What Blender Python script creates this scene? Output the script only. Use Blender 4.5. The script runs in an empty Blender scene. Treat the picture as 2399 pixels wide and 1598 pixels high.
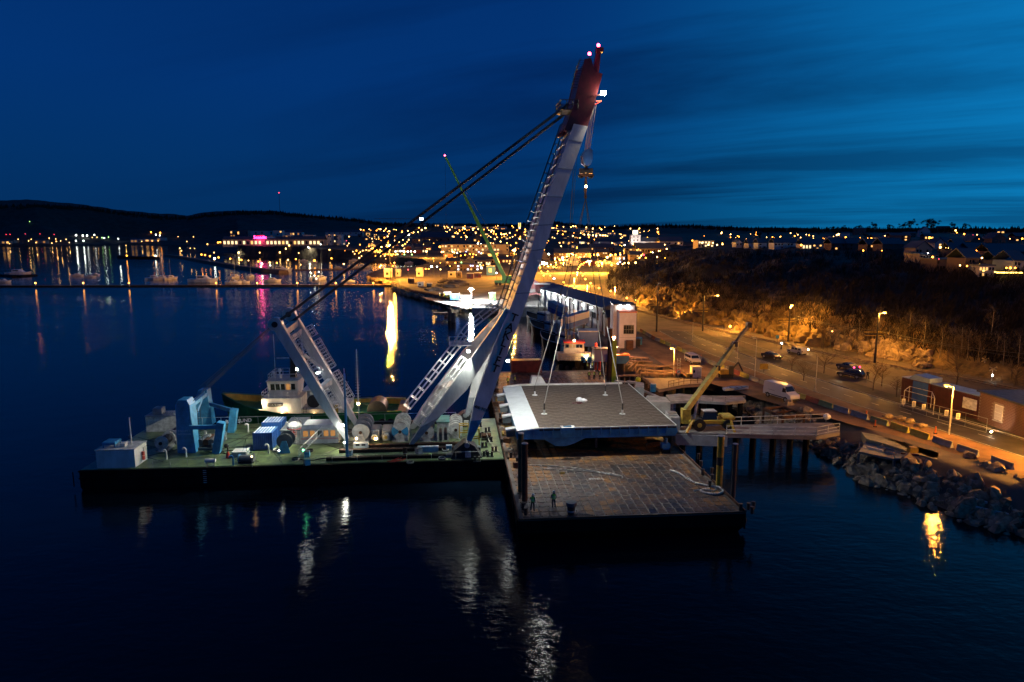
import bpy, math, random
import numpy as np
from mathutils import Vector, Matrix
S = bpy.context.scene
COL = S.collection
# ------------------------------------------------------------------ camera
FPX, CX, CY, PITCH, CAMH = 1600.0, 1199.5, 799.0, math.radians(8.9), 30.0
cp, sp = math.cos(PITCH), math.sin(PITCH)
cam_data = bpy.data.cameras.new("camera")
cam_data.sensor_width = 36.0
cam_data.lens = FPX / 2399.0 * 36.0
cam_data.clip_start = 0.5
cam_data.clip_end = 20000
cam = bpy.data.objects.new("camera", cam_data)
cam.location = (0, 0, CAMH)
cam.rotation_euler = (math.pi / 2 - PITCH, 0, 0)
COL.objects.link(cam)
S.camera = cam
# ------------------------------------------------------------------ view, render
S.view_settings.view_transform = 'Standard'
S.view_settings.look = 'None'
S.view_settings.exposure = 0.0
S.view_settings.gamma = 1.0
S.view_settings.use_curve_mapping = False
S.render.engine = 'CYCLES'
S.cycles.use_denoising = True
S.cycles.max_bounces = 5
S.cycles.diffuse_bounces = 2
S.cycles.glossy_bounces = 3
S.cycles.caustics_reflective = False
S.cycles.caustics_refractive = False
S.cycles.sample_clamp_indirect = 4.0
S.cycles.sample_clamp_direct = 0.0
# ------------------------------------------------------------------ dusk sky
world = bpy.data.worlds.new("World")
S.world = world
world.use_nodes = True
nt = world.node_tree
nt.nodes.clear()
def N(tree, typ, **kw):
    n = tree.nodes.new(typ)
    for k, v in kw.items():
        if k.startswith('i_'):
            n.inputs[k[2:].replace('_', ' ')].default_value = v
        else:
            setattr(n, k, v)
    return n
def math_node(tree, op, a, b=None, clamp=False):
    n = tree.nodes.new('ShaderNodeMath'); n.operation = op; n.use_clamp = clamp
    for i, x in enumerate((a, b)):
        if x is None: continue
        if isinstance(x, (int, float)): n.inputs[i].default_value = x
        else: tree.links.new(x, n.inputs[i])
    return n.outputs[0]
tc = N(nt, 'ShaderNodeTexCoord')
sep = N(nt, 'ShaderNodeSeparateXYZ')
nt.links.new(tc.outputs['Generated'], sep.inputs[0])
ramp = N(nt, 'ShaderNodeValToRGB')
els = ramp.color_ramp.elements
els[0].position = 0.0; els[0].color = (0.0010, 0.0270, 0.105, 1)
els[1].position = 1.0; els[1].color = (0.0006, 0.009, 0.055, 1)
for p, c in ((0.10, (0.0009, 0.032, 0.140)), (0.2, (0.0008, 0.0325, 0.165)), (0.42, (0.0007, 0.027, 0.150))):
    e = els.new(p); e.color = (*c, 1)
zc = math_node(nt, 'MAXIMUM', sep.outputs[2], 0.0)
nt.links.new(zc, ramp.inputs[0])
# afterglow where the sun has set, low beyond the right of the town
glow_dir = Vector((math.sin(math.radians(105)), math.cos(math.radians(105)), 0.16)).normalized()
dot = N(nt, 'ShaderNodeVectorMath', operation='DOT_PRODUCT')
nt.links.new(tc.outputs['Generated'], dot.inputs[0])
dot.inputs[1].default_value = glow_dir
g = math_node(nt, 'ADD', dot.outputs['Value'], 0.38)
g = math_node(nt, 'MULTIPLY', g, 1 / 1.38, clamp=True)
g = math_node(nt, 'POWER', g, 2.2)
glow1 = N(nt, 'ShaderNodeMixRGB', blend_type='ADD')
glow1.inputs[2].default_value = (0.005, 0.085, 0.22, 1)
nt.links.new(g, glow1.inputs[0]); nt.links.new(ramp.outputs[0], glow1.inputs[1])
dot2 = N(nt, 'ShaderNodeVectorMath', operation='DOT_PRODUCT')
nt.links.new(tc.outputs['Generated'], dot2.inputs[0])
dot2.inputs[1].default_value = Vector((math.sin(math.radians(54)), math.cos(math.radians(54)), -0.02)).normalized()
g = math_node(nt, 'SUBTRACT', dot2.outputs['Value'], 0.58, clamp=True)
g = math_node(nt, 'MULTIPLY', g, 1 / 0.42)
g = math_node(nt, 'POWER', g, 1.9)
glowc = N(nt, 'ShaderNodeMixRGB', blend_type='ADD')
glowc.inputs[2].default_value = (0.001, 0.165, 0.34, 1)
nt.links.new(g, glowc.inputs[0]); nt.links.new(glow1.outputs[0], glowc.inputs[1])
# drifting cloud bands (project the direction on a high layer)
zz = math_node(nt, 'ADD', zc, 0.09)
dv = N(nt, 'ShaderNodeVectorMath', operation='SCALE')
inv = math_node(nt, 'DIVIDE', 1.0, zz)
nt.links.new(tc.outputs['Generated'], dv.inputs[0]); nt.links.new(inv, dv.inputs['Scale'])
mp = N(nt, 'ShaderNodeMapping', vector_type='TEXTURE')
mp.inputs['Rotation'].default_value = (0, 0, math.radians(152))
mp.inputs['Scale'].default_value = (3.6, 1.0, 1000.0)
nt.links.new(dv.outputs[0], mp.inputs[0])
nz = N(nt, 'ShaderNodeTexNoise'); nz.inputs['Scale'].default_value = 0.62; nz.inputs['Detail'].default_value = 8; nz.inputs['Roughness'].default_value = 0.58; nz.inputs['Distortion'].default_value = 0.45
nt.links.new(mp.outputs[0], nz.inputs['Vector'])
cr = N(nt, 'ShaderNodeValToRGB')
cr.color_ramp.elements[0].position = 0.45; cr.color_ramp.elements[0].color = (0, 0, 0, 1)
cr.color_ramp.elements[1].position = 0.60; cr.color_ramp.elements[1].color = (1, 1, 1, 1)
nt.links.new(nz.outputs[0], cr.inputs[0])
cl = N(nt, 'ShaderNodeMixRGB', blend_type='MULTIPLY')
cl.inputs[2].default_value = (0.7, 0.50, 0.54, 1)
cm_ = math_node(nt, 'MULTIPLY', math_node(nt, 'ADD', sep.outputs[0], 0.55), 1.3, clamp=True)
cf = math_node(nt, 'MULTIPLY', cr.outputs[0], cm_)
nt.links.new(cf, cl.inputs[0]); nt.links.new(glowc.outputs[0], cl.inputs[1])
bg = N(nt, 'ShaderNodeBackground'); bg.inputs['Strength'].default_value = 1.0
nt.links.new(cl.outputs[0], bg.inputs[0])
wo = N(nt, 'ShaderNodeOutputWorld')
nt.links.new(bg.outputs[0], wo.inputs[0])

# ------------------------------------------------------------------ survey: from the photo's sight lines to places on the ground
def ray(px, py):
    u = (px - CX) / FPX; v = (py - CY) / FPX
    return Vector((u, cp - v * sp, -sp - v * cp))
def W(px, py, h=0.0):
    d = ray(px, py); t = (CAMH - h) / -d.z
    return Vector((0, 0, CAMH)) + d * t
def atY(px, py, y):
    d = ray(px, py); t = y / d.y
    return Vector((0, 0, CAMH)) + d * t
def hat(py, y):           # height seen at picture row py on something y metres away
    d = ray(CX, py); return CAMH + d.z * y / d.y
def xat(px, y, z):
    dep = y * cp + (CAMH - z) * sp
    return (px - CX) / FPX * dep
HA = math.radians(4.7)                    # heading of pontoon, barge and quay
E1 = Vector((math.cos(HA), math.sin(HA), 0)); E2 = Vector((-math.sin(HA), math.cos(HA), 0))
PO = W(1182, 1075, 2.5)                   # bow corner of the crane pontoon at deck level
PO = Vector((PO.x, PO.y, 0))
def PW(lx, ly, z): return PO + E1 * lx + E2 * ly + Vector((0, 0, z))
def PL(p): q = Vector(p) - PO; return Vector((q.dot(E1), q.dot(E2), q.z))
def DK(px, py, z=2.5): return PL(W(px, py, z))         # local point on the pontoon deck
def PV(px, py, ly):                                    # local point in the fore-and-aft plane ly
    d = ray(px, py); o = Vector((0, 0, CAMH))
    t = (ly - (o - PO).dot(E2)) / d.dot(E2)
    return PL(o + d * t)
BO = W(1214, 1219, 2.5); BO = Vector((BO.x, BO.y, 0))  # near-left corner of the cargo barge
def BW(lx, ly, z): return BO + E1 * lx + E2 * ly + Vector((0, 0, z))
def BL(p): q = Vector(p) - BO; return Vector((q.dot(E1), q.dot(E2), q.z))

# ------------------------------------------------------------------ mesh helpers
class MB:
    def __init__(s): s.v = []; s.f = []
    def add(s, vs, fs):
        b = len(s.v); s.v += [tuple(v) for v in vs]; s.f += [tuple(b + i for i in f) for f in fs]; return s
    def box(s, x0, x1, y0, y1, z0, z1):
        return s.add([(x0,y0,z0),(x1,y0,z0),(x1,y1,z0),(x0,y1,z0),(x0,y0,z1),(x1,y0,z1),(x1,y1,z1),(x0,y1,z1)],
                     [(0,3,2,1),(4,5,6,7),(0,1,5,4),(1,2,6,5),(2,3,7,6),(3,0,4,7)])
    def cbox(s, c, d, rz=0.0):
        m = Matrix.Rotation(rz, 3, 'Z'); c = Vector(c)
        vs = [c + m @ Vector((sx*d[0]/2, sy*d[1]/2, sz*d[2]/2)) for sz in (-1,1) for sx,sy in ((-1,-1),(1,-1),(1,1),(-1,1))]
        return s.add(vs, [(0,3,2,1),(4,5,6,7),(0,1,5,4),(1,2,6,5),(2,3,7,6),(3,0,4,7)])
    def bevbox(s, x0, x1, y0, y1, z0, z1, b=0.1):
        return s.loft([[(x0+b,y0+b,z0),(x1-b,y0+b,z0),(x1-b,y1-b,z0),(x0+b,y1-b,z0)],
                       [(x0,y0,z0+b),(x1,y0,z0+b),(x1,y1,z0+b),(x0,y1,z0+b)],
                       [(x0,y0,z1-b),(x1,y0,z1-b),(x1,y1,z1-b),(x0,y1,z1-b)],
                       [(x0+b,y0+b,z1),(x1-b,y0+b,z1),(x1-b,y1-b,z1),(x0+b,y1-b,z1)]])
    def beam(s, p, q, w, h=None, up=(0,0,1)):
        p = Vector(p); q = Vector(q); h = h or w; d = (q - p)
        if d.length < 1e-6: return s
        d.normalize(); up = Vector(up)
        if abs(d.dot(up)) > 0.98: up = Vector((1, 0, 0)) if abs(d.x) < .9 else Vector((0, 1, 0))
        a = d.cross(up).normalized(); b = a.cross(d).normalized()
        vs = []
        for c in (p, q):
            for sa, sb in ((-1,-1),(1,-1),(1,1),(-1,1)): vs.append(c + a*sa*w/2 + b*sb*h/2)
        return s.add(vs, [(0,3,2,1),(4,5,6,7),(0,1,5,4),(1,2,6,5),(2,3,7,6),(3,0,4,7)])
    def tube(s, p, q, r, r2=None, n=6):
        p = Vector(p); q = Vector(q); r2 = r if r2 is None else r2; d = q - p
        if d.length < 1e-6: return s
        d.normalize(); up = Vector((0,0,1)) if abs(d.z) < .95 else Vector((1,0,0))
        a = d.cross(up).normalized(); b = a.cross(d)
        vs = [c + (a*math.cos(2*math.pi*i/n) + b*math.sin(2*math.pi*i/n))*rr for c, rr in ((p, r), (q, r2)) for i in range(n)]
        fs = [(i, (i+1) % n, n+(i+1) % n, n+i) for i in range(n)] + [tuple(range(n-1, -1, -1)), tuple(range(n, 2*n))]
        return s.add(vs, fs)
    def path(s, pts, r, n=5):
        for a, b in zip(pts[:-1], pts[1:]): s.tube(a, b, r, n=n)
        return s
    def loft(s, rings, caps=True):
        n = len(rings[0]); vs = [v for r in rings for v in r]; fs = []
        for k in range(len(rings)-1):
            for i in range(n):
                j = (i+1) % n
                fs.append((k*n+i, k*n+j, (k+1)*n+j, (k+1)*n+i))
        if caps: fs += [tuple(range(n-1, -1, -1)), tuple(range((len(rings)-1)*n, len(rings)*n))]
        return s.add(vs, fs)
    def prism(s, loop, off):
        off = Vector(off); a = [Vector(p) for p in loop]
        return s.loft([a, [p + off for p in a]])
    def disc_y(s, c, r, y0, y1, n=20, r2=None):      # cylinder with its axis along y
        return s.tube((c[0], y0, c[1]), (c[0], y1, c[1]), r, r2, n)
    def ball(s, c, r, n=8, m=5, sz=1.0):
        vs = []; fs = []; c = Vector(c)
        for j in range(1, m):
            t = math.pi*j/m
            for i in range(n):
                p = 2*math.pi*i/n
                vs.append(c + Vector((r*math.sin(t)*math.cos(p), r*math.sin(t)*math.sin(p), r*sz*math.cos(t))))
        vs += [c + Vector((0,0,r*sz)), c - Vector((0,0,r*sz))]; T = len(vs)-2; B = T+1
        for j in range(m-2):
            for i in range(n): fs.append((j*n+i, (j+1)*n+i, (j+1)*n+(i+1) % n, j*n+(i+1) % n))
        for i in range(n): fs.append((T, i, (i+1) % n)); fs.append((B, (m-2)*n+(i+1) % n, (m-2)*n+i))
        return s.add(vs, fs)
    def rail(s, pts, h=1.0, r=0.03, step=1.5, rails=(1.0, 0.5), n=4):
        pts = [Vector(p) for p in pts]; up = Vector((0,0,1))
        for a, b in zip(pts[:-1], pts[1:]):
            L = (b-a).length; k = max(1, int(round(L/step)))
            for i in range(k+1):
                c = a.lerp(b, i/k); s.tube(c, c+up*h, r, n=n)
            for f in rails: s.tube(a+up*h*f, b+up*h*f, r, n=n)
        return s
    def build(s, name, mat, parent=None, smooth=False, inv=None, mesh_only=False):
        me = bpy.data.meshes.new(name)
        vs = s.v
        if inv is not None: vs = [tuple(inv @ Vector(v)) for v in vs]
        me.from_pydata(vs, [], s.f)
        for m in (mat if isinstance(mat, (list, tuple)) else [mat]): me.materials.append(m)
        if smooth: me.polygons.foreach_set('use_smooth', [True]*len(me.polygons))
        me.update()
        if mesh_only: return me
        return link(name, me, parent)
def link(name, me, parent=None, loc=None, rz=0.0):
    o = bpy.data.objects.new(name, me); COL.objects.link(o)
    if parent is not None: o.parent = parent
    if loc is not None: o.location = loc
    if rz: o.rotation_euler = (0, 0, rz)
    return o
def tag(o, label=None, cat=None, group=None, kind=None):
    if label: o['label'] = label
    if cat: o['category'] = cat
    if group: o['group'] = group
    if kind: o['kind'] = kind
    return o
def thing(name, label, cat, loc=(0,0,0), rz=0.0, group=None):
    return tag(link(name, None, None, loc, rz), label, cat, group)
def copy_tree(o, loc=None, rz=None, label=None, parent=None):
    c = o.copy(); COL.objects.link(c)
    if parent is not None: c.parent = parent
    if loc is not None: c.location = loc
    if rz is not None: c.rotation_euler = (0, 0, rz)
    if label: c['label'] = label
    for ch in KIDS(o): copy_tree(ch, parent=c)
    return c
def KIDS(o): return [c for c in COL.objects if c.parent == o]
_kc = {}
def copy_fast(o, kids, loc, rz=0.0, label=None, scale=None):      # kids: the thing's parts, listed when it was built
    c = o.copy(); COL.objects.link(c); c.location = loc; c.rotation_euler = (0, 0, rz)
    if scale: c.scale = scale
    if label: c['label'] = label
    for k in kids:
        d = k.copy(); COL.objects.link(d); d.parent = c
    return c
def text_mesh(txt, size, ext=0.01, bold=0.0):
    cu = bpy.data.curves.new('lettering', 'FONT'); cu.body = txt; cu.size = size; cu.extrude = ext; cu.offset = bold
    cu.align_x = 'CENTER'; cu.align_y = 'CENTER'; cu.resolution_u = 2
    o = bpy.data.objects.new('lettering', cu); COL.objects.link(o)
    bpy.context.view_layer.update()
    me = bpy.data.meshes.new_from_object(o.evaluated_get(bpy.context.evaluated_depsgraph_get()))
    COL.objects.unlink(o); bpy.data.objects.remove(o); return me
def place_text(txt, size, mat, parent, o, xdir, ydir, name='lettering', ext=0.01, bold=0.0):
    me = text_mesh(txt, size, ext, bold); me.materials.clear(); me.materials.append(mat)
    X = Vector(xdir).normalized(); Y = Vector(ydir).normalized(); Z = X.cross(Y).normalized(); Y = Z.cross(X)
    ob = link(name, me, parent)
    M = Matrix((X, Y, Z)).transposed().to_4x4(); M.translation = Vector(o)
    ob.matrix_local = M
    return ob
ORD = "first second third fourth fifth sixth seventh eighth ninth tenth eleventh twelfth thirteenth fourteenth fifteenth sixteenth seventeenth eighteenth nineteenth twentieth".split()
def ordn(i):
    if i < 20: return ORD[i]
    n = i+1; return "%d%s" % (n, "th" if 10 <= n % 100 <= 20 else {1: 'st', 2: 'nd', 3: 'rd'}.get(n % 10, 'th'))

# ------------------------------------------------------------------ materials
MATS = {}
def mat(name, col, rough=0.6, metal=0.0, var=0.0, vscale=1.0, bump=0.0, bscale=8.0, col2=None, spec=0.5, detail=4, coord='Object', stretch=None):
    if name in MATS: return MATS[name]
    m = bpy.data.materials.new(name); m.use_nodes = True; t = m.node_tree; b = t.nodes['Principled BSDF']
    b.inputs['Base Color'].default_value = (*col, 1); b.inputs['Roughness'].default_value = rough; b.inputs['Metallic'].default_value = metal
    b.inputs['Specular IOR Level'].default_value = spec
    if var or bump or col2:
        tcn = t.nodes.new('ShaderNodeTexCoord'); src = tcn.outputs[coord]
        if stretch:
            mpn = t.nodes.new('ShaderNodeMapping'); mpn.inputs['Scale'].default_value = stretch; t.links.new(src, mpn.inputs[0]); src = mpn.outputs[0]
    if var or col2:
        n1 = t.nodes.new('ShaderNodeTexNoise'); n1.inputs['Scale'].default_value = vscale; n1.inputs['Detail'].default_value = detail; n1.inputs['Roughness'].default_value = 0.65
        t.links.new(src, n1.inputs['Vector'])
        r = t.nodes.new('ShaderNodeValToRGB'); r.color_ramp.elements[0].position = 0.36; r.color_ramp.elements[1].position = 0.64
        c2 = col2 if col2 else tuple(min(1, c*(1-var)) for c in col)
        c1 = col if col2 else tuple(min(1, c*(1+var*.6)) for c in col)
        r.color_ramp.elements[0].color = (*c2, 1); r.color_ramp.elements[1].color = (*c1, 1)
        t.links.new(n1.outputs[0], r.inputs[0]); t.links.new(r.outputs[0], b.inputs['Base Color'])
        rr = t.nodes.new('ShaderNodeMapRange'); rr.inputs['From Min'].default_value = .3; rr.inputs['From Max'].default_value = .7
        rr.inputs['To Min'].default_value = min(1, rough*1.15); rr.inputs['To Max'].default_value = rough*.8
        t.links.new(n1.outputs[0], rr.inputs[0]); t.links.new(rr.outputs[0], b.inputs['Roughness'])
    if bump:
        n2 = t.nodes.new('ShaderNodeTexNoise'); n2.inputs['Scale'].default_value = bscale; n2.inputs['Detail'].default_value = 3
        t.links.new(src, n2.inputs['Vector'])
        bp = t.nodes.new('ShaderNodeBump'); bp.inputs['Strength'].default_value = 0.6; bp.inputs['Distance'].default_value = bump
        t.links.new(n2.outputs[0], bp.inputs['Height']); t.links.new(bp.outputs[0], b.inputs['Normal'])
    MATS[name] = m
    return m
def emit(name, col, strength):
    if name in MATS: return MATS[name]
    m = bpy.data.materials.new(name); m.use_nodes = True; b = m.node_tree.nodes['Principled BSDF']
    b.inputs['Base Color'].default_value = (0.02, 0.02, 0.02, 1)
    b.inputs['Emission Color'].default_value = (*col, 1); b.inputs['Emission Strength'].default_value = strength
    MATS[name] = m
    return m
M_white = mat('white_steel_paint', (.60,.60,.58), .45, var=.24, vscale=.8, bump=.006, bscale=3, detail=9, stretch=(1,1,.35))
M_whitec = mat('weathered_white_paint', (.50,.50,.47), .55, var=.4, vscale=1.6)
M_blue = mat('blue_steel_paint', (.045,.25,.46), .42, var=.35, vscale=.8)
M_blued = mat('container_blue_paint', (.025,.10,.33), .45, var=.2, vscale=.9)
M_red = mat('red_steel_paint', (.085,.010,.014), .45, var=.3, vscale=1.2)
M_redb = mat('bright_red_paint', (.6,.05,.03), .45)
M_dark = mat('dark_steel', (.018,.018,.02), .5, var=.3, vscale=2)
M_black = mat('black_rubber', (.008,.008,.008), .75)
M_hull = mat('black_hull_paint', (.006,.005,.005), .8, spec=.15, var=.4, vscale=.5, bump=.01, bscale=1.5)
M_rust = mat('rusty_steel', (.11,.05,.028), .85, spec=.2, col2=(.05,.03,.022), vscale=1.3, bump=.01)
M_green = mat('green_deck_paint', (.15,.21,.08), .33, col2=(.04,.055,.03), vscale=.7, bump=.006, bscale=2.5, detail=8)
M_tugg = mat('green_hull_paint', (.008,.12,.035), .4, var=.25, vscale=.8)
M_yel = mat('yellow_paint', (.38,.24,.02), .5, var=.3, vscale=1.5)
M_yeld = mat('dull_yellow_paint', (.42,.30,.04), .6, var=.45, vscale=1.0)
M_conc = mat('concrete', (.30,.29,.27), .85, var=.3, vscale=.6, bump=.02, bscale=4)
M_grey = mat('grey_paint', (.26,.28,.29), .5, var=.2, vscale=1.2)
M_greyd = mat('dark_grey_paint', (.09,.10,.11), .55, var=.2, vscale=1.2)
M_teal = mat('teal_paint', (.05,.25,.22), .4, var=.2)
M_rope = mat('steel_wire_rope', (.10,.10,.10), .45, metal=.6)
M_sling = mat('pale_fibre_sling', (.35,.33,.30), .7)
M_timber = mat('weathered_timber', (.16,.11,.075), .85, var=.4, vscale=2.0, stretch=(1,1,.2))
M_glass = mat('dark_glass', (.012,.016,.02), .06, spec=.8)
M_orange = mat('orange_plastic', (.7,.16,.02), .5)
M_hiviz = emitless = mat('yellow_green_fabric', (.45,.75,.05), .7)
M_cloth = mat('navy_work_cloth', (.012,.014,.022), .85)
M_skin = mat('skin', (.45,.27,.2), .6)
M_wood = mat('dark_bark', (.07,.055,.045), .9, var=.3, vscale=3)
M_birch = mat('pale_birch_bark', (.17,.15,.125), .85, var=.5, vscale=3)
E_sod = emit('sodium_lamp_glass', (1.0, .36, .045), 12)
E_warm = emit('warm_lamp_glass', (1.0, .66, .28), 40)
E_white = emit('white_lamp_glass', (.95, 1.0, .95), 60)
E_redl = emit('red_lamp_glass', (1.0, .05, .12), 25)
E_green = emit('green_lamp_glass', (.15, 1.0, .45), 14)
E_win = emit('lit_window_glass', (1.0, .50, .14), 1.7)
E_wind = emit('dim_lit_window_glass', (1.0, .45, .12), 0.45)
E_winw = emit('bright_shop_glass', (1.0, .72, .36), 1.8)
def lamp(kind, name, loc, energy, col, parent=None, radius=.15, target=None, spot=60, blend=.5):
    d = bpy.data.lights.new(name, kind); d.energy = energy; d.color = col
    if kind == 'AREA': d.size = radius
    else: d.shadow_soft_size = radius
    o = bpy.data.objects.new(name, d); COL.objects.link(o); o.location = loc
    if parent is not None: o.parent = parent
    if kind == 'SPOT': d.spot_size = math.radians(spot); d.spot_blend = blend
    if target is not None:
        o.rotation_mode = 'QUATERNION'; o.rotation_quaternion = (Vector(target)-Vector(loc)).to_track_quat('-Z', 'Y')
    return o
SOD = (1.0, .40, .045); WRM = (1.0, .78, .52); WHT = (.93, 1.0, .96)
R = random.Random(7)
# ================================================================== terrain
SHORE = [(2700,1480),(2399,1262),(2330,1245),(2250,1220),(2180,1190),(2100,1155),(2030,1132),(1980,1100),(1945,1082),(1920,1058),(1880,1036),
 (1800,1010),(1755,985),(1725,955),(1690,932),(1650,915),(1600,903),(1560,893),(1500,884),(1442,876),(1418,850),(1392,812),(1365,784),(1310,756),(1255,739),
 (1180,738),(1100,726),(1040,711),(960,694),(930,680),(925,670),(900,664),(866,655),(852,645),(880,636),(960,634),(1000,626),(985,618),(900,613),(800,606),(700,604),
 (600,601),(520,599),(470,594),(430,590),(432,582),(440,577),(300,573.5),(200,576),(60,577),(-400,577)]
shore = [W(px, py, 0).xy for px, py in SHORE]
LANDP = shore + [Vector((-9000, 2500)), Vector((-9000, 9000)), Vector((9000, 9000)), Vector((9000, 20)), Vector((120, 20))]
LANDP = np.array([(p.x, p.y) for p in LANDP])
HILLF = [(2600,985),(2399,908),(2200,866),(1950,818),(1850,794),(1707,762),(1600,738),(1520,722),(1470,708),(1430,700),(1418,680),(1416,660),(1424,640),(1440,624)]
hf = [W(px, py, 3).xy for px, py in HILLF]
HILLP = np.array([(p.x, p.y) for p in hf] + [(150, 900), (700, 1100), (2500, 1100), (2500, 60)])
def inside(P, X, Y):
    c = np.zeros(X.shape, bool); n = len(P)
    for i in range(n):
        x1, y1 = P[i]; x2, y2 = P[(i+1) % n]
        if y1 == y2: continue
        c ^= ((y1 > Y) != (y2 > Y)) & (X < (x2-x1)*(Y-y1)/(y2-y1)+x1)
    return c
def dist(P, X, Y, closed=True):
    d = np.full(X.shape, 1e9); n = len(P)
    for i in range(n if closed else n-1):
        x1, y1 = P[i]; x2, y2 = P[(i+1) % n]; L = (x2-x1)**2+(y2-y1)**2
        t = np.clip(((X-x1)*(x2-x1)+(Y-y1)*(y2-y1))/max(L, 1e-9), 0, 1)
        d = np.minimum(d, (X-x1-t*(x2-x1))**2+(Y-y1-t*(y2-y1))**2)
    return np.sqrt(d)
rg = np.random.default_rng(5)
LAT = rg.random((256, 256))
def vnoise(X, Y, s):
    x = X/s+1000.3; y = Y/s+1000.7; i = np.floor(x).astype(int); j = np.floor(y).astype(int); fx = x-i; fy = y-j
    fx = fx*fx*(3-2*fx); fy = fy*fy*(3-2*fy); g = lambda a, b: LAT[a % 256, b % 256]
    return (g(i,j)*(1-fx)+g(i+1,j)*fx)*(1-fy)+(g(i,j+1)*(1-fx)+g(i+1,j+1)*fx)*fy-.5
def sst(x): x = np.clip(x, 0, 1); return x*x*(3-2*x)
SKYL = [(-300,480),(0,487),(90,485),(200,490),(300,503),(400,512),(440,513),(480,506),(560,500),(640,499),(720,507),(830,516),(900,526),(980,528),(1200,530),(1260,523),(1310,522),(1350,529),(1450,534),(1500,532),(1560,530),(1620,531),(1700,536),(1830,540),(2100,541),(2800,541)]
su = np.array([(p-CX)/FPX/(cp-(q-CY)/FPX*sp) for p, q in SKYL])
ss = np.array([(-sp-(q-CY)/FPX*cp)/(cp-(q-CY)/FPX*sp) for p, q in SKYL])
def height(X, Y):
    D = np.hypot(X, Y); tn = X/np.maximum(Y, 1)
    land = inside(LANDP, X, Y); ds = dist(LANDP, X, Y)
    px = CX + tn*FPX*1.0
    rev = sst((px-1560)/60) * (D < 190)                      # rock revetment on the near shore, quay walls elsewhere
    slope = np.where(rev > .5, .5, np.where(px < 930, .5, 6.0))
    h = np.minimum(3.0, -.6+ds*slope)
    base = np.interp(D, [0,600,750,900,1300,1800], [0,0,2.5,8,17,27])
    base = base * np.where(px < 560, np.clip((D-1500)/900, 0, 1), 1)
    k = np.exp(-((px-660)/150)**2) * sst((D-640)/110) * (1-sst((D-900)/400))
    base = np.maximum(base, 12*k)
    ridge = 30 + 2900*np.interp(tn, su, ss)
    rs = sst((D-1800)/1100)
    far = base*(1-rs) + ridge*rs
    far = np.where(D > 2900, ridge*(1-.5*sst((D-2900)/2500)), far)
    far = far*np.where(px < 560, sst(ds/420), 1)
    far = np.where(land, far, 0)
    h = np.where(h >= 2.9, h + np.maximum(far-2.0*rs, 0), h)
    h = h + np.where(D > 1700, (vnoise(X,Y,160)*16+vnoise(X,Y,60)*8+vnoise(X,Y,25)*5)*sst((D-1700)/700)*land, 0)
    hill = inside(HILLP, X, Y); dh = dist(HILLP[:18], X, Y, False)*hill
    hh = 7.5*sst(dh/9) + 6*sst(dh/60) + 5.5*sst((dh-10)/110) + 7*sst((dh-120)/500)
    rough = (vnoise(X,Y,22)*5+vnoise(X,Y,9)*3.4+vnoise(X,Y,4)*1.6+vnoise(X,Y,1.7)*.7)
    hh = hh + rough*sst(dh/8)*np.where(dh > 70, .55, 1.0)
    h = np.where(hill & land, h*0+np.maximum(3.0+hh, 3.0), h)
    h = np.where(land, h, np.maximum(-4, -.6-ds*.8))
    return h, land, hill, dh
NA, ND = 620, 560
tans = np.concatenate([np.linspace(-1.25, -.8, 40), np.linspace(-.79, .79, NA-80), np.linspace(.8, 1.25, 40)])
Ds = np.concatenate([[40], np.geomspace(58, 6500, ND-1)])
A_, D_ = np.meshgrid(np.arctan(tans), Ds, indexing='ij')
TX = D_*np.sin(A_); TY = D_*np.cos(A_)
TZ, TL, TH, TDH = height(TX, TY)
verts = np.stack([TX, TY, TZ], -1).reshape(-1, 3)
ii, jj = np.meshgrid(np.arange(NA-1 if False else TX.shape[0]-1), np.arange(ND-1), indexing='ij')
a = (ii*ND+jj).ravel(); quads = np.stack([a, a+ND, a+ND+1, a+1], -1)
keep = (TZ.ravel()[quads].max(1) > -3.0)
q2 = quads[keep]
me = bpy.data.meshes.new('ground')
me.vertices.add(len(verts)); me.vertices.foreach_set('co', verts.ravel())
me.loops.add(q2.size); me.loops.foreach_set('vertex_index', q2.ravel().astype(np.int32))
me.polygons.add(len(q2)); me.polygons.foreach_set('loop_start', (np.arange(len(q2))*4).astype(np.int32)); me.polygons.foreach_set('loop_total', np.full(len(q2), 4, np.int32))
Mg = mat('gravel_ground', (.13,.10,.075), .95, col2=(.06,.05,.04), vscale=.12, bump=.05, bscale=1.5, detail=10)
Mv = mat('heath_and_scrub_ground', (.035,.03,.025), 1.0, col2=(.012,.012,.012), vscale=.07, bump=.5, bscale=.6, detail=10)
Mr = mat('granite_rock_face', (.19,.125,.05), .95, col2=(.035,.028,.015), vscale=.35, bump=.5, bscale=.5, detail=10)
Mt = mat('town_ground', (.05,.042,.035), .95, col2=(.022,.022,.02), vscale=.03, detail=6)
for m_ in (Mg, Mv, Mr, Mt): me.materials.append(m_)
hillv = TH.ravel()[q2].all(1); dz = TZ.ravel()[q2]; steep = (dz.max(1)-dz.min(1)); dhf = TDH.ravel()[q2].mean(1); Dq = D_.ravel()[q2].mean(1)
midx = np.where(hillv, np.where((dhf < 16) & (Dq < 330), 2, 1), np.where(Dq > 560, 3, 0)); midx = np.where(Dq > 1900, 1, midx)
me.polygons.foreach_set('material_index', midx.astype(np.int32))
me.polygons.foreach_set('use_smooth', np.ones(len(q2), bool))
me.update(); me.validate()
ground = tag(link('ground', me), kind='structure')
def gh(x, y):
    z, l, h_, d_ = height(np.array([float(x)]), np.array([float(y)])); return float(z[0])
ang = np.arctan(tans)
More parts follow.
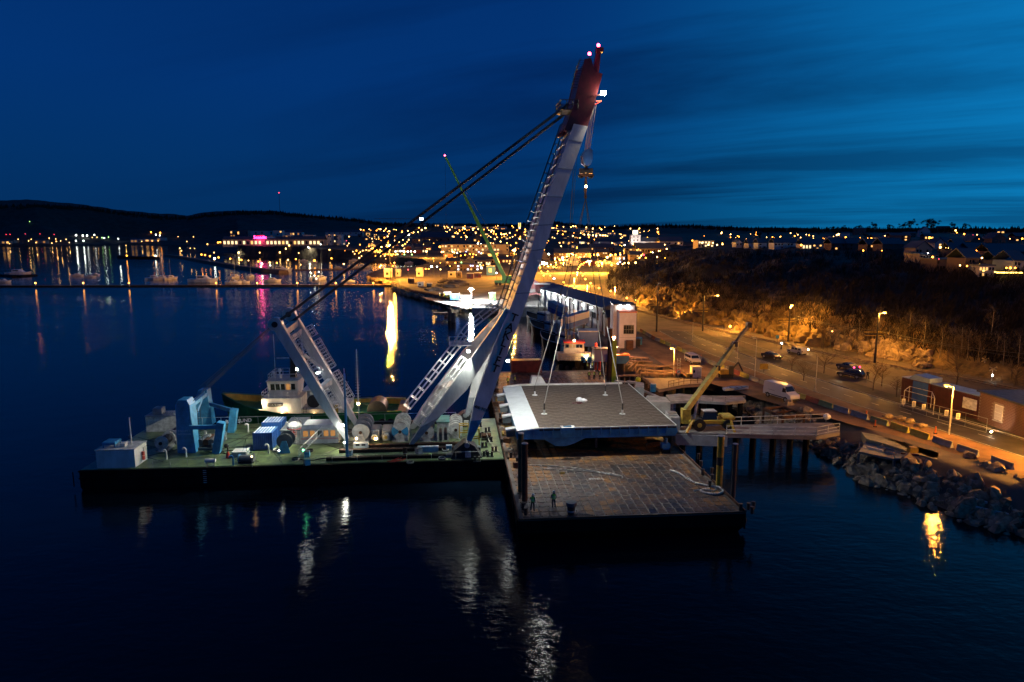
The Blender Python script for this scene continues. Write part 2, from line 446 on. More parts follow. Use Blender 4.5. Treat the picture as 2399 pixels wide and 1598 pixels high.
def hit(px, py):          # where the sight line meets the ground
    d = ray(px, py); az = math.atan2(d.x, d.y); sl = d.z/math.hypot(d.x, d.y)
    i = int(np.clip(np.searchsorted(ang, az), 1, len(ang)-1)); w = (az-ang[i-1])/(ang[i]-ang[i-1])
    col = TZ[i-1]*(1-w)+TZ[i]*w
    z = CAMH+sl*Ds; k = np.nonzero((z <= np.maximum(col, 0)) & (Ds > 60))[0]
    if len(k) == 0: k = [int(np.argmin(np.abs(Ds-2600)))]
    D = Ds[k[0]]
    return Vector((D*math.sin(az), D*math.cos(az), max(min(float(col[k[0]]), float(z[k[0]])+.5), 0)))
# ------------------------------------------------------------------ water
wm = bpy.data.materials.new('harbour_water'); wm.use_nodes = True; t = wm.node_tree; b = t.nodes['Principled BSDF']
b.inputs['Base Color'].default_value = (.0012,.0035,.008,1); b.inputs['Roughness'].default_value = .018; b.inputs['IOR'].default_value = 1.24
tcn = t.nodes.new('ShaderNodeTexCoord')
def wn(scale, stretch, rot, detail=3):
    m1 = t.nodes.new('ShaderNodeMapping'); m1.inputs['Scale'].default_value = stretch; m1.inputs['Rotation'].default_value = (0,0,rot)
    t.links.new(tcn.outputs['Object'], m1.inputs[0])
    n1 = t.nodes.new('ShaderNodeTexNoise'); n1.inputs['Scale'].default_value = scale; n1.inputs['Detail'].default_value = detail; n1.inputs['Roughness'].default_value = .6
    t.links.new(m1.outputs[0], n1.inputs['Vector']); return n1.outputs[0]
h1 = wn(1.6, (.55,1,1), .25, 4); h2 = wn(.28, (.5,1,1), -.2, 3); h3 = wn(6.0, (.8,1,1), .6, 2)
patch = wn(.02, (.4,1,1), .1, 2)
hs = math_node(t, 'ADD', math_node(t, 'MULTIPLY', h1, .30), math_node(t, 'MULTIPLY', h2, .60))
hs = math_node(t, 'ADD', hs, math_node(t, 'MULTIPLY', h3, .02))
pr = t.nodes.new('ShaderNodeMapRange'); pr.inputs['From Min'].default_value = .35; pr.inputs['From Max'].default_value = .65; pr.inputs['To Min'].default_value = .75; pr.inputs['To Max'].default_value = 1.2
t.links.new(patch, pr.inputs[0])
hs = math_node(t, 'MULTIPLY', hs, pr.outputs[0])
bp = t.nodes.new('ShaderNodeBump'); bp.inputs['Strength'].default_value = 1.0; bp.inputs['Distance'].default_value = .115
t.links.new(hs, bp.inputs['Height']); t.links.new(bp.outputs[0], b.inputs['Normal'])
o = MB().add([(-9000,-300,0),(9000,-300,0),(9000,9000,0),(-9000,9000,0)], [(0,1,2,3)]).build('water', wm); tag(o, kind='structure')
# ================================================================== crane pontoon
PLEN, PWID = 50.3, 19.0
def pthing(name, label, cat, lx=0.0, ly=0.0, z=0.0, group=None, rz=0.0): return thing(name, label, cat, PW(lx, ly, z), HA+rz, group)
T = pthing('crane_pontoon', 'long black steel pontoon with worn green deck lying side on under the big white crane', 'pontoon', 0, 0, 0)
m = MB()
m.loft([[(-PLEN+.6,.3,-1.2),(-.6,.3,-1.2),(-.6,PWID-.3,-1.2),(-PLEN+.6,PWID-.3,-1.2)],[(-PLEN,0,.4),(0,0,.4),(0,PWID,.4),(-PLEN,PWID,.4)],[(-PLEN,0,2.42),(0,0,2.42),(0,PWID,2.42),(-PLEN,PWID,2.42)]])
m.build('hull', M_hull, T)
MB().box(-PLEN+.12,-.12,.12,PWID-.12,2.425,2.5).build('deck', M_green, T)
m = MB()
for z in (2.36, 1.5): m.beam((-PLEN-.05,-.09,z),(.05,-.09,z),.16,.14)
for i in range(26): m.box(-i*2-1.05,-i*2-.95,-.06,.0,.5,2.3)
m.build('rubbing_strake', M_hull, T)
m = MB()
for k in range(7): m.box(-36.2,-35.8,-.03,-.005,.5+k*.25,.6+k*.25)
m.build('draught_mark', M_whitec, T)
m = MB()
m.rail([(-42,.25,2.5),(-36,.25,2.5)],.9,.022,2,(1.0,)).rail([(-30,.25,2.5),(-3,.25,2.5)],.95,.02,3.0,(1.0,))
m.rail([(-48,PWID-.3,2.5),(-6,PWID-.3,2.5)],1.1,.03,2.6,(1.0,))
m.build('railing', M_whitec, T)
m = MB()
rnd = random.Random(3)
for i in range(34):
    x = -rnd.uniform(3,47); m.tube((x, rnd.uniform(.6,18), 2.52), (x-rnd.uniform(2,9), rnd.uniform(.6,18), 2.52), .025, n=4)
m.build('deck_cable', M_dark, T)

# --- jib of the crane: twin web girders with rear legs
def lyn(z): return 1.6 + (min(z,48)-4.5)/43*5.6
def lyf(z): return 15.4 - (min(z,48)-4.5)/43*1.6
def prof(px, py, near=True):
    f = lyn if near else lyf; z = 20.0; p = None
    for _ in range(12):
        p = PV(px, py, f(z)); z = p.z
    return p
J = pthing('sheerleg_crane', 'huge pale blue and white sheerleg crane with red head leaning over the flat steel load', 'crane', 0, 0, 2.5)
J.location = PW(0,0,0)
FE = [(1093,1038),(1111,943),(1158,810),(1190,735),(1240,600),(1275,480),(1345,290)]       # rear edge of the near web
FR = [(1102,1038),(1149,940),(1180,849),(1224,735),(1272,595),(1311,480),(1377,296)]       # front edge
Rn = [prof(*p) for p in FE]; Fn = [prof(*p) for p in FR]
def far_of(p):
    return Vector((p.x, lyf(p.z), p.z))
def girder(re, fr, th):        # box girder in a near or far plane: webs th apart
    rings = []
    for a, b in zip(re, fr):
        rings.append([a, b, b+Vector((0,th,0)), a+Vector((0,th,0))])
    return MB().loft(rings)
girder(Rn, Fn, 1.15).build('near_jib_leg', M_white, J)
girder([far_of(p) for p in Rn], [far_of(p) for p in Fn], -1.15).build('far_jib_leg', M_white, J)
for i_, f_ in ((3,.35),(4,.1),(4,.6),(5,.1),(5,.45),(5,.8)):
    a = Rn[i_].lerp(Rn[i_+1], f_); b = Fn[i_].lerp(Fn[i_+1], f_); u_ = (Rn[i_+1]-Rn[i_]).normalized()*.06
    MB().loft([[a-u_,b-u_,b-u_+Vector((0,1.2,0)),a-u_+Vector((0,1.2,0))],[a+u_,b+u_,b+u_+Vector((0,1.2,0)),a+u_+Vector((0,1.2,0))]]).build('joint_flange', M_grey, J).location = Vector((0,-.025,0))
# rear plate between the webs above the joint
m = MB()
k0 = 3
rr = []
for i in range(k0, len(Rn)):
    a = Rn[i]; f = Fn[i]; ax = (f-a).normalized()*.25
    b = far_of(a)
    rr.append([a+Vector((0,1.15,0))+ax*.2, a+Vector((0,1.15,0))+ax, b+Vector((0,-1.15,0))+ax, b+Vector((0,-1.15,0))+ax*.2])
m.loft(rr).build('rear_plate', M_white, J)
m = MB(); 
for i in range(k0, len(Rn)-1):
    for q in range(8):
        a = Rn[i].lerp(Rn[i+1], q/8); b = far_of(a)
        m.tube(a+Vector((-.15,.4,.1)), b+Vector((-.15,-.4,.1)), .07, n=4)
m.build('cross_brace', M_grey, J)
# rear legs
def leg(re, fr, ly0, ly1, th, name):
    rings = []
    n = len(re)
    for i,(p, q) in enumerate(zip(re, fr)):
        ly = ly0+(ly1-ly0)*i/(n-1); a = PV(*p, ly); b = PV(*q, ly)
        rings.append([a, b, b+Vector((0,th,0)), a+Vector((0,th,0))])
    MB().loft(rings).build(name, M_white, J); return rings
RLn = leg([(959,1041),(987,1000),(1060,898),(1112,828),(1160,762),(1185,722)], [(969,1041),(1031,976),(1094,913),(1141,838),(1185,770),(1202,735)], 4.2, 4.6, 1.0, 'near_rear_leg')
rings = leg([(958,1004),(985,957),(1020,907),(1083,823),(1142,760),(1187,716)], [(968,1004),(1008,965),(1062,902),(1122,832),(1172,775),(1203,730)], 15.2, 12.4, -1.0, 'far_rear_leg')
for i in (2, 4):
    a = RLn[i][0]; b = rings[i][0]; MB().beam(a+Vector((.3,.8,0)), b+Vector((.3,-.8,0)), .5, .6).build('leg_cross_beam', M_white, J)
# darker lower paint on the four feet
def footpaint(P0, P1, Q0, Q1, th, name):
    s = 1 if th > 0 else -1; e = Vector((0,-.02*s,0))
    P0 = P0 + e; Q0 = Q0 + e; P1 = P1 + e; Q1 = Q1 + e
    w = Vector((0, th+.04*s, 0)); k = (Q1-P1)*.02
    MB().loft([[P0-k, Q0+k, Q0+k+w, P0-k+w], [P1-k, Q1+k, Q1+k+w, P1-k+w]]).build(name, M_blue if 'jib' in name else M_grey, J)
footpaint(Rn[0], Rn[0].lerp(Rn[1], .55), Fn[0], Fn[0].lerp(Fn[1], .55), 1.15, 'jib_foot')
footpaint(far_of(Rn[0]), far_of(Rn[0].lerp(Rn[1], .55)), far_of(Fn[0]), far_of(Fn[0].lerp(Fn[1], .55)), -1.15, 'far_leg_foot')
footpaint(RLn[0][0], RLn[1][0], RLn[0][1], RLn[1][1], 1.0, 'rear_leg_foot')
# walkways with rails up the back of the legs and boom
def walkway(pa, pb, wid, name, n=None, mt=M_white):
    m = MB(); pa = Vector(pa); pb = Vector(pb); d = pb-pa; L = d.length; n = n or int(L/1.3)
    up = d.cross(Vector((0,1,0))).normalized()
    if up.z < 0: up = -up
    for yy in (0, wid):
        o = Vector((0,yy,0))
        for f in (.05, .55, 1.1): m.tube(pa+o+up*f, pb+o+up*f, .045, n=4)
        for i in range(n+1): c = pa.lerp(pb, i/n)+o; m.tube(c, c+up*1.1, .04, n=4)
    for i in range(int(L/.45)): c = pa.lerp(pb, i*.45/L); m.tube(c+up*.05, c+up*.05+Vector((0,wid,0)), .035, n=4)
    m.build(name, mt, J)
def rp(px, py, ly): return PV(px, py, ly)
walkway(rp(962,960,5.2), rp(1078,815,5.6), .8, 'leg_walkway')
walkway(rp(1078,815,5.6), rp(1112,768,6.0), .8, 'leg_walkway')
walkway(rp(1112,768,6.0), rp(1176,718,6.4), .9, 'leg_walkway')
walkway(rp(985,1000,4.4), rp(1098,848,4.8), .9, 'leg_walkway')
wa = Rn[3]+Vector((-.1,3.2,.1)); wb = Rn[6]+Vector((-.1,3.2,.1))
walkway(wa, wb, .9, 'boom_walkway', None, M_greyd)
m = MB()
c = rp(1082,806,6); m.box(c.x-1.6,c.x+1.2,c.y-1,c.y+2,c.z-.1,c.z); m.rail([(c.x-1.6,c.y-1,c.z),(c.x+1.2,c.y-1,c.z),(c.x+1.2,c.y+2,c.z)],1.1,.04,1)
m.build('landing_platform', M_white, J)
# lettering down the near web
u = (Rn[3]-Rn[1]).normalized()
LP = [(1204,745),(1194,767),(1187,786),(1180,804),(1173,824),(1166,845),(1160,864)]
for ch, (px, py) in zip("TAKLIFT", LP):
    c = prof(px, py)
    xd = Vector((u.z, 0, -u.x)); wy = (Vector((0,lyn(30)-lyn(10),20))).normalized()
    place_text(ch, 1.42, M_black, J, c+Vector((0,-.05,0)), xd, u, 'letter', .012, .03)
c = prof(1129,958); place_text("400 TON", .50, M_dark, J, c+Vector((0,-.06,0)), Vector((u.z,0,-u.x-.0)), u, 'rating_lettering', .012, .02)
# red head
HN = [(1325,302),(1341,254),(1357,187),(1373,133),(1388,133),(1394,166),(1412,173),(1394,235),(1376,296)]
LH = [(1322,306),(1343,250),(1357,187),(1370,138),(1385,136),(1393,166),(1412,173),(1395,235),(1377,298)]
lyh = lyn(48)-.06
pn = [PV(x, y, lyh) for x, y in LH]
MB().prism(pn, (0, .35, 0)).build('head_plate', M_red, J)
MB().prism([p+Vector((0,6.0,0)) for p in pn], (0, .35, 0)).build('head_plate', M_red, J)
m = MB(); mm = [p.lerp((pn[0]+pn[3]+pn[6])/3, .12) for p in pn]
m.prism([p+Vector((0,.352,0)) for p in mm[:7]+[mm[7],mm[8]]], (0, 5.64, 0)); m.build('head_body', M_red, J)
post = [PV(x, y, lyh+1) for x, y in ((1388,170),(1399,116),(1408,120),(1403,172))]
MB().prism(post, (0,.8,0)).build('head_post', M_red, J)
c = PV(1405,118,lyh+1.4); MB().box(c.x-.5,c.x+.4,c.y-.5,c.y+.5,c.z-.25,c.z+.25).build('head_post_cap', M_red, J)
m = MB()
pp = [PV(x, y, lyh+.1) for x, y in ((1352,205),(1362,165),(1372,137))]
m.path([p+Vector((-.6,0,0)) for p in pp], .04); m.path([p+Vector((-.6,1.0,0)) for p in pp], .04)
for a_, b_ in zip(pp[:-1], pp[1:]):
    for i in range(6):
        q = a_.lerp(b_, i/6); m.tube(q+Vector((-.6,0,0)), q+Vector((-.6,1,0)), .03, n=4); m.tube(q+Vector((-.6,0,0)), q, .03, n=4)
c = PV(1330,252,lyh+2); m.box(c.x-1.2,c.x+1.0,c.y-2,c.y+2,c.z-.6,c.z-.5); m.rail([(c.x+1,c.y-2,c.z-.5),(c.x-1.2,c.y-2,c.z-.5),(c.x-1.2,c.y+2,c.z-.5),(c.x+1,c.y+2,c.z-.5)],1.1,.045,.8)
m.build('head_platform', M_dark, J)
for i,(px, py, l) in enumerate(((1381,126,lyh+.5),(1402,106,lyh+1.4))):
    c = PV(px, py, l); MB().tube(c-Vector((0,0,.7)), c, .06).build('light_stalk', M_dark, J); MB().ball(c, .22).build('aviation_light', E_redl, J)
    lamp('POINT', 'aviation_glow', c+Vector((-.3,-.5,.2)), 18, (1,.05,.15), J, .2)
c = PV(1414,218,lyh-.3); MB().box(c.x-.28,c.x+.28,c.y-.1,c.y+.2,c.z-.22,c.z+.22).build('head_floodlight', emit('floodlight_glass',(1,.86,.62),260), J)
MB().beam(c+Vector((-1.2,.2,-.3)), c+Vector((0,.2,-.1)), .1).build('floodlight_bracket', M_red, J)
lamp('SPOT', 'head_flood_beam', c+Vector((.3,-.3,-.3)), 4000, (1,.9,.72), J, .25, c+Vector((-2,3,-45)), 75)
m = MB(); a_ = PV(1396,237,lyh); b_ = PV(1409,236,lyh+.5); m.beam(a_,b_,.12).beam(PV(1393,246,lyh),b_,.12).build('head_bracket', M_redb, J)
lamp('POINT','head_bracket_glow', b_+Vector((.2,-.4,.6)), 60, (1,.8,.6), J, .1)
# floodlight arm on the boom front
a_ = prof(1258,612); b_ = PV(1276,613,lyn(26)+.3)
MB().beam(a_, b_, .14).beam(prof(1256,628), b_, .12).build('floodlight_arm', M_white, J)
MB().box(b_.x-.3,b_.x+.3,b_.y-.2,b_.y+.2,b_.z-.32,b_.z-.16).build('downlight', emit('downlight_glass',(.97,1,.95),420), J)
lamp('SPOT','downlight_beam', b_+Vector((0,0,-.5)), 26000, (.97,1,.95), J, .3, b_+Vector((5.5,2.5,-26)), 110, .6)
# hook, ropes and block
HX = PV(1372,465,12.8)
tipb = PV(1392,240,lyh+2.5)
m = MB()
for dx, dy in ((-.45,0),(-.25,2),(.0,0),(.2,2),(.4,1),(-.1,1)):
    m.tube(Vector((tipb.x+dx, tipb.y+dy-.5, tipb.z)), PV(1376+dx*14,352,12.4+dy*.3), .04, n=4)
m.build('hoist_rope', mat('pale_wire_rope',(.42,.36,.3),.5,metal=.3), J)
m = MB()
for px0, px1, yb, l in ((1352,1333,560,9),(1356,1338,560,11),(1348,1330,620,9.5)):
    m.tube(PV(px0,300,l), PV(px1,yb,l), .025, n=4)
m.build('guy_rope', M_dark, J)
B = pthing('hook_block', 'big blue sheave block with double hook hanging from the red crane head', 'hook block', 0,0,0)
c = PV(1377,368,12.6)
prf = [(1371,352),(1380,347),(1388,350),(1389,372),(1384,386),(1374,388),(1367,382),(1364,366)]
MB().prism([PV(x,y,12.0) for x,y in prf], (0,.25,0)).build('cheek_plate', M_blued, B)
MB().prism([PV(x,y,12.0)+Vector((0,1.3,0)) for x,y in prf], (0,.25,0)).build('cheek_plate', M_blued, B)
m = MB()
for k in range(4): m.disc_y((c.x,c.z), .62, 12.3+k*.24, 12.45+k*.24, 20)
m.build('sheave', M_dark, B)
h0 = PV(1374,388,12.7); h1_ = PV(1373,400,12.7)
m = MB().tube(h0+Vector((0,0,.2)), h1_, .22); m.box(h1_.x-.9,h1_.x+.9,h1_.y-.3,h1_.y+.3,h1_.z-.35,h1_.z+.3)
for s_ in (-1,1):
    pts = [h1_+Vector((s_*.25,0,-.3)), h1_+Vector((s_*.4,0,-.8)), h1_+Vector((s_*.8,0,-.9)), h1_+Vector((s_*1.0,0,-.5))]
    m.path(pts, .16, 6)
m.build('double_hook', M_dark, B)
MB().box(h1_.x-.8,h1_.x+.8,h1_.y-.35,h1_.y+.35,h1_.z-.75,h1_.z-.45).build('crosshead', M_rust, B)
GR = pthing('lifting_tackle', 'chain and shackle tackle with four long slings holding the flat steel load', 'rigging', 0,0,0)
pts = [h1_+Vector((0,0,-.8)), PV(1372,432,12.8), PV(1371,450,12.8), HX]
m = MB()
for a_, b_ in zip(pts[:-1], pts[1:]):
    n = max(2, int((b_-a_).length/.5))
    for i in range(n):
        c = a_.lerp(b_, (i+.5)/n); m.box(c.x-.17,c.x+.17,c.y-.12,c.y+.12,c.z-.22,c.z+.22) if i % 2 else m.box(c.x-.1,c.x+.1,c.y-.2,c.y+.2,c.z-.26,c.z+.26)
m.build('link_chain', M_rust, GR)
c = PV(1373,437,12.6); MB().ball(c, .17).build('tackle_light', E_warm, GR)

# --- stay ropes, gantry A frame
G = pthing('backstay_gantry', 'white twin-legged backstay frame with ladders leaning towards the stern of the pontoon', 'crane frame', 0,0,0)
gn = [(Vector(DK(812,1031)).y)]
def gleg(pa, pb, ly, wa, wb, name, th=1.0, mt=M_white):
    a_ = PV(*pa, ly); b_ = PV(*pb, ly); mid = a_.lerp(b_, .35); d = (b_-a_).normalized(); n_ = Vector((d.z,0,-d.x))
    rings = []
    for p, w in ((a_, wa), (mid, wb), (b_, wb)):
        rings.append([p-n_*w/2, p+n_*w/2, p+n_*w/2+Vector((0,th,0)), p-n_*w/2+Vector((0,th,0))])
    MB().loft(rings).build(name, mt, G); return a_, b_, n_
ga, gb, gnn = gleg((812,1031),(648,762), 6.2, .45, 1.25, 'near_leg')
fa, fb, _ = gleg((838,1002),(680,738), 12.6, .45, 1.25, 'far_leg')
for f, w in ((.93,.8),(.86,.5),(.42,.7)):
    MB().beam(ga.lerp(gb, f)+Vector((0,.6,0)), fa.lerp(fb, f)+Vector((0,.4,0)), w, .8).build('cross_beam', M_white, G)
m = MB(); m.beam(ga.lerp(gb,.86)+Vector((0,.5,0)), fa.lerp(fb,.5)+Vector((0,.5,0)), .32).beam(ga.lerp(gb,.62)+Vector((0,.5,0)), fa.lerp(fb,.86)+Vector((0,.5,0)), .25)
m.build('diagonal_brace', M_white, G)
for e, l in ((gb,6.2),(fb,12.6)):
    MB().disc_y((e.x-.2,e.z+.1), .85, e.y-.1, e.y+1.1, 20).build('sheave_housing', M_white, G)
    MB().disc_y((e.x-.2,e.z+.1), .38, e.y-.25, e.y-.105, 14).build('sheave_pin', M_dark, G)
for (P, Q, fs) in ((ga, gb, (.25,.33,.5,.58,.72,.8)), (fa, fb, (.22,.3,.38,.5,.58,.66,.78))):
    for f in fs:
        m = MB(); c = P.lerp(Q, f)+gnn*.75; d = (Q-P).normalized()*1.5
        for yy in (.1,.9):
            o_ = Vector((0,yy,0))
            m.tube(c+o_, c+o_+d, .045, n=4).tube(c+o_+gnn*.9, c+o_+d+gnn*.9, .045, n=4)
            for i in range(4): m.tube(c+o_+d*(i/3), c+o_+d*(i/3)+gnn*.9, .04, n=4)
        for i in range(6): m.tube(c+Vector((0,.1,0))+d*(i/5)+gnn*.45, c+Vector((0,.9,0))+d*(i/5)+gnn*.45, .03, n=4)
        m.build('ladder_cage', M_white, G)
ST = pthing('crane_stays', 'bundle of dark steel stay ropes running from the crane head down to the backstay frame', 'stay ropes', 0,0,0)
hd = PV(1332,250,lyh+1)
for i,(o1, o2) in enumerate((((0,.0,.42),(0,.3,.42)),((0,.1,.22),(0,.4,.22)),((0,3.2,-.28),(.1,6.2,-.5)),((0,3.3,-.48),(.1,6.3,-.7)))):
    MB().tube(hd+Vector(o1), gb+Vector(o2), .095, n=8).build('stay_rope', M_rope, ST)
ST2 = pthing('winch_ropes', 'thin dark luffing ropes from the backstay frame down to the blue winch tower', 'winch ropes', 0,0,0)
for e, px, py, l in ((gb,468,906,13),(gb,474,915,13.4),(fb,482,900,14),(fb,488,910,14.3),(gb,452,940,6.5)):
    MB().tube(e+Vector((-.6,.3,0)), PV(px,py,l), .035, n=4).build('luffing_rope', M_rope, ST2)
# ================================================================== things on the pontoon deck
ZD = 2.5
def dk(px, py): p = DK(px, py); return p.x, p.y
def boxat(px0, px1, pyb, pyt, depth):   # local box whose near foot spans px0..px1 at deck row pyb and whose near top is at row pyt
    a_ = DK(px0, pyb); b_ = DK(px1, pyb); t_ = PV(px0, pyt, a_.y)
    return a_.x, b_.x, a_.y, a_.y+depth, t_.z
# hinge pedestals
for (px0, px1, pb, ly, lab) in ((1055,1116,1076,.5,'dark triangular hinge pedestal at the near bow edge of the pontoon'),(1050,1108,1000,14.6,'dark triangular hinge pedestal under the far crane leg')):
    Fh = Rn[0] if ly < 5 else far_of(Rn[0])
    P = pthing('hinge_pedestal', lab, 'crane pedestal', Fh.x, ly, ZD)
    w = 2.0; h = Fh.z-ZD+.35
    MB().prism([(-w,0,0),(w*.95,0,0),(w*.5,0,h*.75),(.25,0,h),(-.35,0,h),(-w*.75,0,h*.55)], (0,2.0,0)).build('bracket', M_dark, P)
    MB().disc_y((.05,h-.3), .33, -.15, 2.15, 12).build('hinge_pin', M_grey, P)
    for x in (-.8,.1,.9): MB().box(x-.05,x+.05,-.12,0,0,h*.5).build('stiffener', M_dark, P)
    MB().box(-.2,.5,-.35,-.14,.25,1.0).build('control_box', M_whitec, P)
# trough / raised rail beams
for px0, px1, py, h, mt, lab in ((795,1085,1062,.35,M_rust,'long brown steel skid beam along the near side of the winches'),(865,1090,1049,.3,M_rust,'second brown skid beam right in front of the winch drums'),(765,1075,1080,.3,M_hull,'low dark coaming along the near deck edge'),(862,1050,997,.45,M_dark,'dark pipe trunk along the far deck edge behind the winches')):
    a_ = DK(px0, py); b_ = DK(px1, py-3)
    P = pthing('skid_beam', lab, 'deck beam', a_.x, a_.y, ZD)
    L = b_.x-a_.x
    MB().box(0,L,0,.4,0,h).build('beam_web', mt, P)
    m = MB()
    for i in range(int(L/1.1)): m.box(i*1.1,i*1.1+.08,-.1,.5,0,h+.02)
    MB().box(-.05,L+.05,-.12,.52,h+.003,h+.08).build('beam_flange', mt, P); m.build('rib', mt, P)
# winches
def winch(px, py, r, length, lab, cheek=M_grey, drum=M_greyd, n=2, cat='winch', group=None):
    x, y = dk(px, py)
    P = pthing('deck_winch', lab, cat, x, y, ZD, group)
    MB().box(-r*.9,r*.9,-.1,length+.1,0,.25).build('bedplate', M_grey, P)
    MB().disc_y((0,r+.25), r*.62, 0, length, 20).build('rope_drum', drum, P)
    for i in range(n+1):
        yy = length*i/n
        MB().disc_y((0,r+.25), r, yy-.09, yy+.09, 26).build('flange', cheek, P)
    m = MB()
    for k in range(int(length/.12)): 
        yy = .12+k*.12
        if yy < length-.1: m.disc_y((0,r+.25), r*.70, yy-.05, yy+.05, 16)
    m.build('wound_rope', M_dark, P)
    MB().prism([(-r*.55,-.12,0),(r*.55,-.12,0),(.15,-.12,r+.35),(-.15,-.12,r+.35)], (0,-.15,0)).build('bearing_stand', M_whitec, P)
    MB().disc_y((0,r+.25), .22, -.4, -.28, 12).build('axle_cap', M_rust, P)
    return P
winch(846,1036,1.15,5.2,'green-ended mooring winch with wide drum nearest the backstay frame',M_grey,M_teal,3)
W2 = winch(938,1034,1.15,5.2,'hoist winch with blue and white painted cheek between the green motors and the rear leg',M_whitec,M_dark,3)
m = MB()
for a0 in (0, 180):
    t0 = math.radians(a0+55); pts = [(0,-.105,1.40)]
    for k in range(6):
        t_ = math.radians(a0-35+k*14); pts.append((1.12*math.cos(t_), -.105, 1.4+1.12*math.sin(t_)))
    m.prism(pts, (0,-.03,0))
m.build('blue_quadrant', M_blue, W2)
winch(380,1057,.85,2.2,'white anchor winch beside the stern deckhouse',M_whitec,M_whitec,1)
winch(402,1040,.85,2.4,'white anchor winch just behind the first one near the blue tower',M_whitec,M_whitec,1)
winch(1068,1026,.95,4.6,'pale striped rope drum under the front crane legs',M_whitec,M_greyd,4)
winch(1000,1034,1.0,3.0,'broad grey winch housing directly behind the near rear crane leg',M_whitec,M_grey,1)
for px, lab in ((878,'grey hydraulic motor unit left of its twin between the two big winches'),(905,'grey hydraulic motor unit beside the blue and white winch')):
    x, y = dk(px, 1036); P = pthing('hydraulic_motor', lab, 'motor', x, y, ZD, 'hydraulic motors between the winches')
    MB().bevbox(-.55,.55,.5,3.4,0,1.5,.12).build('gear_case', M_grey, P)
    MB().disc_y((0,.75), .42, -.25, .5, 16).build('motor_drum', M_whitec, P)
    MB().disc_y((0,.75), .22, -.4, -.25, 12).build('motor_cap', M_yeld, P)
    m = MB()
    for k in range(5): m.box(-.62,.62,.8+k*.5,.95+k*.5,.2,1.62)
    m.build('cooling_rib', M_grey, P)
x, y = dk(846,1049); P = pthing('valve_cabinet', 'small white cabinet with two dark gauges at the foot of the green winch', 'cabinet', x, y, ZD)
MB().bevbox(-.95,.95,-.3,.4,.0,.75,.05).build('cabinet_body', M_white, P)
for k in (-.4,.35): MB().box(k-.25,k+.25,-.32,-.302,.35,.6).build('gauge_window', M_dark, P)
# white machinery frame house
x0,x1,y0,y1,zt = boxat(1024,1052,1034,990,3.6)
P = pthing('winch_house', 'tall white machinery house with arched openings beside the pale rope drum', 'machine house', (x0+x1)/2, y0, ZD)
w = (x1-x0)/2; h = zt-ZD
MB().box(-w,w,0,3.4,h-.7,h).build('house_top', M_whitec, P)
for sx in (-w, -.12, w-.25): MB().box(sx,sx+.25,0,3.4,0,h-.7).build('house_leg', M_whitec, P)
MB().box(-w+.25,w-.25,.4,3.0,0,.9).build('inner_machine', M_greyd, P)
MB().beam((w,-.1,1.5),(w+1.6,-.1,.1),.12).build('brace', M_whitec, P)
MB().box(-w-.1,w+.1,-.1,3.5,h+.003,h+.08).build('house_roof', M_teal, P)
# yellow frames by the foot
for px, py, hh in ((1087,1030,2.0),(1112,1048,2.4)):
    x, y = dk(px, py); P = pthing('access_scaffold', 'yellow steel access scaffold %s the near crane foot' % ('left behind' if px < 1100 else 'just right of'), 'frame', x, y, ZD)
    m = MB()
    for a_ in (-.6,.6):
        for b_ in (0,.9): m.beam((a_,b_,0),(a_,b_,hh),.13)
    m.build('post', M_yel, P); m = MB()
    for z in (hh*.5,hh): m.beam((-.6,0,z),(.6,0,z),.12).beam((-.6,.9,z),(.6,.9,z),.12).beam((-.6,0,z),(-.6,.9,z),.12).beam((.6,0,z),(.6,.9,z),.12)
    m.build('crossbar', M_yel, P)
# accommodation
x0,x1,y0,y1,zt = boxat(706,792,1040,1003,3.6)
A = pthing('deck_cabin', 'white crew cabin with five square windows and red stripes on the pontoon deck', 'cabin', x0, y0, ZD)
L = x1-x0; h = zt-ZD
MB().loft([[(0,0,0),(L,0,0),(L,3.4,0),(0,3.4,0)],[(0,0,h*.95),(L,0,h*.95),(L,3.4,h*.95),(0,3.4,h*.95)],[(.25,.25,h+.3),(L-.25,.25,h+.3),(L-.25,3.2,h+.3),(.25,3.2,h+.3)]]).build('cabin_wall', M_white, A)
for k in range(5):
    xa = .3+k*(L-.4)/5; ww = (L-.4)/5-.28
    f = MB().box(xa-.05,xa+ww+.05,-.03,-.003,h*.42,h*.86).build('window_frame', M_whitec, A)
    MB().box(xa,xa+ww,-.045,-.031,h*.46,h*.82).build('pane', E_wind if k in (0,1,3,4) else M_glass, f)
for z in (h*.33,h*.28): MB().box(.02,L-.02,-.02,-.004,z,z+.04).build('red_stripe', M_redb, A)
x0b,x1b,y0b,y1b,ztb = boxat(659,705,1042,1010,3.4)
A2 = pthing('machinery_casing', 'white casing with dark roof joined to the left of the crew cabin', 'casing', x0b, y0b, ZD)
L2 = x1b-x0b-.05; h2_ = ztb-ZD
MB().box(0,L2,0,6.5,0,h2_).build('casing_wall', M_whitec, A2)
MB().box(-.1,L2+.02,-.1,6.6,h2_+.003,h2_+.12).build('casing_roof', M_greyd, A2)
m = MB()
for sx in (L2-1.0,L2-.55): m.beam((sx,-.08,0),(sx,-.08,h2_+.4),.06)
for k in range(8): m.tube((L2-1.0,-.08,.25+k*.25),(L2-.55,-.08,.25+k*.25),.025,n=4)
m.build('ladder', M_whitec, A2)
m = MB()
for x_, y_ in ((.5,2),(1.3,4),(2.0,3)): m.path([(x_,y_,h2_),(x_,y_,h2_+.5),(x_-.2,y_,h2_+.65),(x_-.35,y_,h2_+.45)], .07, 6)
m.build('vent_pipe', M_whitec, A2)
x, y = dk(668,1010)
P = pthing('ventilation_dome', 'white dome with red edge on the roof behind the blue containers', 'dome', PV(690,993,9).x, 9, PV(690,999,9).z)
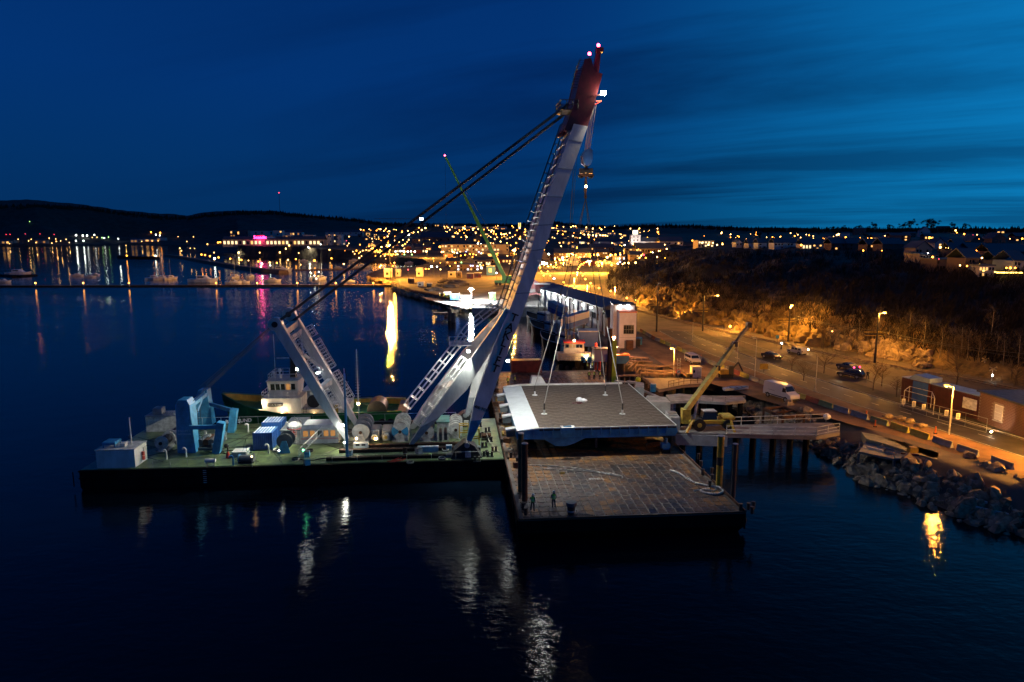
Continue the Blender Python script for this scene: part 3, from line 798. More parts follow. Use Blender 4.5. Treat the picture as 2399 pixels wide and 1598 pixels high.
MB().ball((0,0,0), .95, 14, 7, .7).build('dome_cap', M_white, P); MB().tube((0,0,-1.2),(0,0,-.1),.98,n=16).build('dome_ring', M_redb, P)
# blue containers
def container(name, lab, loc, rz, L, Wd, H, mt, roof=None, ridges=9, group=None):
    P = thing(name, lab, 'container', loc, rz, group)
    MB().box(-L/2+.05,L/2-.05,-Wd/2+.05,Wd/2-.05,.1,H-.05).build('container_body', mt, P)
    for sx in (-1,1):
        for sy in (-1,1): MB().box(sx*(L/2-.07)-.07,sx*(L/2-.07)+.07,sy*(Wd/2-.07)-.07,sy*(Wd/2-.07)+.07,0,H).build('corner_post', mt, P)
    m = MB(); n = int(L/.28)
    for i in range(n):
        x_ = -L/2+.2+i*(L-.4)/n; m.box(x_,x_+.13,-Wd/2+.01,-Wd/2+.05,.15,H-.15).box(x_,x_+.13,Wd/2-.05,Wd/2-.01,.15,H-.15)
    n = int(Wd/.28)
    for i in range(n):
        y_ = -Wd/2+.2+i*(Wd-.4)/n; m.box(-L/2+.01,-L/2+.05,y_,y_+.13,.15,H-.15).box(L/2-.05,L/2-.01,y_,y_+.13,.15,H-.15)
    m.build('corrugation', mt, P)
    m = MB(); 
    for i in range(ridges):
        x_ = -L/2+.1+i*(L-.2)/ridges; m.loft([[(x_,-Wd/2+.1,H-.05),(x_+.24*L/ridges*1.6,-Wd/2+.1,H-.05),(x_+.17*L/ridges*1.6,-Wd/2+.1,H+.02),(x_+.05,-Wd/2+.1,H+.02)],[(x_,Wd/2-.1,H-.05),(x_+.24*L/ridges*1.6,Wd/2-.1,H-.05),(x_+.17*L/ridges*1.6,Wd/2-.1,H+.02),(x_+.05,Wd/2-.1,H+.02)]])
    m.build('roof_ridge', roof or mt, P)
    return P
x, y = dk(616,1056); container('deck_container', 'blue container with pale ribbed roof in front, nearest the deck edge', PW(x, y+1.6, ZD), HA, 2.45, 3.0, 2.35, M_blued, M_white, 6)
x, y = dk(637,1029); container('deck_container', 'blue container with pale ribbed roof standing behind the nearer one', PW(x, y+1.6, ZD), HA, 2.6, 3.0, 2.35, M_blued, M_white, 6)
# big hose reel
x, y = dk(668,1061)
P = pthing('hose_reel', 'large dark cable reel on a blue stand right of the blue containers', 'reel', x, y, ZD)
for yy in (0,1.5): MB().disc_y((0,1.5), 1.0, yy, yy+.08, 26).build('reel_flange', M_greyd, P)
MB().disc_y((0,1.5), .62, .08, 1.5, 20).build('wound_hose', M_black, P)
MB().prism([(-.9,-.1,0),(.7,-.1,0),(.25,-.1,1.6),(-.3,-.1,1.6)], (0,-.1,0)).build('reel_stand', M_blue, P)
# blue winch tower
x0,x1,y0,y1,zt = boxat(416,457,1062,938,2.6)
BT = pthing('winch_tower', 'tall blue steel tower frame with slanting props at the stern end of the deck', 'tower', x0, y0, ZD)
L = x1-x0; h = zt-ZD
MB().loft([[(0,0,0),(L,0,0),(L,2.0,0),(0,2.0,0)],[(.15,0,h-.7),(L*.86,0,h-.7),(L*.86,2.0,h-.7),(.15,2.0,h-.7)],[(.5,0,h),(L*.72,0,h),(L*.72,2.0,h),(.5,2.0,h)]]).build('near_column', M_blue, BT)
fy = DK(470,996).y-y0; fx = DK(466,996).x-x0; fz = PV(480,914,fy+y0).z-ZD
MB().loft([[(fx,fy,0),(fx+1.9,fy,0),(fx+1.9,fy+1.6,0),(fx,fy+1.6,0)],[(fx-.1,fy,fz-.9),(fx+1.5,fy,fz-.9),(fx+1.5,fy+1.6,fz-.9),(fx-.1,fy+1.6,fz-.9)],[(fx+.3,fy,fz),(fx+1.45,fy,fz),(fx+1.45,fy+1.6,fz),(fx+.3,fy+1.6,fz)]]).build('far_column', M_blue, BT)
MB().beam((L*.6,1.8,h-1.1),(fx+1.0,fy+.3,fz-.7),.75,.5).build('diagonal_beam', M_blue, BT)
MB().beam((L*.75,1.9,h-2.6),(fx+.9,fy+.3,h-2.0),.4,.5).build('tie_beam', M_blue, BT)
# slanting props
pa = DK(508,1061); pb = PV(519,989,pa.y); qa = PV(540,1010,pa.y+5); qb = PV(551,960,pa.y+5)
off = Vector((x0,y0,ZD))
for a_, b_ in ((pa-off, pb-off), (Vector(DK(543,1012))-off, PV(549,958,DK(543,1012).y)-off)):
    MB().beam(a_, b_, 1.0, .9, up=(1,0,0)).build('slanting_prop', M_blue, BT)
    MB().beam((L*.8,a_.y,b_.z-.6) if a_.y < 4 else (fx+1.5,fy+.5,b_.z-.3), (b_.x,b_.y,b_.z-.6 if a_.y < 4 else b_.z-.3), .35, .5).build('top_beam', M_blue, BT)
m = MB()
for sx in (L+.12,L+.5): m.beam((sx,1.2,0),(sx,1.2,h*.8),.05)
for k in range(16): m.tube((L+.12,1.2,.3+k*.32),(L+.5,1.2,.3+k*.32),.025,n=4)
m.build('ladder', M_dark, BT)
place_text('TAKLIFT 1', .34, mat('pale_blue_lettering_paint',(.25,.45,.62),.5), BT, (L*.46,-.02,h*.42), (1,0,0), (0,0,1), 'name_lettering', .008, .008)
place_text('ROTTERDAM', .27, MATS['pale_blue_lettering_paint'], BT, (L*.46,-.02,h*.42-.42), (1,0,0), (0,0,1), 'port_lettering', .008, .006)
# machinery clutter under the tower
m = MB(); rnd = random.Random(11)
P = pthing('tower_winch', 'cluttered dark winch machinery under the blue tower', 'winch', *dk(480,1055), ZD)
MB().box(-1.3,1.3,0,4,0,.3).build('bedplate', M_greyd, P)
for k in range(3): MB().disc_y((-.7+k*.7,.9), .42, .4, 3.0, 14).build('rope_drum', M_rust if k == 1 else M_greyd, P)
for k in range(14):
    a_ = (rnd.uniform(-1.3,1.3), rnd.uniform(0,3.5), .3); m.box(a_[0],a_[0]+.25,a_[1],a_[1]+.3,.3,.3+rnd.uniform(.2,1.3))
m.build('pump', M_whitec, P)
# stern deckhouses
x0,x1,y0,y1,zt = boxat(227,314,1098,1056,2.9)
P = pthing('deckhouse', 'blue-white steel deckhouse at the near stern corner of the pontoon', 'deckhouse', x0, y0+.05, ZD)
L = x1-x0; h = zt-ZD
MB().loft([[(0,0,0),(L,0,0),(L,3.2,0),(0,3.2,0)],[(0,0,h),(L,0,h),(L,3.2,h),(0,3.2,h)]]).build('deckhouse_wall', M_white, P)
MB().box(-.08,L+.08,-.08,3.28,h+.003,h+.09).build('deckhouse_roof', M_whitec, P)
m = MB(); m.bevbox(.5,2.0,.6,2.2,h+.45,h+.8,.08)
for sx in (.6,1.9):
    for sy in (.7,2.1): m.box(sx-.05,sx+.05,sy-.05,sy+.05,h+.09,h+.45)
m.build('roof_unit', M_blue, P)
MB().bevbox(2.4,3.0,.8,1.5,h+.09,h+.55,.06).build('roof_vent', M_whitec, P)
for k,(z0,z1) in enumerate(((1.0,1.45),(.45,.9))): MB().disc_y((0,0),.01,0,.01,4) if 0 else MB().tube((L+.28,1.6,z0),(L+.28,1.6,z1),.17,n=10).build('gas_bottle', M_redb, P)
MB().box(L-.004,L+.1,2.2,2.9,.2,1.8).build('deckhouse_door', M_whitec, P)
x0,x1,y0,y1,zt = boxat(343,417,1012,976,2.6)
P = pthing('deckhouse', 'low grey deckhouse at the far stern corner behind the white winches', 'deckhouse', x0, y0, ZD)
L = x1-x0; h = zt-ZD
MB().box(0,L,0,2.8,0,h).build('deckhouse_wall', M_whitec, P)
MB().box(-.08,L+.08,-.08,2.88,h+.003,h+.09).build('deckhouse_roof', M_grey, P)
MB().bevbox(.8,2.0,.6,2.0,h+.09,h+1.0,.08).build('roof_vent', M_grey, P)
m = MB()
for k in range(6): m.tube((2.2+k*.3,.5,h+.1),(2.4+k*.3,.5,h+.5),.06,n=5)
m.build('roof_pipe', M_whitec, P)
x0,x1,y0,y1,zt = boxat(398,418,1052,1010,2.2)
P = pthing('white_locker', 'white locker with slatted front standing against the blue tower', 'locker', x0, y0+2, ZD)
MB().box(0,1.3,0,1.6,0,1.9).build('locker_body', M_white, P); m = MB()
for k in range(2): m.box(.15+k*.6,.55+k*.6,-.03,-.003,.9,1.6)
m.build('locker_louvre', M_greyd, P)
# masts and poles
def pole(name, lab, px, py, ptop, r, mt, top=None, extra=None, cat='mast', r2=None):
    x, y = dk(px, py); z = PV(px, ptop, y).z; P = pthing(name, lab, cat, x, y, ZD)
    MB().tube((0,0,0),(0,0,z-ZD),r,r2 if r2 else r*.6,8).build('mast_tube', mt, P); return P, z-ZD
P, h = pole('deck_mast','dark blue mast rising at the near deck edge in front of the crew cabin',814,1076,876,.2,M_blue)
m = MB()
for k in range(5): m.tube((-.5+k*.04,0,h-1-k*.5),(.5-k*.04,0,h-1-k*.5),.02,n=4)
m.tube((0,0,h),(0,0,h+.7),.03,n=4)
m.build('antenna_arm', M_whitec, P); MB().box(-.35,.35,-.35,.35,0,.12).build('mast_base', M_blue, P)
P, h = pole('lattice_mast','tall grey antenna mast with many short arms beyond the winches',841,988,818,.1,M_whitec)
m = MB()
for k in range(24): 
    z = 1+k*(h-1)/24; w = .42-.2*(k/24); m.tube((-w,0,z),(w,0,z),.022,n=4).tube((0,-w,z),(0,w,z),.022,n=4)
m.build('antenna_arm', M_whitec, P)
P, h = pole('stern_pole','white pole standing on the near stern deckhouse roof',303,1040,979,.1,M_whitec)
P.location = PW(DK(303,1090).x, DK(303,1090).y+1.0, PV(303,1043,DK(303,1090).y+1).z-.1)
MB().box(-.3,-.1,-.1,.1,1.0,1.3).build('pole_lamp', M_greyd, P)
P, h = pole('navigation_light_post','slim post with a bright green navigation light at the near deck edge',712,1092,1056,.03,M_greyd,cat='signal light')
MB().ball((0,0,h+.08),.11).build('green_light', E_green, P); lamp('POINT','green_glow',(0,-.3,h+.1),14,(.1,1,.4),P,.08)
P, h = pole('rigging_post','thin dark derrick post between the hatch and the near mooring winch',578,1070,1028,.035,M_dark)
MB().tube((0,0,h),(-.6,0,.2),.012,n=4).build('stay_wire', M_dark, P)
# small deck fittings
def fitting(name, lab, cat, px, py): return pthing(name, lab, cat, *dk(px, py), ZD)
P = fitting('hatch_box','pale flat-topped hatch box between red cone and rigging post','hatch',560,1072)
MB().bevbox(-.85,.85,0,1.6,0,.62,.04).build('hatch_coaming', M_whitec, P); MB().box(-.9,.9,-.05,1.65,.623,.70).build('hatch_lid', M_white, P)
P = fitting('mooring_winch','small dark mooring winch at the near deck edge','winch',576,1086)
MB().tube((-.8,.4,.55),(.8,.4,.55),.42,n=14).build('rope_drum', M_greyd, P); MB().box(-.9,.9,0,.9,0,.2).build('bedplate', M_dark, P)
for s_ in (-.85,.85): MB().tube((s_-.05,.4,.55),(s_+.05,.4,.55),.52,n=16).build('flange', M_blue if s_ < 0 else M_greyd, P)
P = fitting('life_raft','white life raft canister on a low stand near the stern','life raft',494,1093)
MB().tube((-.6,0,.75),(.6,0,.75),.24,n=12).build('canister', M_white, P); m = MB()
for sx in (-.4,.4):
    for sy in (-.2,.2): m.beam((sx,sy,0),(sx,sy,.6),.05)
m.build('stand_leg', M_grey, P)
P = fitting('red_ventilator','red cone-based ventilator on the open green deck','ventilator',535,1072)
MB().tube((0,0,0),(0,0,.75),.30,.12,10).build('cone_base', M_redb, P); MB().tube((0,0,.75),(0,0,1.3),.08).build('neck', M_dark, P); MB().ball((-.15,0,1.5),.3).build('cowl', M_dark, P)
for i,(px,py,lab) in enumerate(((582,1012,'white goose-neck vent behind the far blue container row'),(547,1090,'grey goose-neck vent at the near edge by the red ventilator'),(630,1062,'goose-neck vent in the shade of the nearer blue container'),(437,1071,'small white vent pipe in front of the blue tower'),(391,1076,'white vent pipe right of the stern winches'))):
    P = fitting('goose_neck_vent', lab, 'vent', px, py)
    MB().path([(0,0,0),(0,0,1.0),(-.12,0,1.18),(-.35,0,1.18),(-.42,0,1.0)], .11, 8).build('vent_pipe_bend', M_white if i != 1 else M_blue, P)
P = fitting('gangway','white aluminium gangway with rails lying on the deck below the cabin','gangway',700,1074)
a_ = Vector((0,0,.3)); b_ = DK(756,1042)-DK(700,1074)+Vector((0,0,1.6))
m = MB()
for yy in (0,.7):
    o_ = Vector((0,yy,0)); m.beam(a_+o_, b_+o_, .06).tube(a_+o_+Vector((0,0,.8)), b_+o_+Vector((0,0,.8)), .03, n=4)
    for k in range(9): c = a_.lerp(b_, k/8)+o_; m.tube(c, c+Vector((0,0,.8)), .025, n=4)
m.build('side_rail', M_whitec, P); m = MB()
for k in range(12): c = a_.lerp(b_, k/11); m.beam(c, c+Vector((0,.7,0)), .12, .03)
m.build('tread', M_whitec, P)
P = fitting('rope_heap','tangled red rope and frame lying by the near deck edge','rope',928,1082)
m = MB(); rnd = random.Random(4)
for k in range(9): m.tube((rnd.uniform(-1.3,1),rnd.uniform(-.3,.3),.08),(rnd.uniform(-1,1.3),rnd.uniform(-.3,.3),rnd.uniform(.05,.5)),.05,n=5)
m.build('red_rope', M_redb, P)
P = fitting('bridge_crawler_box','white long equipment box beside the brown skid beams','box',1003,1058)
MB().bevbox(-1.3,1.3,-.3,.3,.0,.62,.05).build('box_body', M_white, P); MB().box(-1.33,1.33,-.33,.33,.63,.72).build('box_lid', M_whitec, P)
P = fitting('control_post','small white control stand with grey panel left of the hinge pedestal','control stand',1052,1056)
MB().box(-.4,.4,-.1,.3,0,.75).build('stand_body', M_whitec, P); MB().box(-.32,.32,-.12,-.102,.3,.65).build('control_panel', M_blue, P)
# bollards and fairleads on the bow deck
bl = [(1148,1070),(1158,1058),(1135,1048),(1120,1062),(1147,1035),(1128,1024),(1142,1012),(1122,1000),(1137,1068),(1118,1082)]
BB = None
for i,(px,py) in enumerate(bl):
    lab = 'dark twin bollard on the green bow deck, %s counted from the near edge' % ordn(sorted(bl, key=lambda q: -q[1]).index((px,py)))
    if BB is None:
        BB = fitting('bollard', lab, 'bollard', px, py); BB['group'] = 'bollards on the pontoon bow'
        ka = [MB().box(-.45,.45,-.2,.2,0,.08).build('bollard_base', M_dark, BB)]
        for s_ in (-.25,.25): ka.append(MB().tube((s_,0,.08),(s_,0,.6),.14,n=10).tube((s_,0,.6),(s_,0,.68),.19,n=10).build('bollard_post', M_dark, BB))
    else: copy_fast(BB, ka, PW(*dk(px,py),ZD), HA+R.uniform(0,1.5), lab)
P = fitting('windlass','rusty windlass with hawser at the bow end of the green deck','windlass',1140,1030)
MB().tube((-.6,0,.6),(.6,0,.6),.32,n=12).build('windlass_drum', M_rust, P); MB().box(-.7,.7,-.4,.4,0,.3).build('bedplate', M_dark, P)
MB().path([(0,0,.9),(.3,-2,.3),(.9,-4.5,.1),(1.6,-6.5,.1)], .05, 5).build('hawser', M_sling, P)

# loose gear
rr_ = random.Random(19); gear = []
for k in range(34):
    px, py = rr_.uniform(420,1120), rr_.uniform(1046,1090) if k % 3 else rr_.uniform(1008,1030)
    gear.append((px,py,rr_.choice(('coil','crate','drum','hose','pallet'))))
gear.sort(); gc = {}
for px,py,k in gear:
    gc[k] = gc.get(k,0)+1
    P = fitting({'coil':'rope_coil','crate':'tool_crate','drum':'oil_drum','hose':'deck_hose','pallet':'wooden_pallet'}[k], {'coil':'coil of rope','crate':'small tool crate','drum':'oil drum','hose':'loose dark hose','pallet':'wooden pallet with gear'}[k]+' on the green pontoon deck, %s from the stern' % ordn(gc[k]-1), {'coil':'rope','crate':'crate','drum':'drum','hose':'hose','pallet':'pallet'}[k], px, py); P['group'] = 'loose gear on the pontoon deck'
    a0 = rr_.uniform(0,3)
    if k == 'coil':
        for z in range(3): MB().path([(.42*math.cos(t_*.7),.42*math.sin(t_*.7),.06+z*.09) for t_ in range(10)],.05,5).build('rope_turn', M_sling if rr_.random() < .5 else M_dark, P)
    elif k == 'crate': MB().cbox((0,0,.35),(rr_.uniform(.6,1.2),.6,.7),a0).build('crate_body', rr_.choice((M_grey,M_yeld,M_blue,M_whitec)), P); MB().cbox((0,0,.73),(.7,.66,.05),a0).build('crate_lid', M_greyd, P)
    elif k == 'drum': MB().tube((0,0,0),(0,0,.88),.29,n=12).build('drum_body', rr_.choice((M_blue,M_rust,M_redb)), P); MB().tube((0,0,.42),(0,0,.46),.31,n=12).build('drum_hoop', M_dark, P)
    elif k == 'hose': MB().path([(q_*.6,math.sin(q_*1.1+a0)*.4,.05) for q_ in range(8)],.05,5).build('hose_length', M_black, P)
    else:
        for q_ in range(4): MB().box(-.6,.6,-.5+q_*.28,-.3+q_*.28,.1,.14).build('pallet_slat', M_timber, P)
        MB().box(-.5,.4,-.3,.3,.145,.5).build('pallet_load', M_greyd, P)
# ---- deck lighting: floodlights fixed to gantry and jib
def fix(loc, tgt, e, col, spot, lab, root=None, r=.14, em=E_white, size=.18):
    P = pthing('deck_floodlight', lab, 'floodlight', *loc)
    MB().box(-size,size,-size*.6,size*.6,-size*.8,size*.8).build('floodlight_lens', em, P)
    MB().box(-size*1.15,size*1.15,-size*.8,size*.8,size*.82,size*1.1).build('floodlight_hood', M_dark, P)
    lamp('SPOT','flood_beam',(0,-.25,-.28), e, col, P, r, Vector(tgt)-Vector(loc), spot, .5)
gl = ga.lerp(gb,.62)
fix((gl.x-.9,gl.y+.5,gl.z), (gl.x-12,6,2.5), 8500, (1,.97,.8), 100, 'floodlight on the near gantry leg shining on the stern deck')
gl = fa.lerp(fb,.50)
fix((gl.x-.9,gl.y,gl.z), (gl.x-9,9,2.5), 2600, (.95,1,.85), 100, 'floodlight on the far gantry leg above the blue containers')
gl = ga.lerp(gb,.10)
fix((gl.x+.4,gl.y-.3,gl.z+.6), (-26,2,2.5), 900, (1,.93,.75), 130, 'low lamp at the foot of the near gantry leg')
gl = RLn[3][0]
fix((gl.x-.8,gl.y,gl.z+.3), (gl.x-9,7,2.5), 3600, (.93,1,.9), 110, 'floodlight high on the near rear crane leg over the winches')
gl = RLn[4][1]
fix((Fn[2].x+.6, Fn[2].y+1.0, Fn[2].z), (-4,9,2.5), 2400, (.9,1,.92), 120, 'floodlight on the front leg over the bow deck')
fix((-16.5,7,3.4), (RLn[4][0].x+.5,4.5,24), 13000, (1,.80,.66), 52, 'deck lamp behind the brown beams aimed up the crane legs', em=E_warm)
fix((-19.5,9.5,3.6), (Rn[5].x,9,38), 42000, (1,.92,.88), 22, 'narrow deck lamp aimed along the back of the boom', em=E_warm)
fix((RLn[5][0].x-1.2,9.0,RLn[5][0].z+.3), (Rn[6].x+.5,8.5,Rn[6].z), 16000, (.98,.98,1), 34, 'strip floodlight at the leg joint lighting the boom walkway')
# lamps at the near deck edge whose light streaks the water
for px, py, c_, lab in ((808,1060,E_white,'bright white lamp beside the deck mast'),(836,1050,E_warm,'warm lamp at the foot of the green winch'),(591,1094,E_warm,'tiny warm lamp on the near deck edge'),(655,1080,E_white,'tiny white lamp low on the deck edge')):
    P = fitting('edge_lamp', lab, 'lamp', px, py); MB().tube((0,0,0),(0,0,1.2),.03).build('lamp_post', M_grey, P); MB().ball((0,0,1.3),.12 if px > 700 else .07).build('lamp_globe', c_, P)
    if px > 700: lamp('POINT','lamp_glow',(0,-.3,1.5),90,WHT if c_ == E_white else WRM,P,.1)
# ================================================================== cargo barge
BLEN, BWID = 73.0, 22.9
def bthing(name, label, cat, lx=0.0, ly=0.0, z=0.0, group=None, rz=0.0): return thing(name, label, cat, BW(lx, ly, z), HA+rz, group)
def bk(px, py, z=2.5): p = BL(W(px, py, z)); return p.x, p.y
C = bthing('cargo_barge', 'flat black cargo barge with rusty plated deck under the lifted bridge section', 'barge')
MB().loft([[(.4,2.2,-1.0),(BWID-.4,2.2,-1.0),(BWID-.4,BLEN-2,-1.0),(.4,BLEN-2,-1.0)],[(0,.25,1.0),(BWID,.25,1.0),(BWID,BLEN,1.0),(0,BLEN,1.0)],[(0,0,2.40),(BWID,0,2.40),(BWID,BLEN,2.40),(0,BLEN,2.40)]]).build('hull', M_hull, C)
MBD = bpy.data.materials.new('wet_rusty_deck_plate'); MBD.use_nodes = True; t = MBD.node_tree; b = t.nodes['Principled BSDF']
oi = t.nodes.new('ShaderNodeObjectInfo'); tcn = t.nodes.new('ShaderNodeTexCoord'); geo = t.nodes.new('ShaderNodeNewGeometry')
n1 = t.nodes.new('ShaderNodeTexNoise'); n1.inputs['Scale'].default_value = .22; n1.inputs['Detail'].default_value = 8; n1.inputs['Roughness'].default_value = .7
t.links.new(geo.outputs['Position'], n1.inputs['Vector'])
n2 = t.nodes.new('ShaderNodeTexNoise'); n2.inputs['Scale'].default_value = 1.6; n2.inputs['Detail'].default_value = 6
t.links.new(geo.outputs['Position'], n2.inputs['Vector'])
ad = math_node(t, 'ADD', n1.outputs[0], math_node(t, 'MULTIPLY', math_node(t, 'SUBTRACT', oi.outputs['Random'], .5), .13))
r = t.nodes.new('ShaderNodeValToRGB'); e = r.color_ramp.elements
e[0].position = .40; e[0].color = (.022,.017,.017,1); e[1].position = .60; e[1].color = (.26,.11,.018,1)
q = e.new(.47); q.color = (.08,.042,.024,1); q = e.new(.55); q.color = (.10,.05,.025,1)
t.links.new(ad, r.inputs[0])
mx = t.nodes.new('ShaderNodeMixRGB'); mx.blend_type = 'MULTIPLY'; mx.inputs[0].default_value = .35; t.links.new(r.outputs[0], mx.inputs[1]); 
r2 = t.nodes.new('ShaderNodeValToRGB'); r2.color_ramp.elements[0].position = .35; r2.color_ramp.elements[0].color = (.35,.35,.35,1); r2.color_ramp.elements[1].position = .6; r2.color_ramp.elements[1].color = (1,1,1,1)
t.links.new(n2.outputs[0], r2.inputs[0]); t.links.new(r2.outputs[0], mx.inputs[2]); t.links.new(mx.outputs[0], b.inputs['Base Color'])
rr = t.nodes.new('ShaderNodeMapRange'); rr.inputs['From Min'].default_value = .42; rr.inputs['From Max'].default_value = .58; rr.inputs['To Min'].default_value = .3; rr.inputs['To Max'].default_value = .62
t.links.new(n2.outputs[0], rr.inputs[0]); t.links.new(rr.outputs[0], b.inputs['Roughness'])
bpn = t.nodes.new('ShaderNodeBump'); bpn.inputs['Strength'].default_value = .5; bpn.inputs['Distance'].default_value = .015; t.links.new(n2.outputs[0], bpn.inputs['Height']); t.links.new(bpn.outputs[0], b.inputs['Normal'])
M_seam = mat('pale_salted_weld_strip', (.20,.17,.145), .75, col2=(.03,.022,.018), vscale=.10)
MB().box(.0,BWID,.0,BLEN,2.403,2.452).build('deck', M_seam, C)
# dished deck plates, each its own piece on the open fore part of the deck
nx, ny = 24, 12; pw, pl = (BWID-1.0)/nx, 1.22
def plate_mesh(w, l):
    v = []; f = []; n = 4
    for j in range(n+1):
        for i in range(n+1):
            x_, y_ = i/n, j/n; d = 16*x_*(1-x_)*y_*(1-y_)
            v.append(((x_-.5)*w, (y_-.5)*l, .012 - d*.025 + (0 if 0 < i < n and 0 < j < n else .0)))
    for j in range(n):
        for i in range(n): a_ = j*(n+1)+i; f.append((a_, a_+1, a_+n+2, a_+n+1))
    k = len(v)
    v += [(-w/2,-l/2,-.025),(w/2,-l/2,-.025),(w/2,l/2,-.025),(-w/2,l/2,-.025)]
    f += [(k,k+1,n,0),(k+1,k+2,(n+1)*(n+1)-1,n),(k+2,k+3,n*(n+1),(n+1)*(n+1)-1),(k+3,k,0,n*(n+1))]
    me = bpy.data.meshes.new('deck_plate'); me.from_pydata(v, [], f); me.materials.append(MBD); me.polygons.foreach_set('use_smooth',[True]*len(f)); return me
pm = plate_mesh(pw-.15, pl-.17)
for j in range(ny):
    for i in range(nx):
        link('deck_plate', pm, C, (.5+pw*(i+.5)+R.uniform(-.01,.01), .6+pl*(j+.5), 2.47+R.uniform(0,.012)), R.uniform(-.004,.004))
m = MB(); y0 = .6+ny*pl
for j in range(int((BLEN-y0-.6)/pl)):
    for i in range(nx):
        x_ = .5+pw*i+.05; yy = y0+pl*j+.05; z = 2.475+R.uniform(0,.012); m.box(x_,x_+pw-.14,yy,yy+pl-.15,2.455,z)
o = m.build('rear_deck_plates', MBD, C); o['kind'] = 'stuff'
m = MB()
for x_ in (0,BWID): 
    s_ = 1 if x_ == 0 else -1
    m.box(min(x_,x_+s_*.12),max(x_,x_+s_*.12),0,BLEN,2.455,2.72)
m.box(0,BWID,-.01,.1,2.455,2.62)
m.build('gunwale', M_rust, C)
fbm = MB().box(-.06,.06,-.15,.15,-.9,.9).build('fender_bar', M_hull, mesh_only=True)
for k in range(18):
    link('fender_bar', fbm, C, (-.07,k*4+.45,1.5)); link('fender_bar', fbm, C, (BWID+.07,k*4+.45,1.5))
# tyres hung on the far corner
for i,(x_,y_,z_) in enumerate(((BWID+.35,3.0,1.4),(BWID+.35,1.4,1.2),(BWID+.35,5.2,1.5))):
    P = bthing('tyre_fender','black tyre fender hung at the right bow corner of the barge, %s from the corner' % ordn((1,0,2)[i]),'tyre',x_,y_,z_,'tyres on the barge corner')
    rg_ = []
    for k in range(16):
        a_ = k*2*math.pi/16; rg_.append([(.18*math.cos(b2), (.42+.16*math.sin(b2))*math.cos(a_), (.42+.16*math.sin(b2))*math.sin(a_)) for b2 in [q_*math.pi/3 for q_ in range(6)]])
    mm_ = MB(); mm_.loft(rg_+[rg_[0]], caps=False); mm_.build('tyre_ring', M_black, P, True)
# spud piles
def pile(lab, px, pyb, pyt, r, mt, z0=2.5, cap=True):
    x_, y_ = bk(px, pyb); P = bthing('spud_pile', lab, 'pile', x_, y_, 0, 'steel piles beside the barge')
    y_w = BW(x_,y_,0).y; h = hat(pyt, y_w)
    MB().tube((0,0,-2),(0,0,h),r,r,12).build('pile_tube', mt, P)
    if cap: MB().tube((0,0,h+.003),(0,0,h+.08),r+.05,r+.05,12).build('pile_cap', M_grey, P)
    return P, h
pile('dull yellow-brown pile at the near left corner of the barge, behind the darker one', 1220, 1150, 1016, .30, mat('mossy_steel',(.075,.07,.03),.8,var=.4))
pile('dark brown pile at the near left corner of the barge', 1229, 1172, 1040, .30, M_rust)
P, h = pile('tall bright yellow pile with hose at its foot on the right side of the barge', 1684, 1140, 1022, .36, M_yel)
m = MB(); m.tube((0,0,5.0),(0,0,5.9),.372,n=12).build('dark_band', M_dark, P)
pile('thin dark pile with pale cap on the right edge of the barge', 1717, 1160, 1041, .24, mat('dark_brown_pile',(.03,.02,.02),.7))
P, h = pile('dark pile with yellow guide board behind the load near the tug', 1427, 893, 770, .45, M_rust); 
P2 = bthing('guide_board','bright yellow-green guide board strapped to the dark pile by the tug','board',*bk(1436,893),0)
MB().box(-.3,.5,-.3,.3,.2,hat(798,BW(*bk(1436,893),0).y)).build('guide_plank', mat('yellow_green_paint',(.42,.50,.03),.5), P2)
# bollards along the barge sides
BB2 = None; bl = [(1197,1072),(1212,1085),(1636,1075),(1642,1092),(1646,1112),(1667,1108),(1668,1125),(1663,1140),(1735,1195),(1753,1193),(1762,1202),(1765,1190),(1172,978),(1176,1040),(1226,1193),(1232,1205)]
for i,(px,py) in enumerate(sorted(bl, key=lambda q: -q[1])):
    lab = 'dark bollard on the barge edge, %s counted from the near end' % ordn(i)
    if BB2 is None:
        BB2 = bthing('barge_bollard', lab, 'bollard', *bk(px,py), 2.45, 'bollards on the barge edges')
        kb = [MB().tube((0,0,0),(0,0,.65),.17,n=10).build('bollard_post', M_dark, BB2), MB().tube((0,0,.65),(0,0,.73),.22,n=10).build('bollard_cap', M_dark, BB2)]
    else: copy_fast(BB2, kb, BW(*bk(px,py),2.45), HA, lab)
# hoses and small things on the barge deck
def hose(lab, pts, r, mt, name='hose', z=2.58):
    w = [W(px,py,z) for px,py in pts]; o_ = w[0].copy()
    # smooth the path
    q = w
    for _ in range(2):
        n_ = [q[0]]
        for a_, b_ in zip(q[:-1], q[1:]): n_ += [a_.lerp(b_,.25), a_.lerp(b_,.75)]
        q = n_+[q[-1]]
    ob = MB().path([p-o_ for p in q], r, 6).build(name, mt, None, True); ob.location = o_; tag(ob, lab, 'hose')
M_hose = mat('pale_rubber_hose',(.42,.40,.36),.6,var=.3,vscale=2)
hose('long thin pale hose across the left half of the barge deck', [(1235,1089),(1290,1091),(1350,1096),(1400,1105),(1455,1114),(1460,1119),(1456,1120)], .06, M_hose)
hose('second thin hose lying beside the long one, dipping towards the middle', [(1270,1098),(1310,1100),(1370,1102),(1420,1110),(1452,1116)], .045, M_hose)
hose('thick white hose looping to the foot of the yellow pile', [(1570,1102),(1592,1108),(1610,1122),(1632,1133),(1660,1138),(1685,1141),(1696,1148),(1690,1156),(1668,1158),(1645,1153),(1640,1148),(1662,1144)], .13, M_hose)
hose('thin dark hose end coiled inside the white loop', [(1625,1150),(1645,1146),(1672,1150),(1680,1146),(1672,1142)], .06, M_grey)
rr_ = random.Random(23)
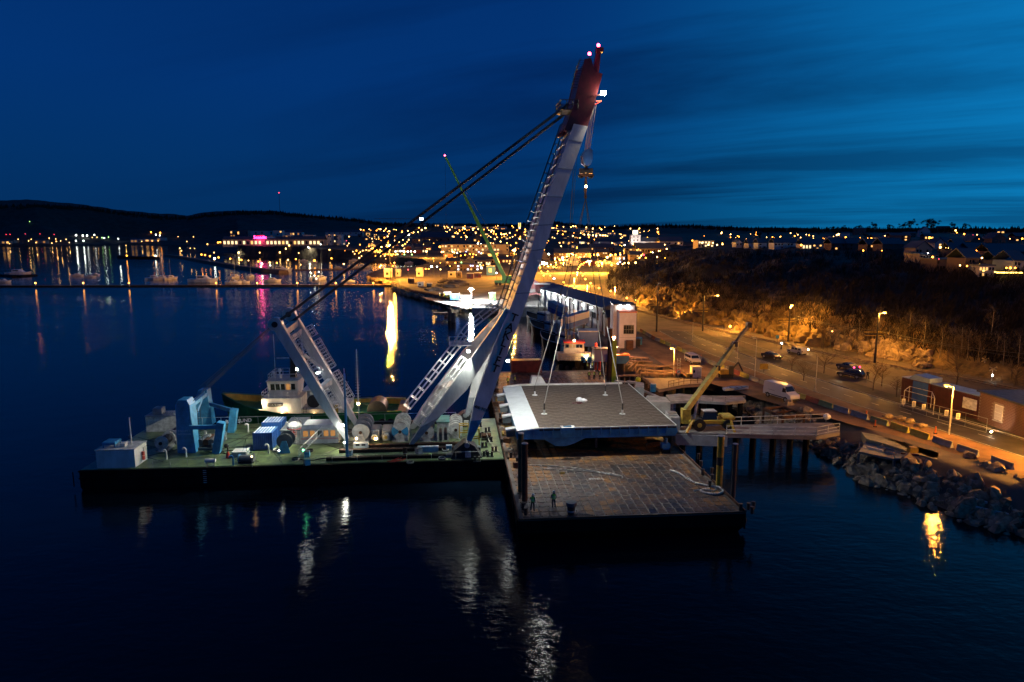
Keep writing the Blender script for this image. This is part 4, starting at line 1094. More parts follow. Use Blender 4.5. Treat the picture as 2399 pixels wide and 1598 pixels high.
for k in range(16):
    ly_ = 12+k*3.3; P = bthing('barge_gear', 'rigging gear on the left walkway of the barge, %s from the near end' % ordn(k), 'rigging gear', rr_.uniform(.35,1.3), ly_, 2.48, 'gear on the barge walkway')
    if k % 3 == 0: MB().path([(.3*math.cos(t_*.7),.3*math.sin(t_*.7),.08+t_*.01) for t_ in range(14)],.06,5).build('rope_turn', M_sling, P)
    elif k % 3 == 1: MB().cbox((0,0,.3),(.5,.9,.6),rr_.uniform(0,2)).build('gear_box', M_rust, P)
    else: MB().tube((0,-.5,.2),(0,.9,.25),.14,n=8).build('short_pipe', M_yeld if k % 2 else M_dark, P)
# stencilled marks and small lumps
place_text('SYNLL', .62, M_whitec, C, BL(W(1397,1122,2.5))+Vector((0,0,.02)), (1,0,0), (0,1,0), 'stencil_lettering', .004, .02)
P = bthing('mooring_capstan','dark round capstan with two bands near the front edge of the barge','capstan',*bk(1338,1203),2.45)
MB().tube((0,0,0),(0,0,.9),.34,.42,16).build('capstan_drum', M_dark, P); MB().tube((0,0,.9),(0,0,1.25),.55,.55,18).build('capstan_head', M_greyd, P); MB().tube((0,0,.3),(0,0,.42),.45,.45,18).build('capstan_band', M_grey, P)
m = MB(); 
for k in range(14): m.box(.4+k*.16,.5+k*.16,-.1-k*.06,.02-k*.06,.02,.1)
m.build('anchor_chain', M_dark, P)
P = bthing('blue_pump','small blue diesel pump standing on the barge at the load\'s right underside','pump',*bk(1558,1058),2.48)
MB().bevbox(-.55,.55,-.4,.4,.35,1.2,.08).build('pump_body', M_blue, P); MB().tube((.0,-.3,1.2),(0,-.3,1.9),.18).build('pump_stack', M_blue, P)
for s_ in (-.5,.5): MB().tube((s_-.06,-.4,.3),(s_+.06,-.4,.3),.3,n=12).build('pump_wheel', M_black, P)
for i,(px,py) in enumerate(((1315,1110),(1190,1000))):
    P = bthing('yellow_chain_heap','little heap of yellow chain on the %s of the barge deck' % ('left middle','far left side')[i],'chain',*bk(px,py),2.48)
    m = MB(); rnd = random.Random(i)
    for k in range(8): m.tube((rnd.uniform(-.5,.5),rnd.uniform(-.2,.2),.05),(rnd.uniform(-.5,.5),rnd.uniform(-.2,.2),.15),.05,n=5)
    m.build('chain', M_yel, P)
# container and lamp-lit far deck
x_, y_ = bk(1234,874)
container('barge_container','dark red container on the far left corner of the cargo barge', BW(x_, y_+1.2, 2.46), HA, 6.1, 2.44, 2.6, mat('dark_red_paint',(.16,.03,.025),.5,var=.3), None, 14)

# ================================================================== the lifted bridge section
ld = bthing('linkspan_section', 'wide flat bridge section with dark matted deck and silver wing hanging on slings', 'bridge section')
def LB(px, py, z): p = BL(W(px, py, z)); return p
a1 = LB(1177,903,5.7); a2 = LB(1210,1010,5.7); b1 = LB(1220,900,6.05); b2_ = LB(1263,1004,6.05); c1 = LB(1476,902,6.0); c2 = LB(1583,996,6.0)
def mk(v): return Vector(v)
yn, yf = (b2_.y+c2.y)/2, (b1.y+c1.y)/2
xl, xm, xr = (a1.x+a2.x)/2, (b1.x+b2_.x)/2, (c1.x+c2.x)/2
ZT = 6.0
M_mat = mat('dark_anti_slip_deck', (.105,.073,.05), .85, col2=(.05,.036,.026), vscale=1.1, bump=.006, bscale=6, detail=9)
M_silv = mat('galvanised_sheet', (.60,.62,.62), .38, metal=.3, var=.12, vscale=.5)
MB().box(xm,xr,yn,yf,ZT-.32,ZT-.05).build('deck_slab', M_dark, ld)
nr, nc = 15, 9; dl = (yf-yn)/nr; dw = (xr-xm)/nc
pmh = MB().box(-dw/2+.02,dw/2-.02,-dl/2+.035,dl/2-.035,-.045,.0).build('deck_mat', M_mat, mesh_only=True)
for j in range(nr):
    for i in range(nc):
        link('deck_mat', pmh, ld, (xm+dw*(i+.5), yn+dl*(j+.5), ZT+R.uniform(-.012,.008)))
# silver wing with fine corrugation
rings = []
nn = 110
for k in range(nn*2+1):
    y_ = yn+(yf-yn)*k/(nn*2); dz = .03 if k % 2 else 0
    rings.append([(xl,y_,5.72+dz),(xm,y_,6.02+dz),(xm,y_,5.90),(xl,y_,5.60)])
MB().loft(rings).build('wing_sheet', M_silv, ld)
m = MB(); m.beam((xl-.06,yn-.03,5.70),(xm,yn-.03,6.02),.12,.14).beam((xm,yn-.03,6.02),(xr,yn-.03,6.0),.12,.14).build('edge_trim', M_white, ld)
m = MB(); m.beam((xl,yf+.05,5.75),(xm,yf+.05,6.1),.5,.3).beam((xm,yf+.05,6.1),(xr-1,yf+.05,6.08),.35,.3).build('far_edge_beam', M_white, ld)
MB().beam((xr+.03,yn,6.0),(xr+.03,yf,6.0),.08,.12).build('edge_trim', M_white, ld)
# blue fascia girder with fish belly
xa = xl+.05
def lxp(px): return xl+(xr-xl)*(px-1210)/(1583-1210)
fp = [(xl+.1,yn+.12,5.66),(xm,yn+.12,5.94),(xr,yn+.12,5.9),(xr+.25,yn+.12,5.2),(xr,yn+.12,4.75),(lxp(1370),yn+.12,4.6),(lxp(1345),yn+.12,3.95),(lxp(1325),yn+.12,3.6),(lxp(1300),yn+.12,3.65),(lxp(1275),yn+.12,4.5),(xl+.1,yn+.12,4.75)]
MB().prism(fp, (0,.3,0)).build('front_girder', M_blue, ld)
for k in range(15):
    x_ = lxp(1250)+k*(xr-lxp(1250))/15
    if abs(x_-lxp(1327)) < 1.1: continue
    MB().box(x_-.05,x_+.05,yn-.05,yn+.118,4.95,5.9).build('girder_stiffener', M_blue, ld)
MB().box(xl+.1,xr,yn+.02,yn+.5,4.62,4.66).build('girder_flange', M_blue, ld)
for k in range(1,6):
    y_ = yn+(yf-yn)*k/5.0-.3
    MB().box(xl+.3,xr-.2,y_,y_+.25,3.35,5.65).build('cross_shade_girder', M_dark, ld)  # made extra deep and dark to block light under the load
for x_ in (xl+.3,(xl+xr)/2,xr-.3): MB().box(x_-.15,x_+.15,yn+.45,yf-.4,3.2,5.6).build('long_shade_girder', M_dark, ld)  # deepened likewise so the space below the load stays dark
# notch bracket in the front edge
x_ = lxp(1326); m = MB(); m.box(x_-.85,x_-.55,yn-.9,yn+.1,5.5,6.25).box(x_+.55,x_+.85,yn-.9,yn+.1,5.5,6.25).box(x_-.55,x_+.55,yn-.9,yn-.65,5.5,6.25).box(x_-.55,x_+.55,yn-.1,yn+.1,5.5,6.25); m.build('hinge_bracket', M_blue, ld)
MB().box(x_-.9,x_+.9,yn-.95,yn+.1,6.253,6.32).build('bracket_rim', M_white, ld) if 0 else None
m = MB(); 
for q_ in ((x_-.88,x_-.52,yn-.93,yn+.1),(x_+.52,x_+.88,yn-.93,yn+.1)): m.box(*q_,6.253,6.30)
m.box(x_-.52,x_+.52,yn-.93,yn-.62,6.253,6.30); m.build('bracket_rim', M_white, ld)
# outrigger boxes on the left side
for k, f in enumerate((.04,.30,.53,.80)):
    y_ = yn+.3+(yf-yn)*(f); 
    m = MB(); m.loft([[(xl-1.25,y_,5.35),(xl-.02,y_,5.6),(xl-.02,y_+1.1,5.6),(xl-1.25,y_+1.1,5.35)],[(xl-1.25,y_,5.55),(xl-.02,y_,5.75),(xl-.02,y_+1.1,5.75),(xl-1.25,y_+1.1,5.55)]])
    m.build('outrigger_plate', M_silv, ld); MB().box(xl-1.15,xl-.05,y_+.1,y_+1.0,4.6,5.33).build('outrigger_web', M_greyd, ld)
MB().box(xl,xl+.12,yn+.1,yf,4.7,5.58).build('side_web', M_blue, ld)
# supports the load has been lifted from
for i,(x_,y_) in enumerate(((xl+2,yn+3),(xr-2,yn+3),(xl+2,yf-3),(xr-2,yf-3))):
    P = bthing('support_trestle','rusty steel trestle under the bridge section, %s' % ('at its near left','at its near right','at its far left','at its far right')[i],'trestle',x_,y_,2.48,'trestles on the barge')
    MB().box(-.9,.9,-.3,.3,0,.3).build('trestle_foot', M_rust, P); MB().box(-.5,.5,-.2,.2,.303,.5).build('trestle_web', M_rust, P); MB().box(-.8,.8,-.35,.35,.503,.68).build('trestle_top', M_rust, P)
# tent-like white cab behind and items on the load
P = bthing('white_cabin','small white wheelhouse-like cabin with dark window just beyond the silver wing','cabin',*(LB(1261,896,4.0).xy),4.0)
P.location = BW(BL(W(1261,897,6.2)).x, yf+1.0, 2.48)
h = hat(884, P.location.y)-2.48
MB().loft([[(-1.2,0,0),(1.2,0,0),(1.2,1.8,0),(-1.2,1.8,0)],[(-1.2,0,h-1),(1.2,0,h-1),(1.2,1.8,h-1),(-1.2,1.8,h-1)],[(-1.0,.2,h),(.6,.2,h),(.6,1.6,h),(-1.0,1.6,h)]]).build('cabin_wall', M_white, P)
MB().box(-.5,.5,-.04,-.003,h-1.7,h-1.05).build('cabin_window', M_glass, P)
for i,(px,py,s_) in enumerate(((1357,938,.5),(1367,939,.42))):
    P = bthing('white_bag', ('larger white bag on the middle of the matted deck','smaller white bag right of the larger one')[i], 'bag', *(LB(px,py+3,ZT).xy), ZT+.01)
    MB().ball((0,0,s_*.5), s_, 9, 6, .8).ball((.3,.1,s_*.4), s_*.7, 8, 5, .8).build('bag_body', mat('white_plastic',(.8,.8,.78),.5), P)
P = bthing('red_rope_coil','coil of red rope in front of the white bags on the deck','rope', *(LB(1352,946,ZT).xy), ZT+.01)
m = MB(); rnd = random.Random(2)
for k in range(12): a_ = k*.9; m.tube((.9*math.cos(a_)*.8,.4*math.sin(a_),.06),(.9*math.cos(a_+.9)*.8+rnd.uniform(-.1,.1),.4*math.sin(a_+.9),.08),.06,n=5)
m.build('coil', M_red, P)
# lifting lugs and slings
LG = [(1253,926),(1275,970),(1418,926),(1458,970)]
apex = PO + E1*HX.x + E2*HX.y + Vector((0,0,HX.z))
inv = lambda w: PL(w)
for i,(px,py) in enumerate(LG):
    w = W(px, py, ZT); l = BL(w)
    MB().tube((l.x,l.y,ZT+.012),(l.x,l.y,ZT+.07),.42,.38,14).tube((l.x,l.y,ZT+.07),(l.x,l.y,ZT+.6),.12,n=8).build('lifting_lug', M_white, ld)
    e_ = PL(w)+Vector((0,0,.6)); s_ = HX; 
    mid = s_.lerp(e_, .58)
    MB().tube(s_, mid, .05, n=5).build('upper_sling', M_dark, GR)
    MB().tube(mid+Vector((0,0,-.6)), e_+Vector((0,0,.8)), .06, n=6).build('lower_sling', M_sling, GR)
    MB().box(mid.x-.12,mid.x+.12,mid.y-.12,mid.y+.12,mid.z-.75,mid.z+.15).build('shackle', M_rust, GR)
    MB().tube(e_, e_+Vector((0,0,.9)), .12, n=6).build('end_shackle', M_dark, GR)
# ================================================================== people
def skin_mesh(name, joints, edges, root=0, sub=1):
    me_ = bpy.data.meshes.new(name); me_.from_pydata([j[0] for j in joints], edges, [])
    ob = bpy.data.objects.new(name, me_); COL.objects.link(ob)
    md = ob.modifiers.new('skin', 'SKIN'); bpy.context.view_layer.update()
    for i, j in enumerate(joints): me_.skin_vertices[0].data[i].radius = (j[1], j[1] if len(j) < 3 else j[2])
    me_.skin_vertices[0].data[root].use_root = True
    s_ = ob.modifiers.new('sub', 'SUBSURF'); s_.levels = sub; s_.render_levels = sub
    bpy.context.view_layer.update()
    out = bpy.data.meshes.new_from_object(ob.evaluated_get(bpy.context.evaluated_depsgraph_get()))
    COL.objects.unlink(ob); bpy.data.objects.remove(ob); out.name = name
    for p in out.polygons: p.use_smooth = True
    return out
def body(pose=0):
    a_ = .1 if pose == 0 else .22
    J_ = [((0,0,.95),.15,.12),((0,0,1.15),.15,.11),((0,0,1.38),.17,.12),((0,0,1.50),.07),((0,-.01,1.58),.085),((0,-.02,1.70),.095),
          ((-.10,0,.90),.10),((-.11-a_*.3,-.02+pose*.08,.50),.075),((-.12-a_*.4,.02+pose*.1,.09),.055),((-.12-a_*.4,-.10+pose*.1,.05),.05),
          ((.10,0,.90),.10),((.11+a_*.2,-.03,.50),.075),((.12+a_*.3,.03,.09),.055),((.12+a_*.3,-.10,.05),.05),
          ((-.19,0,1.42),.07),((-.27,.02+pose*.03,1.16),.05),((-.26+pose*.08,-.08-pose*.08,.94),.042),((-.25+pose*.1,-.13-pose*.1,.87),.04),
          ((.19,0,1.42),.07),((.28,.03,1.16),.05),((.25-pose*.1,-.06-pose*.15,.95+pose*.1),.042),((.24-pose*.12,-.11-pose*.16,.88+pose*.12),.04)]
    E_ = [(0,1),(1,2),(2,3),(3,4),(4,5),(0,6),(6,7),(7,8),(8,9),(0,10),(10,11),(11,12),(12,13),(2,14),(14,15),(15,16),(16,17),(2,18),(18,19),(19,20),(20,21)]
    return skin_mesh('body', J_, E_)
bodies = [body(0), body(1)]
def face_col(me_):
    me_.materials.clear(); me_.materials.append(M_cloth); me_.materials.append(M_skin)
    for p in me_.polygons:
        z = p.center.z
        if z > 1.52 or (abs(p.center.x) > .13 and .8 < z < .93 and p.center.y < -.03): p.material_index = 1
for me_ in bodies: face_col(me_)
vest_m = MB(); 
for z0,z1,w0,w1 in ((1.0,1.22,.185,.19),(1.22,1.45,.19,.20)): pass
def vring(z, rx, ry): return [(rx*math.cos(q_*math.pi/6), ry*math.sin(q_*math.pi/6), z) for q_ in range(12)]
vest_me = MB().loft([vring(.96,.19,.155),vring(1.15,.19,.15),vring(1.32,.205,.155),vring(1.46,.16,.13)]).build('hi_vis_vest', M_hiviz, mesh_only=True)
band_me = MB().loft([vring(1.06,.197,.16),vring(1.11,.197,.16)]).loft([vring(1.22,.203,.162),vring(1.27,.207,.164)]).build('reflective_band', M_white, mesh_only=True)
helm_me = MB().ball((0,-.02,1.73),.128,12,7,.85).tube((0,-.03,1.70),(0,-.03,1.715),.15,n=12).build('helmet', M_white, mesh_only=True)
helm_o = MB().ball((0,-.02,1.73),.128,12,7,.85).tube((0,-.03,1.70),(0,-.03,1.715),.15,n=12).build('helmet', M_orange, mesh_only=True)
hair_me = MB().ball((0,.0,1.735),.105,10,6,.75).build('hair', M_dark, mesh_only=True)
boot_me = MB().bevbox(-.20,-.07,-.20,.07,0,.12,.03).bevbox(.08,.21,-.2,.07,0,.12,.03).build('work_boots', M_black, mesh_only=True)
def person(lab, loc, rz, pose=0, vest=True, helm=0, group=None, scale=1.0):
    P = thing('person', lab, 'person', loc, rz, group); P.scale = (scale,)*3
    link('body', bodies[pose], P)
    if vest: link('hi_vis_vest', vest_me, P); link('reflective_band', band_me, P)
    if helm is not None: link('helmet', (helm_me, helm_o)[helm], P)
    else: link('hair', hair_me, P)
    return P
person('person in green vest and pale helmet at the barge corner by the dark piles', BW(*bk(1248,1196),2.48), HA+2.6, 1, group='workers on the barge')
person('person in yellow vest and helmet standing in the open right of the corner piles', BW(*bk(1297,1189),2.48), HA+3.3, 0, group='workers on the barge')
for i,(px,py) in enumerate(((1380,890),(1392,889),(1405,889),(1376,868),(1387,866))):
    person('person in yellow vest on the far barge deck, %s' % ('left of the front three','middle of the front three','right of the front three','back row left','back row right')[i], BW(*bk(px,py),2.48), HA+R.uniform(2,4), i % 2, group='workers behind the load')
for i,(px,py) in enumerate(((1190,904),(1206,901),(1165,904))):
    person('person in vest %s' % ('with orange helmet at the far left corner of the load','with white helmet beside the far corner of the silver wing','half hidden behind the blue crane leg')[i], BW(*bk(px,py),2.48), HA+R.uniform(2,4), i % 2, helm=1 if i == 0 else 0, group='workers behind the load')
# ================================================================== near shore on the right
GZ = 3.0
def G3(px, py, h=GZ): return W(px, py, h)
def strip(name, pts_a, pts_b, z, mt, kind='structure'):
    v = []; f = []
    for a_, b_ in zip(pts_a, pts_b): v += [(a_.x,a_.y,z),(b_.x,b_.y,z)]
    for i in range(len(pts_a)-1): f.append((2*i,2*i+2,2*i+3,2*i+1))
    return tag(MB().add(v, f).build(name, mt), kind=kind)
def offs(pts, d):
    out = []
    for i, p in enumerate(pts):
        a_ = pts[max(0,i-1)]; b_ = pts[min(len(pts)-1,i+1)]; t_ = (b_-a_); t_.z = 0; t_.normalize()
        out.append(p+Vector((t_.y,-t_.x,0))*d)
    return out
def dense(pts, step):
    out = [pts[0]]
    for a_, b_ in zip(pts[:-1], pts[1:]):
        n = max(1, int((b_-a_).length/step)); out += [a_.lerp(b_, (i+1)/n) for i in range(n)]
    return out
BARP = [(1500,776),(1534,796),(1572,812),(1612,831),(1680,859),(1754,888),(1860,927),(1950,958),(1991,971),(2084,1000),(2180,1032),(2298,1073),(2399,1112),(2480,1143)]
bar = [G3(*p) for p in BARP]
bard = dense(bar, .5)
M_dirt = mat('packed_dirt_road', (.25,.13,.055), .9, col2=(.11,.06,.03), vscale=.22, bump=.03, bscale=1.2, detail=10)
M_asph = mat('worn_asphalt', (.035,.031,.03), .7, col2=(.018,.017,.018), vscale=.15, detail=8)
M_park = mat('gravel_parking_ground', (.11,.08,.05), .95, col2=(.05,.038,.025), vscale=.10, bump=.02, bscale=2, detail=10)
s_ = 1 if offs(bar,1)[5].y < bar[5].y else -1      # towards the water
def resample(pts, n):
    Ls = [0]
    for a_, b_ in zip(pts[:-1], pts[1:]): Ls.append(Ls[-1]+(b_-a_).length)
    out = []; k = 0
    for i in range(n):
        d = Ls[-1]*i/(n-1)
        while k < len(Ls)-2 and Ls[k+1] < d: k += 1
        out.append(pts[k].lerp(pts[k+1], (d-Ls[k])/max(1e-6, Ls[k+1]-Ls[k])))
    return out
NEDGE = [G3(*p) for p in ((1474,800),(1545,848),(1620,888),(1700,908),(1780,936),(1860,958),(1940,979),(2000,996),(2080,1016),(2180,1044),(2290,1081),(2399,1124),(2480,1158))]
nedge = resample(NEDGE, 200)
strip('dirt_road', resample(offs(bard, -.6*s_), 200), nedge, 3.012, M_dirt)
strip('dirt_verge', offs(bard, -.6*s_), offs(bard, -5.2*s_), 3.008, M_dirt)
strip('main_road', offs(bard, -5.2*s_), offs(bard, -12.5*s_), 3.016, M_asph)
strip('grass_verge', offs(bard, -12.5*s_), offs(bard, -17*s_), 3.010, mat('dull_grass', (.06,.055,.03), 1.0, col2=(.03,.028,.02), vscale=.5, detail=8))
kb_ = dense(offs(bard, -12.6*s_), 3)
m = MB()
for a_, b_ in zip(kb_[:-1], kb_[1:]): m.beam(a_+Vector((0,0,.06)), b_+Vector((0,0,.06)), .18, .12)
tag(m.build('road_kerb', M_conc), kind='structure')
m = MB(); md = offs(bard, -8.8*s_)
for i in range(0, len(md)-4, 12): a_, b_ = md[i], md[i+4]; n_ = (b_-a_).normalized(); k = Vector((-n_.y,n_.x,0))*.07; m.add([a_-k+Vector((0,0,.022)), b_-k+Vector((0,0,.022)), b_+k+Vector((0,0,.022)), a_+k+Vector((0,0,.022))], [(0,1,2,3)])
for off_ in (-5.5,-12.1):
    e_ = offs(bard, off_*s_)
    for i in range(0, len(e_)-1, 1):
        a_, b_ = e_[i], e_[i+1]; n_ = (b_-a_).normalized(); k = Vector((-n_.y,n_.x,0))*.05; m.add([a_-k+Vector((0,0,.022)), b_-k+Vector((0,0,.022)), b_+k+Vector((0,0,.022)), a_+k+Vector((0,0,.022))], [(0,1,2,3)])
tag(m.build('road_markings', M_whitec), kind='structure')
# railway
RP = [(1470,712),(1490,727),(1560,745),(1707,780),(1830,806),(1950,833),(2071,856),(2180,876),(2282,893),(2399,918),(2520,945)]
rl = dense([G3(*p) for p in RP], 1.0)
strip('parking_ground', offs(bard, -17*s_), [min(rl, key=lambda r_: (r_-p).length).lerp(p, .02) for p in offs(bard,-17*s_)], 3.006, M_park)
strip('ballast_bed', offs(rl, -2.2), offs(rl, 2.2), 3.06, mat('rail_ballast',(.13,.10,.075),1.0,col2=(.06,.05,.04),vscale=1.5,detail=8,bump=.04,bscale=6))
TR = thing('railway_track', 'railway track with two rails running along the foot of the rocky hill', 'railway track', (0,0,0))
for d_ in (-.75,.75):
    m = MB(); e_ = offs(rl, d_)
    for a_, b_ in zip(e_[:-1], e_[1:]): m.beam(a_+Vector((0,0,.22)), b_+Vector((0,0,.22)), .09, .12)
    m.build('rail', mat('worn_rail_steel',(.30,.26,.22),.35,metal=.8), TR)
m = MB()
for a_, b_ in zip(rl[:-1], rl[1:]):
    n_ = (b_-a_).normalized(); k = Vector((-n_.y,n_.x,0)); m.beam(a_-k*1.25+Vector((0,0,.11)), a_+k*1.25+Vector((0,0,.11)), .24, .11)
o = m.build('sleepers', M_timber, TR); o['kind'] = 'stuff'
# coloured concrete barriers, each a thing
bcols = [mat('yellow_barrier_paint',(.48,.42,.05),.7,var=.3), M_conc, mat('dull_red_barrier_paint',(.28,.06,.04),.7,var=.3), mat('grey_barrier_paint',(.22,.23,.24),.8,var=.3), mat('pale_green_barrier_paint',(.25,.30,.12),.8,var=.3)]
bnames = ['yellow','bare concrete','dull red','grey','pale green']
bm_ = {}
def barrier_me(i, L):
    return MB().loft([[(-L/2,-.3,0),(-L/2,.3,0),(-L/2,.22,.2),(-L/2,.1,.45),(-L/2,.09,.82),(-L/2,-.09,.82),(-L/2,-.1,.45),(-L/2,-.22,.2)],[(L/2,-.3,0),(L/2,.3,0),(L/2,.22,.2),(L/2,.1,.45),(L/2,.09,.82),(L/2,-.09,.82),(L/2,-.1,.45),(L/2,-.22,.2)]]).build('road_barrier', bcols[i], mesh_only=True)
bml = [barrier_me(i, 2.9) for i in range(5)]
bb = dense(bar, 3.05); rnd = random.Random(21); cnt = {}
n = len(bb)
for i in range(n-1):
    a_, b_ = bb[i], bb[i+1]; 
    if (b_-a_).length < 2: continue
    c_ = (a_+b_)/2; px_ = CX+c_.x/(c_.y*cp+27*sp)*FPX
    k = rnd.choice((0,1,2,3,2,3,4,1)) if not 2085 < px_ < 2185 else 0
    cnt[k] = cnt.get(k,0)+1
    o = link('road_barrier', bml[k], None, c_, math.atan2(b_.y-a_.y, b_.x-a_.x)+rnd.uniform(-.015,.015))
    tag(o, '%s road barrier, %s of its colour from the white tower' % (bnames[k], ordn(cnt[k]-1)), 'road barrier', 'barriers along the dirt road')
# orange beacons on the barrier line
for i,(px,py) in enumerate(((1551,803),(1642,842),(2029,978),(2191,1016),(1872,938),(2050,1000))):
    P = thing('traffic_beacon', 'small orange traffic beacon by the barriers, %s from the tower end' % ordn(sorted([1551,1642,2029,2191,1872,2050]).index(px)), 'beacon', G3(px,py), 0, 'beacons by the barriers')
    MB().tube((0,0,0),(0,0,.1),.25,n=8).build('beacon_base', M_black, P); MB().tube((0,0,.1),(0,0,1.0),.09,n=8).build('beacon_board', M_orange, P)
# boulders
RVT = thing('rock_revetment', 'sloping bank of rough boulders between the dirt road and the dark water', 'rock bank', (0,0,0))
def rock_me(seed, mt):
    rr_ = random.Random(seed); m = MB(); m.ball((0,0,0), 1, 7, 5, .75)
    m.v = [tuple(Vector(v)*(1+rr_.uniform(-.28,.22))) for v in m.v]
    return m.build('stone', mt, mesh_only=True)
M_rock = mat('granite_boulder', (.38,.29,.18), .9, col2=(.12,.09,.06), vscale=1.2, bump=.05, bscale=3, detail=7)
rms = [rock_me(i, M_rock) for i in range(7)]
SHP = [Vector((*p,0)) for p in shore[:19]]
rock_spots = []
rnd = random.Random(8)
shd = dense([Vector((p.x,p.y,0)) for p in shore[0:12]], 1.0)
edge = nedge
for q_ in shd:
    e_ = min(edge, key=lambda r_: (r_.xy-q_.xy).length)
    L = (e_.xy-q_.xy).length
    for k in range(max(2, int(L/.8))):
        f = (k+rnd.random())/max(2,int(L/.8)); p = q_.lerp(Vector((e_.x,e_.y,0)), f)+Vector((rnd.uniform(-.4,.4),rnd.uniform(-.4,.4),0)); rock_spots.append((p, f))
rock_spots = [(p,f) for p,f in rock_spots if f < 1.02 and not (W(1950,1000,3).x < p.x < W(2200,1040,3).x and f > .55)]
rnd.shuffle(rock_spots)
pxs = np.array([[p.x,p.y] for p,f in rock_spots]); zz_, l_, h_, d_ = height(pxs[:,0], pxs[:,1])
def vis(p): return p.y/abs(p.y)*np.hypot(p.x,p.y)
order = sorted(range(len(rock_spots)), key=lambda i: (np.hypot(*rock_spots[i][0].xy)*(1.0 if rock_spots[i][0].x/rock_spots[i][0].y < .80 else 9)))
stuff = MB()
for n_, i in enumerate(order):
    p, f = rock_spots[i]; z = max(zz_[i], -.15); s0 = .3+.95*rnd.random()**1.7
    if n_ < 300:
        o = link('stone', rms[i % 7], RVT, (p.x,p.y,z+.1*s0)); o.rotation_euler = (rnd.uniform(0,6),rnd.uniform(0,6),rnd.uniform(0,6)); o.scale = (s0*rnd.uniform(.8,1.35), s0, s0*rnd.uniform(.6,.9))
    else:
        b_ = len(stuff.v); stuff.ball((p.x,p.y,z), s0, 6, 4, .6)
        stuff.v[b_:] = [tuple(Vector(v)+Vector((rnd.uniform(-.2,.2),)*3)*s0) for v in stuff.v[b_:]]
o = stuff.build('small_stones', M_rock, RVT); o['kind'] = 'stuff'
# rocks under and behind the piers
RV2 = thing('rock_slope', 'stone slope under the piers below the parked white van', 'rock bank', (0,0,0))
for k in range(170):
    px_, py_ = rnd.uniform(1695,1905), 0; t_ = (px_-1695)/210; py_ = 925+t_*80+rnd.uniform(-12,52)
    w_ = W(px_, py_, 1.2); z = gh(w_.x, w_.y); s0 = rnd.uniform(.5,1.15)
    o = link('stone', rms[k % 7], RV2, (w_.x, w_.y, z+.12)); o.rotation_euler = (rnd.uniform(0,6),rnd.uniform(0,6),rnd.uniform(0,6)); o.scale = (s0*1.2,s0,s0*.75)
# boulders by the roadside
for i,(px,py) in enumerate(((2081,979),(2111,984),(2131,990),(2160,1001))):
    o = link('boulder', rms[i], None, G3(px,py)+Vector((0,0,.25))); o.scale = (.75,.6,.5); tag(o, 'pale roadside boulder, %s of the four lying beyond the barriers' % ('leftmost','second','third','rightmost')[i], 'boulder', 'boulders beyond the barriers')
# lit scree rocks at the hill foot
for k in range(110):
    px_ = rnd.uniform(1950,2170); py_ = np.interp(px_, [1950,2060,2170],[812,838,866])-rnd.uniform(0,34)
    w_ = hit(px_, py_); s0 = rnd.uniform(.6,1.8)
    o = link('stone', rms[k % 7], RV2 if 0 else None, w_+Vector((0,0,.1))) if 0 else None
SCR = thing('hillside_rocks', 'orange lit boulders lying at the foot of the hill behind the railway', 'rocks', (0,0,0))
for k in range(120):
    px_ = rnd.uniform(1940,2180); py_ = np.interp(px_, [1940,2060,2180],[815,842,872])-rnd.uniform(0,40)
    w_ = hit(px_, py_); s0 = rnd.uniform(.5,1.7)
    o = link('stone', rms[k % 7], SCR, w_+Vector((0,0,.1))); o.rotation_euler = (rnd.uniform(0,6),rnd.uniform(0,6),rnd.uniform(0,6)); o.scale = (s0*1.2,s0,s0*.8)

# ---------------------------------------------------------------- piers and platforms
def slab(name, lab, cat, pts, ztop, th, mt, piles=None, edge=None, group=None):
    w = [W(px,py,ztop) for px,py in pts]; o_ = w[0].copy(); o_.z = 0
    P = thing(name, lab, cat, o_, 0, group); l = [p-o_ for p in w]
    MB().prism([Vector((p.x,p.y,ztop-th)) for p in l], (0,0,th)).build('deck_slab', mt, P)
    if edge: 
        m = MB()
        for a_, b_ in zip(l, l[1:]+l[:1]): m.beam(Vector((a_.x,a_.y,ztop+.06)), Vector((b_.x,b_.y,ztop+.06)), .2, .12)
        m.build('edge_kerb', edge, P)
    if piles:
        for px,py in piles:
            c = W(px,py,ztop)-o_; MB().tube((c.x,c.y,-3),(c.x,c.y,ztop-th),.42,n=10).build('support_pile', M_hull, P)
    return P, l
P, l = slab('crane_pier','concrete pier deck carrying the yellow mobile crane out over the water','pier',[(1583,1013),(1704,1017),(1912,1022),(1968,1012),(1950,990),(1862,991),(1700,996),(1596,998)],3.6,.5,mat('pale_concrete_deck',(.22,.20,.19),.85,col2=(.12,.11,.105),vscale=.4,bump=.01,bscale=3,detail=8),[(1600,1010),(1640,1010),(1680,1012),(1725,1013),(1765,1014),(1812,1016),(1852,1018),(1890,1016)])
wl = [W(*q,3.6) for q in ((1583,1013),(1704,1017))]; o_ = P.location
m = MB(); a_, b_ = [q-o_ for q in wl]; m.prism([(a_.x,a_.y-.15,1.9),(b_.x,b_.y-.15,1.9),(b_.x,b_.y-.15,3.35),(a_.x,a_.y-.15,3.35)], (0,.5,0)); m.build('fascia_beam', M_grey, P)
RA = thing('pier_railing','metal railing with curved posts along the near edge of the crane pier','railing',wl[0]*0+Vector((0,0,0)))
q = [W(*k,3.6) for k in ((1702,1017),(1812,1020),(1912,1021),(1966,1010))]
MB().rail(q,1.15,.045,3.0,(1.0,.55,.15)).build('near_rail', M_whitec, RA)
RA = thing('pier_railing','metal railing along the far edge of the crane pier','railing',(0,0,0))
q = [W(*k,3.6) for k in ((1692,997),(1780,994),(1862,991),(1935,988))]
MB().rail(q,1.15,.045,3.0,(1.0,.5)).build('far_rail', M_whitec, RA)
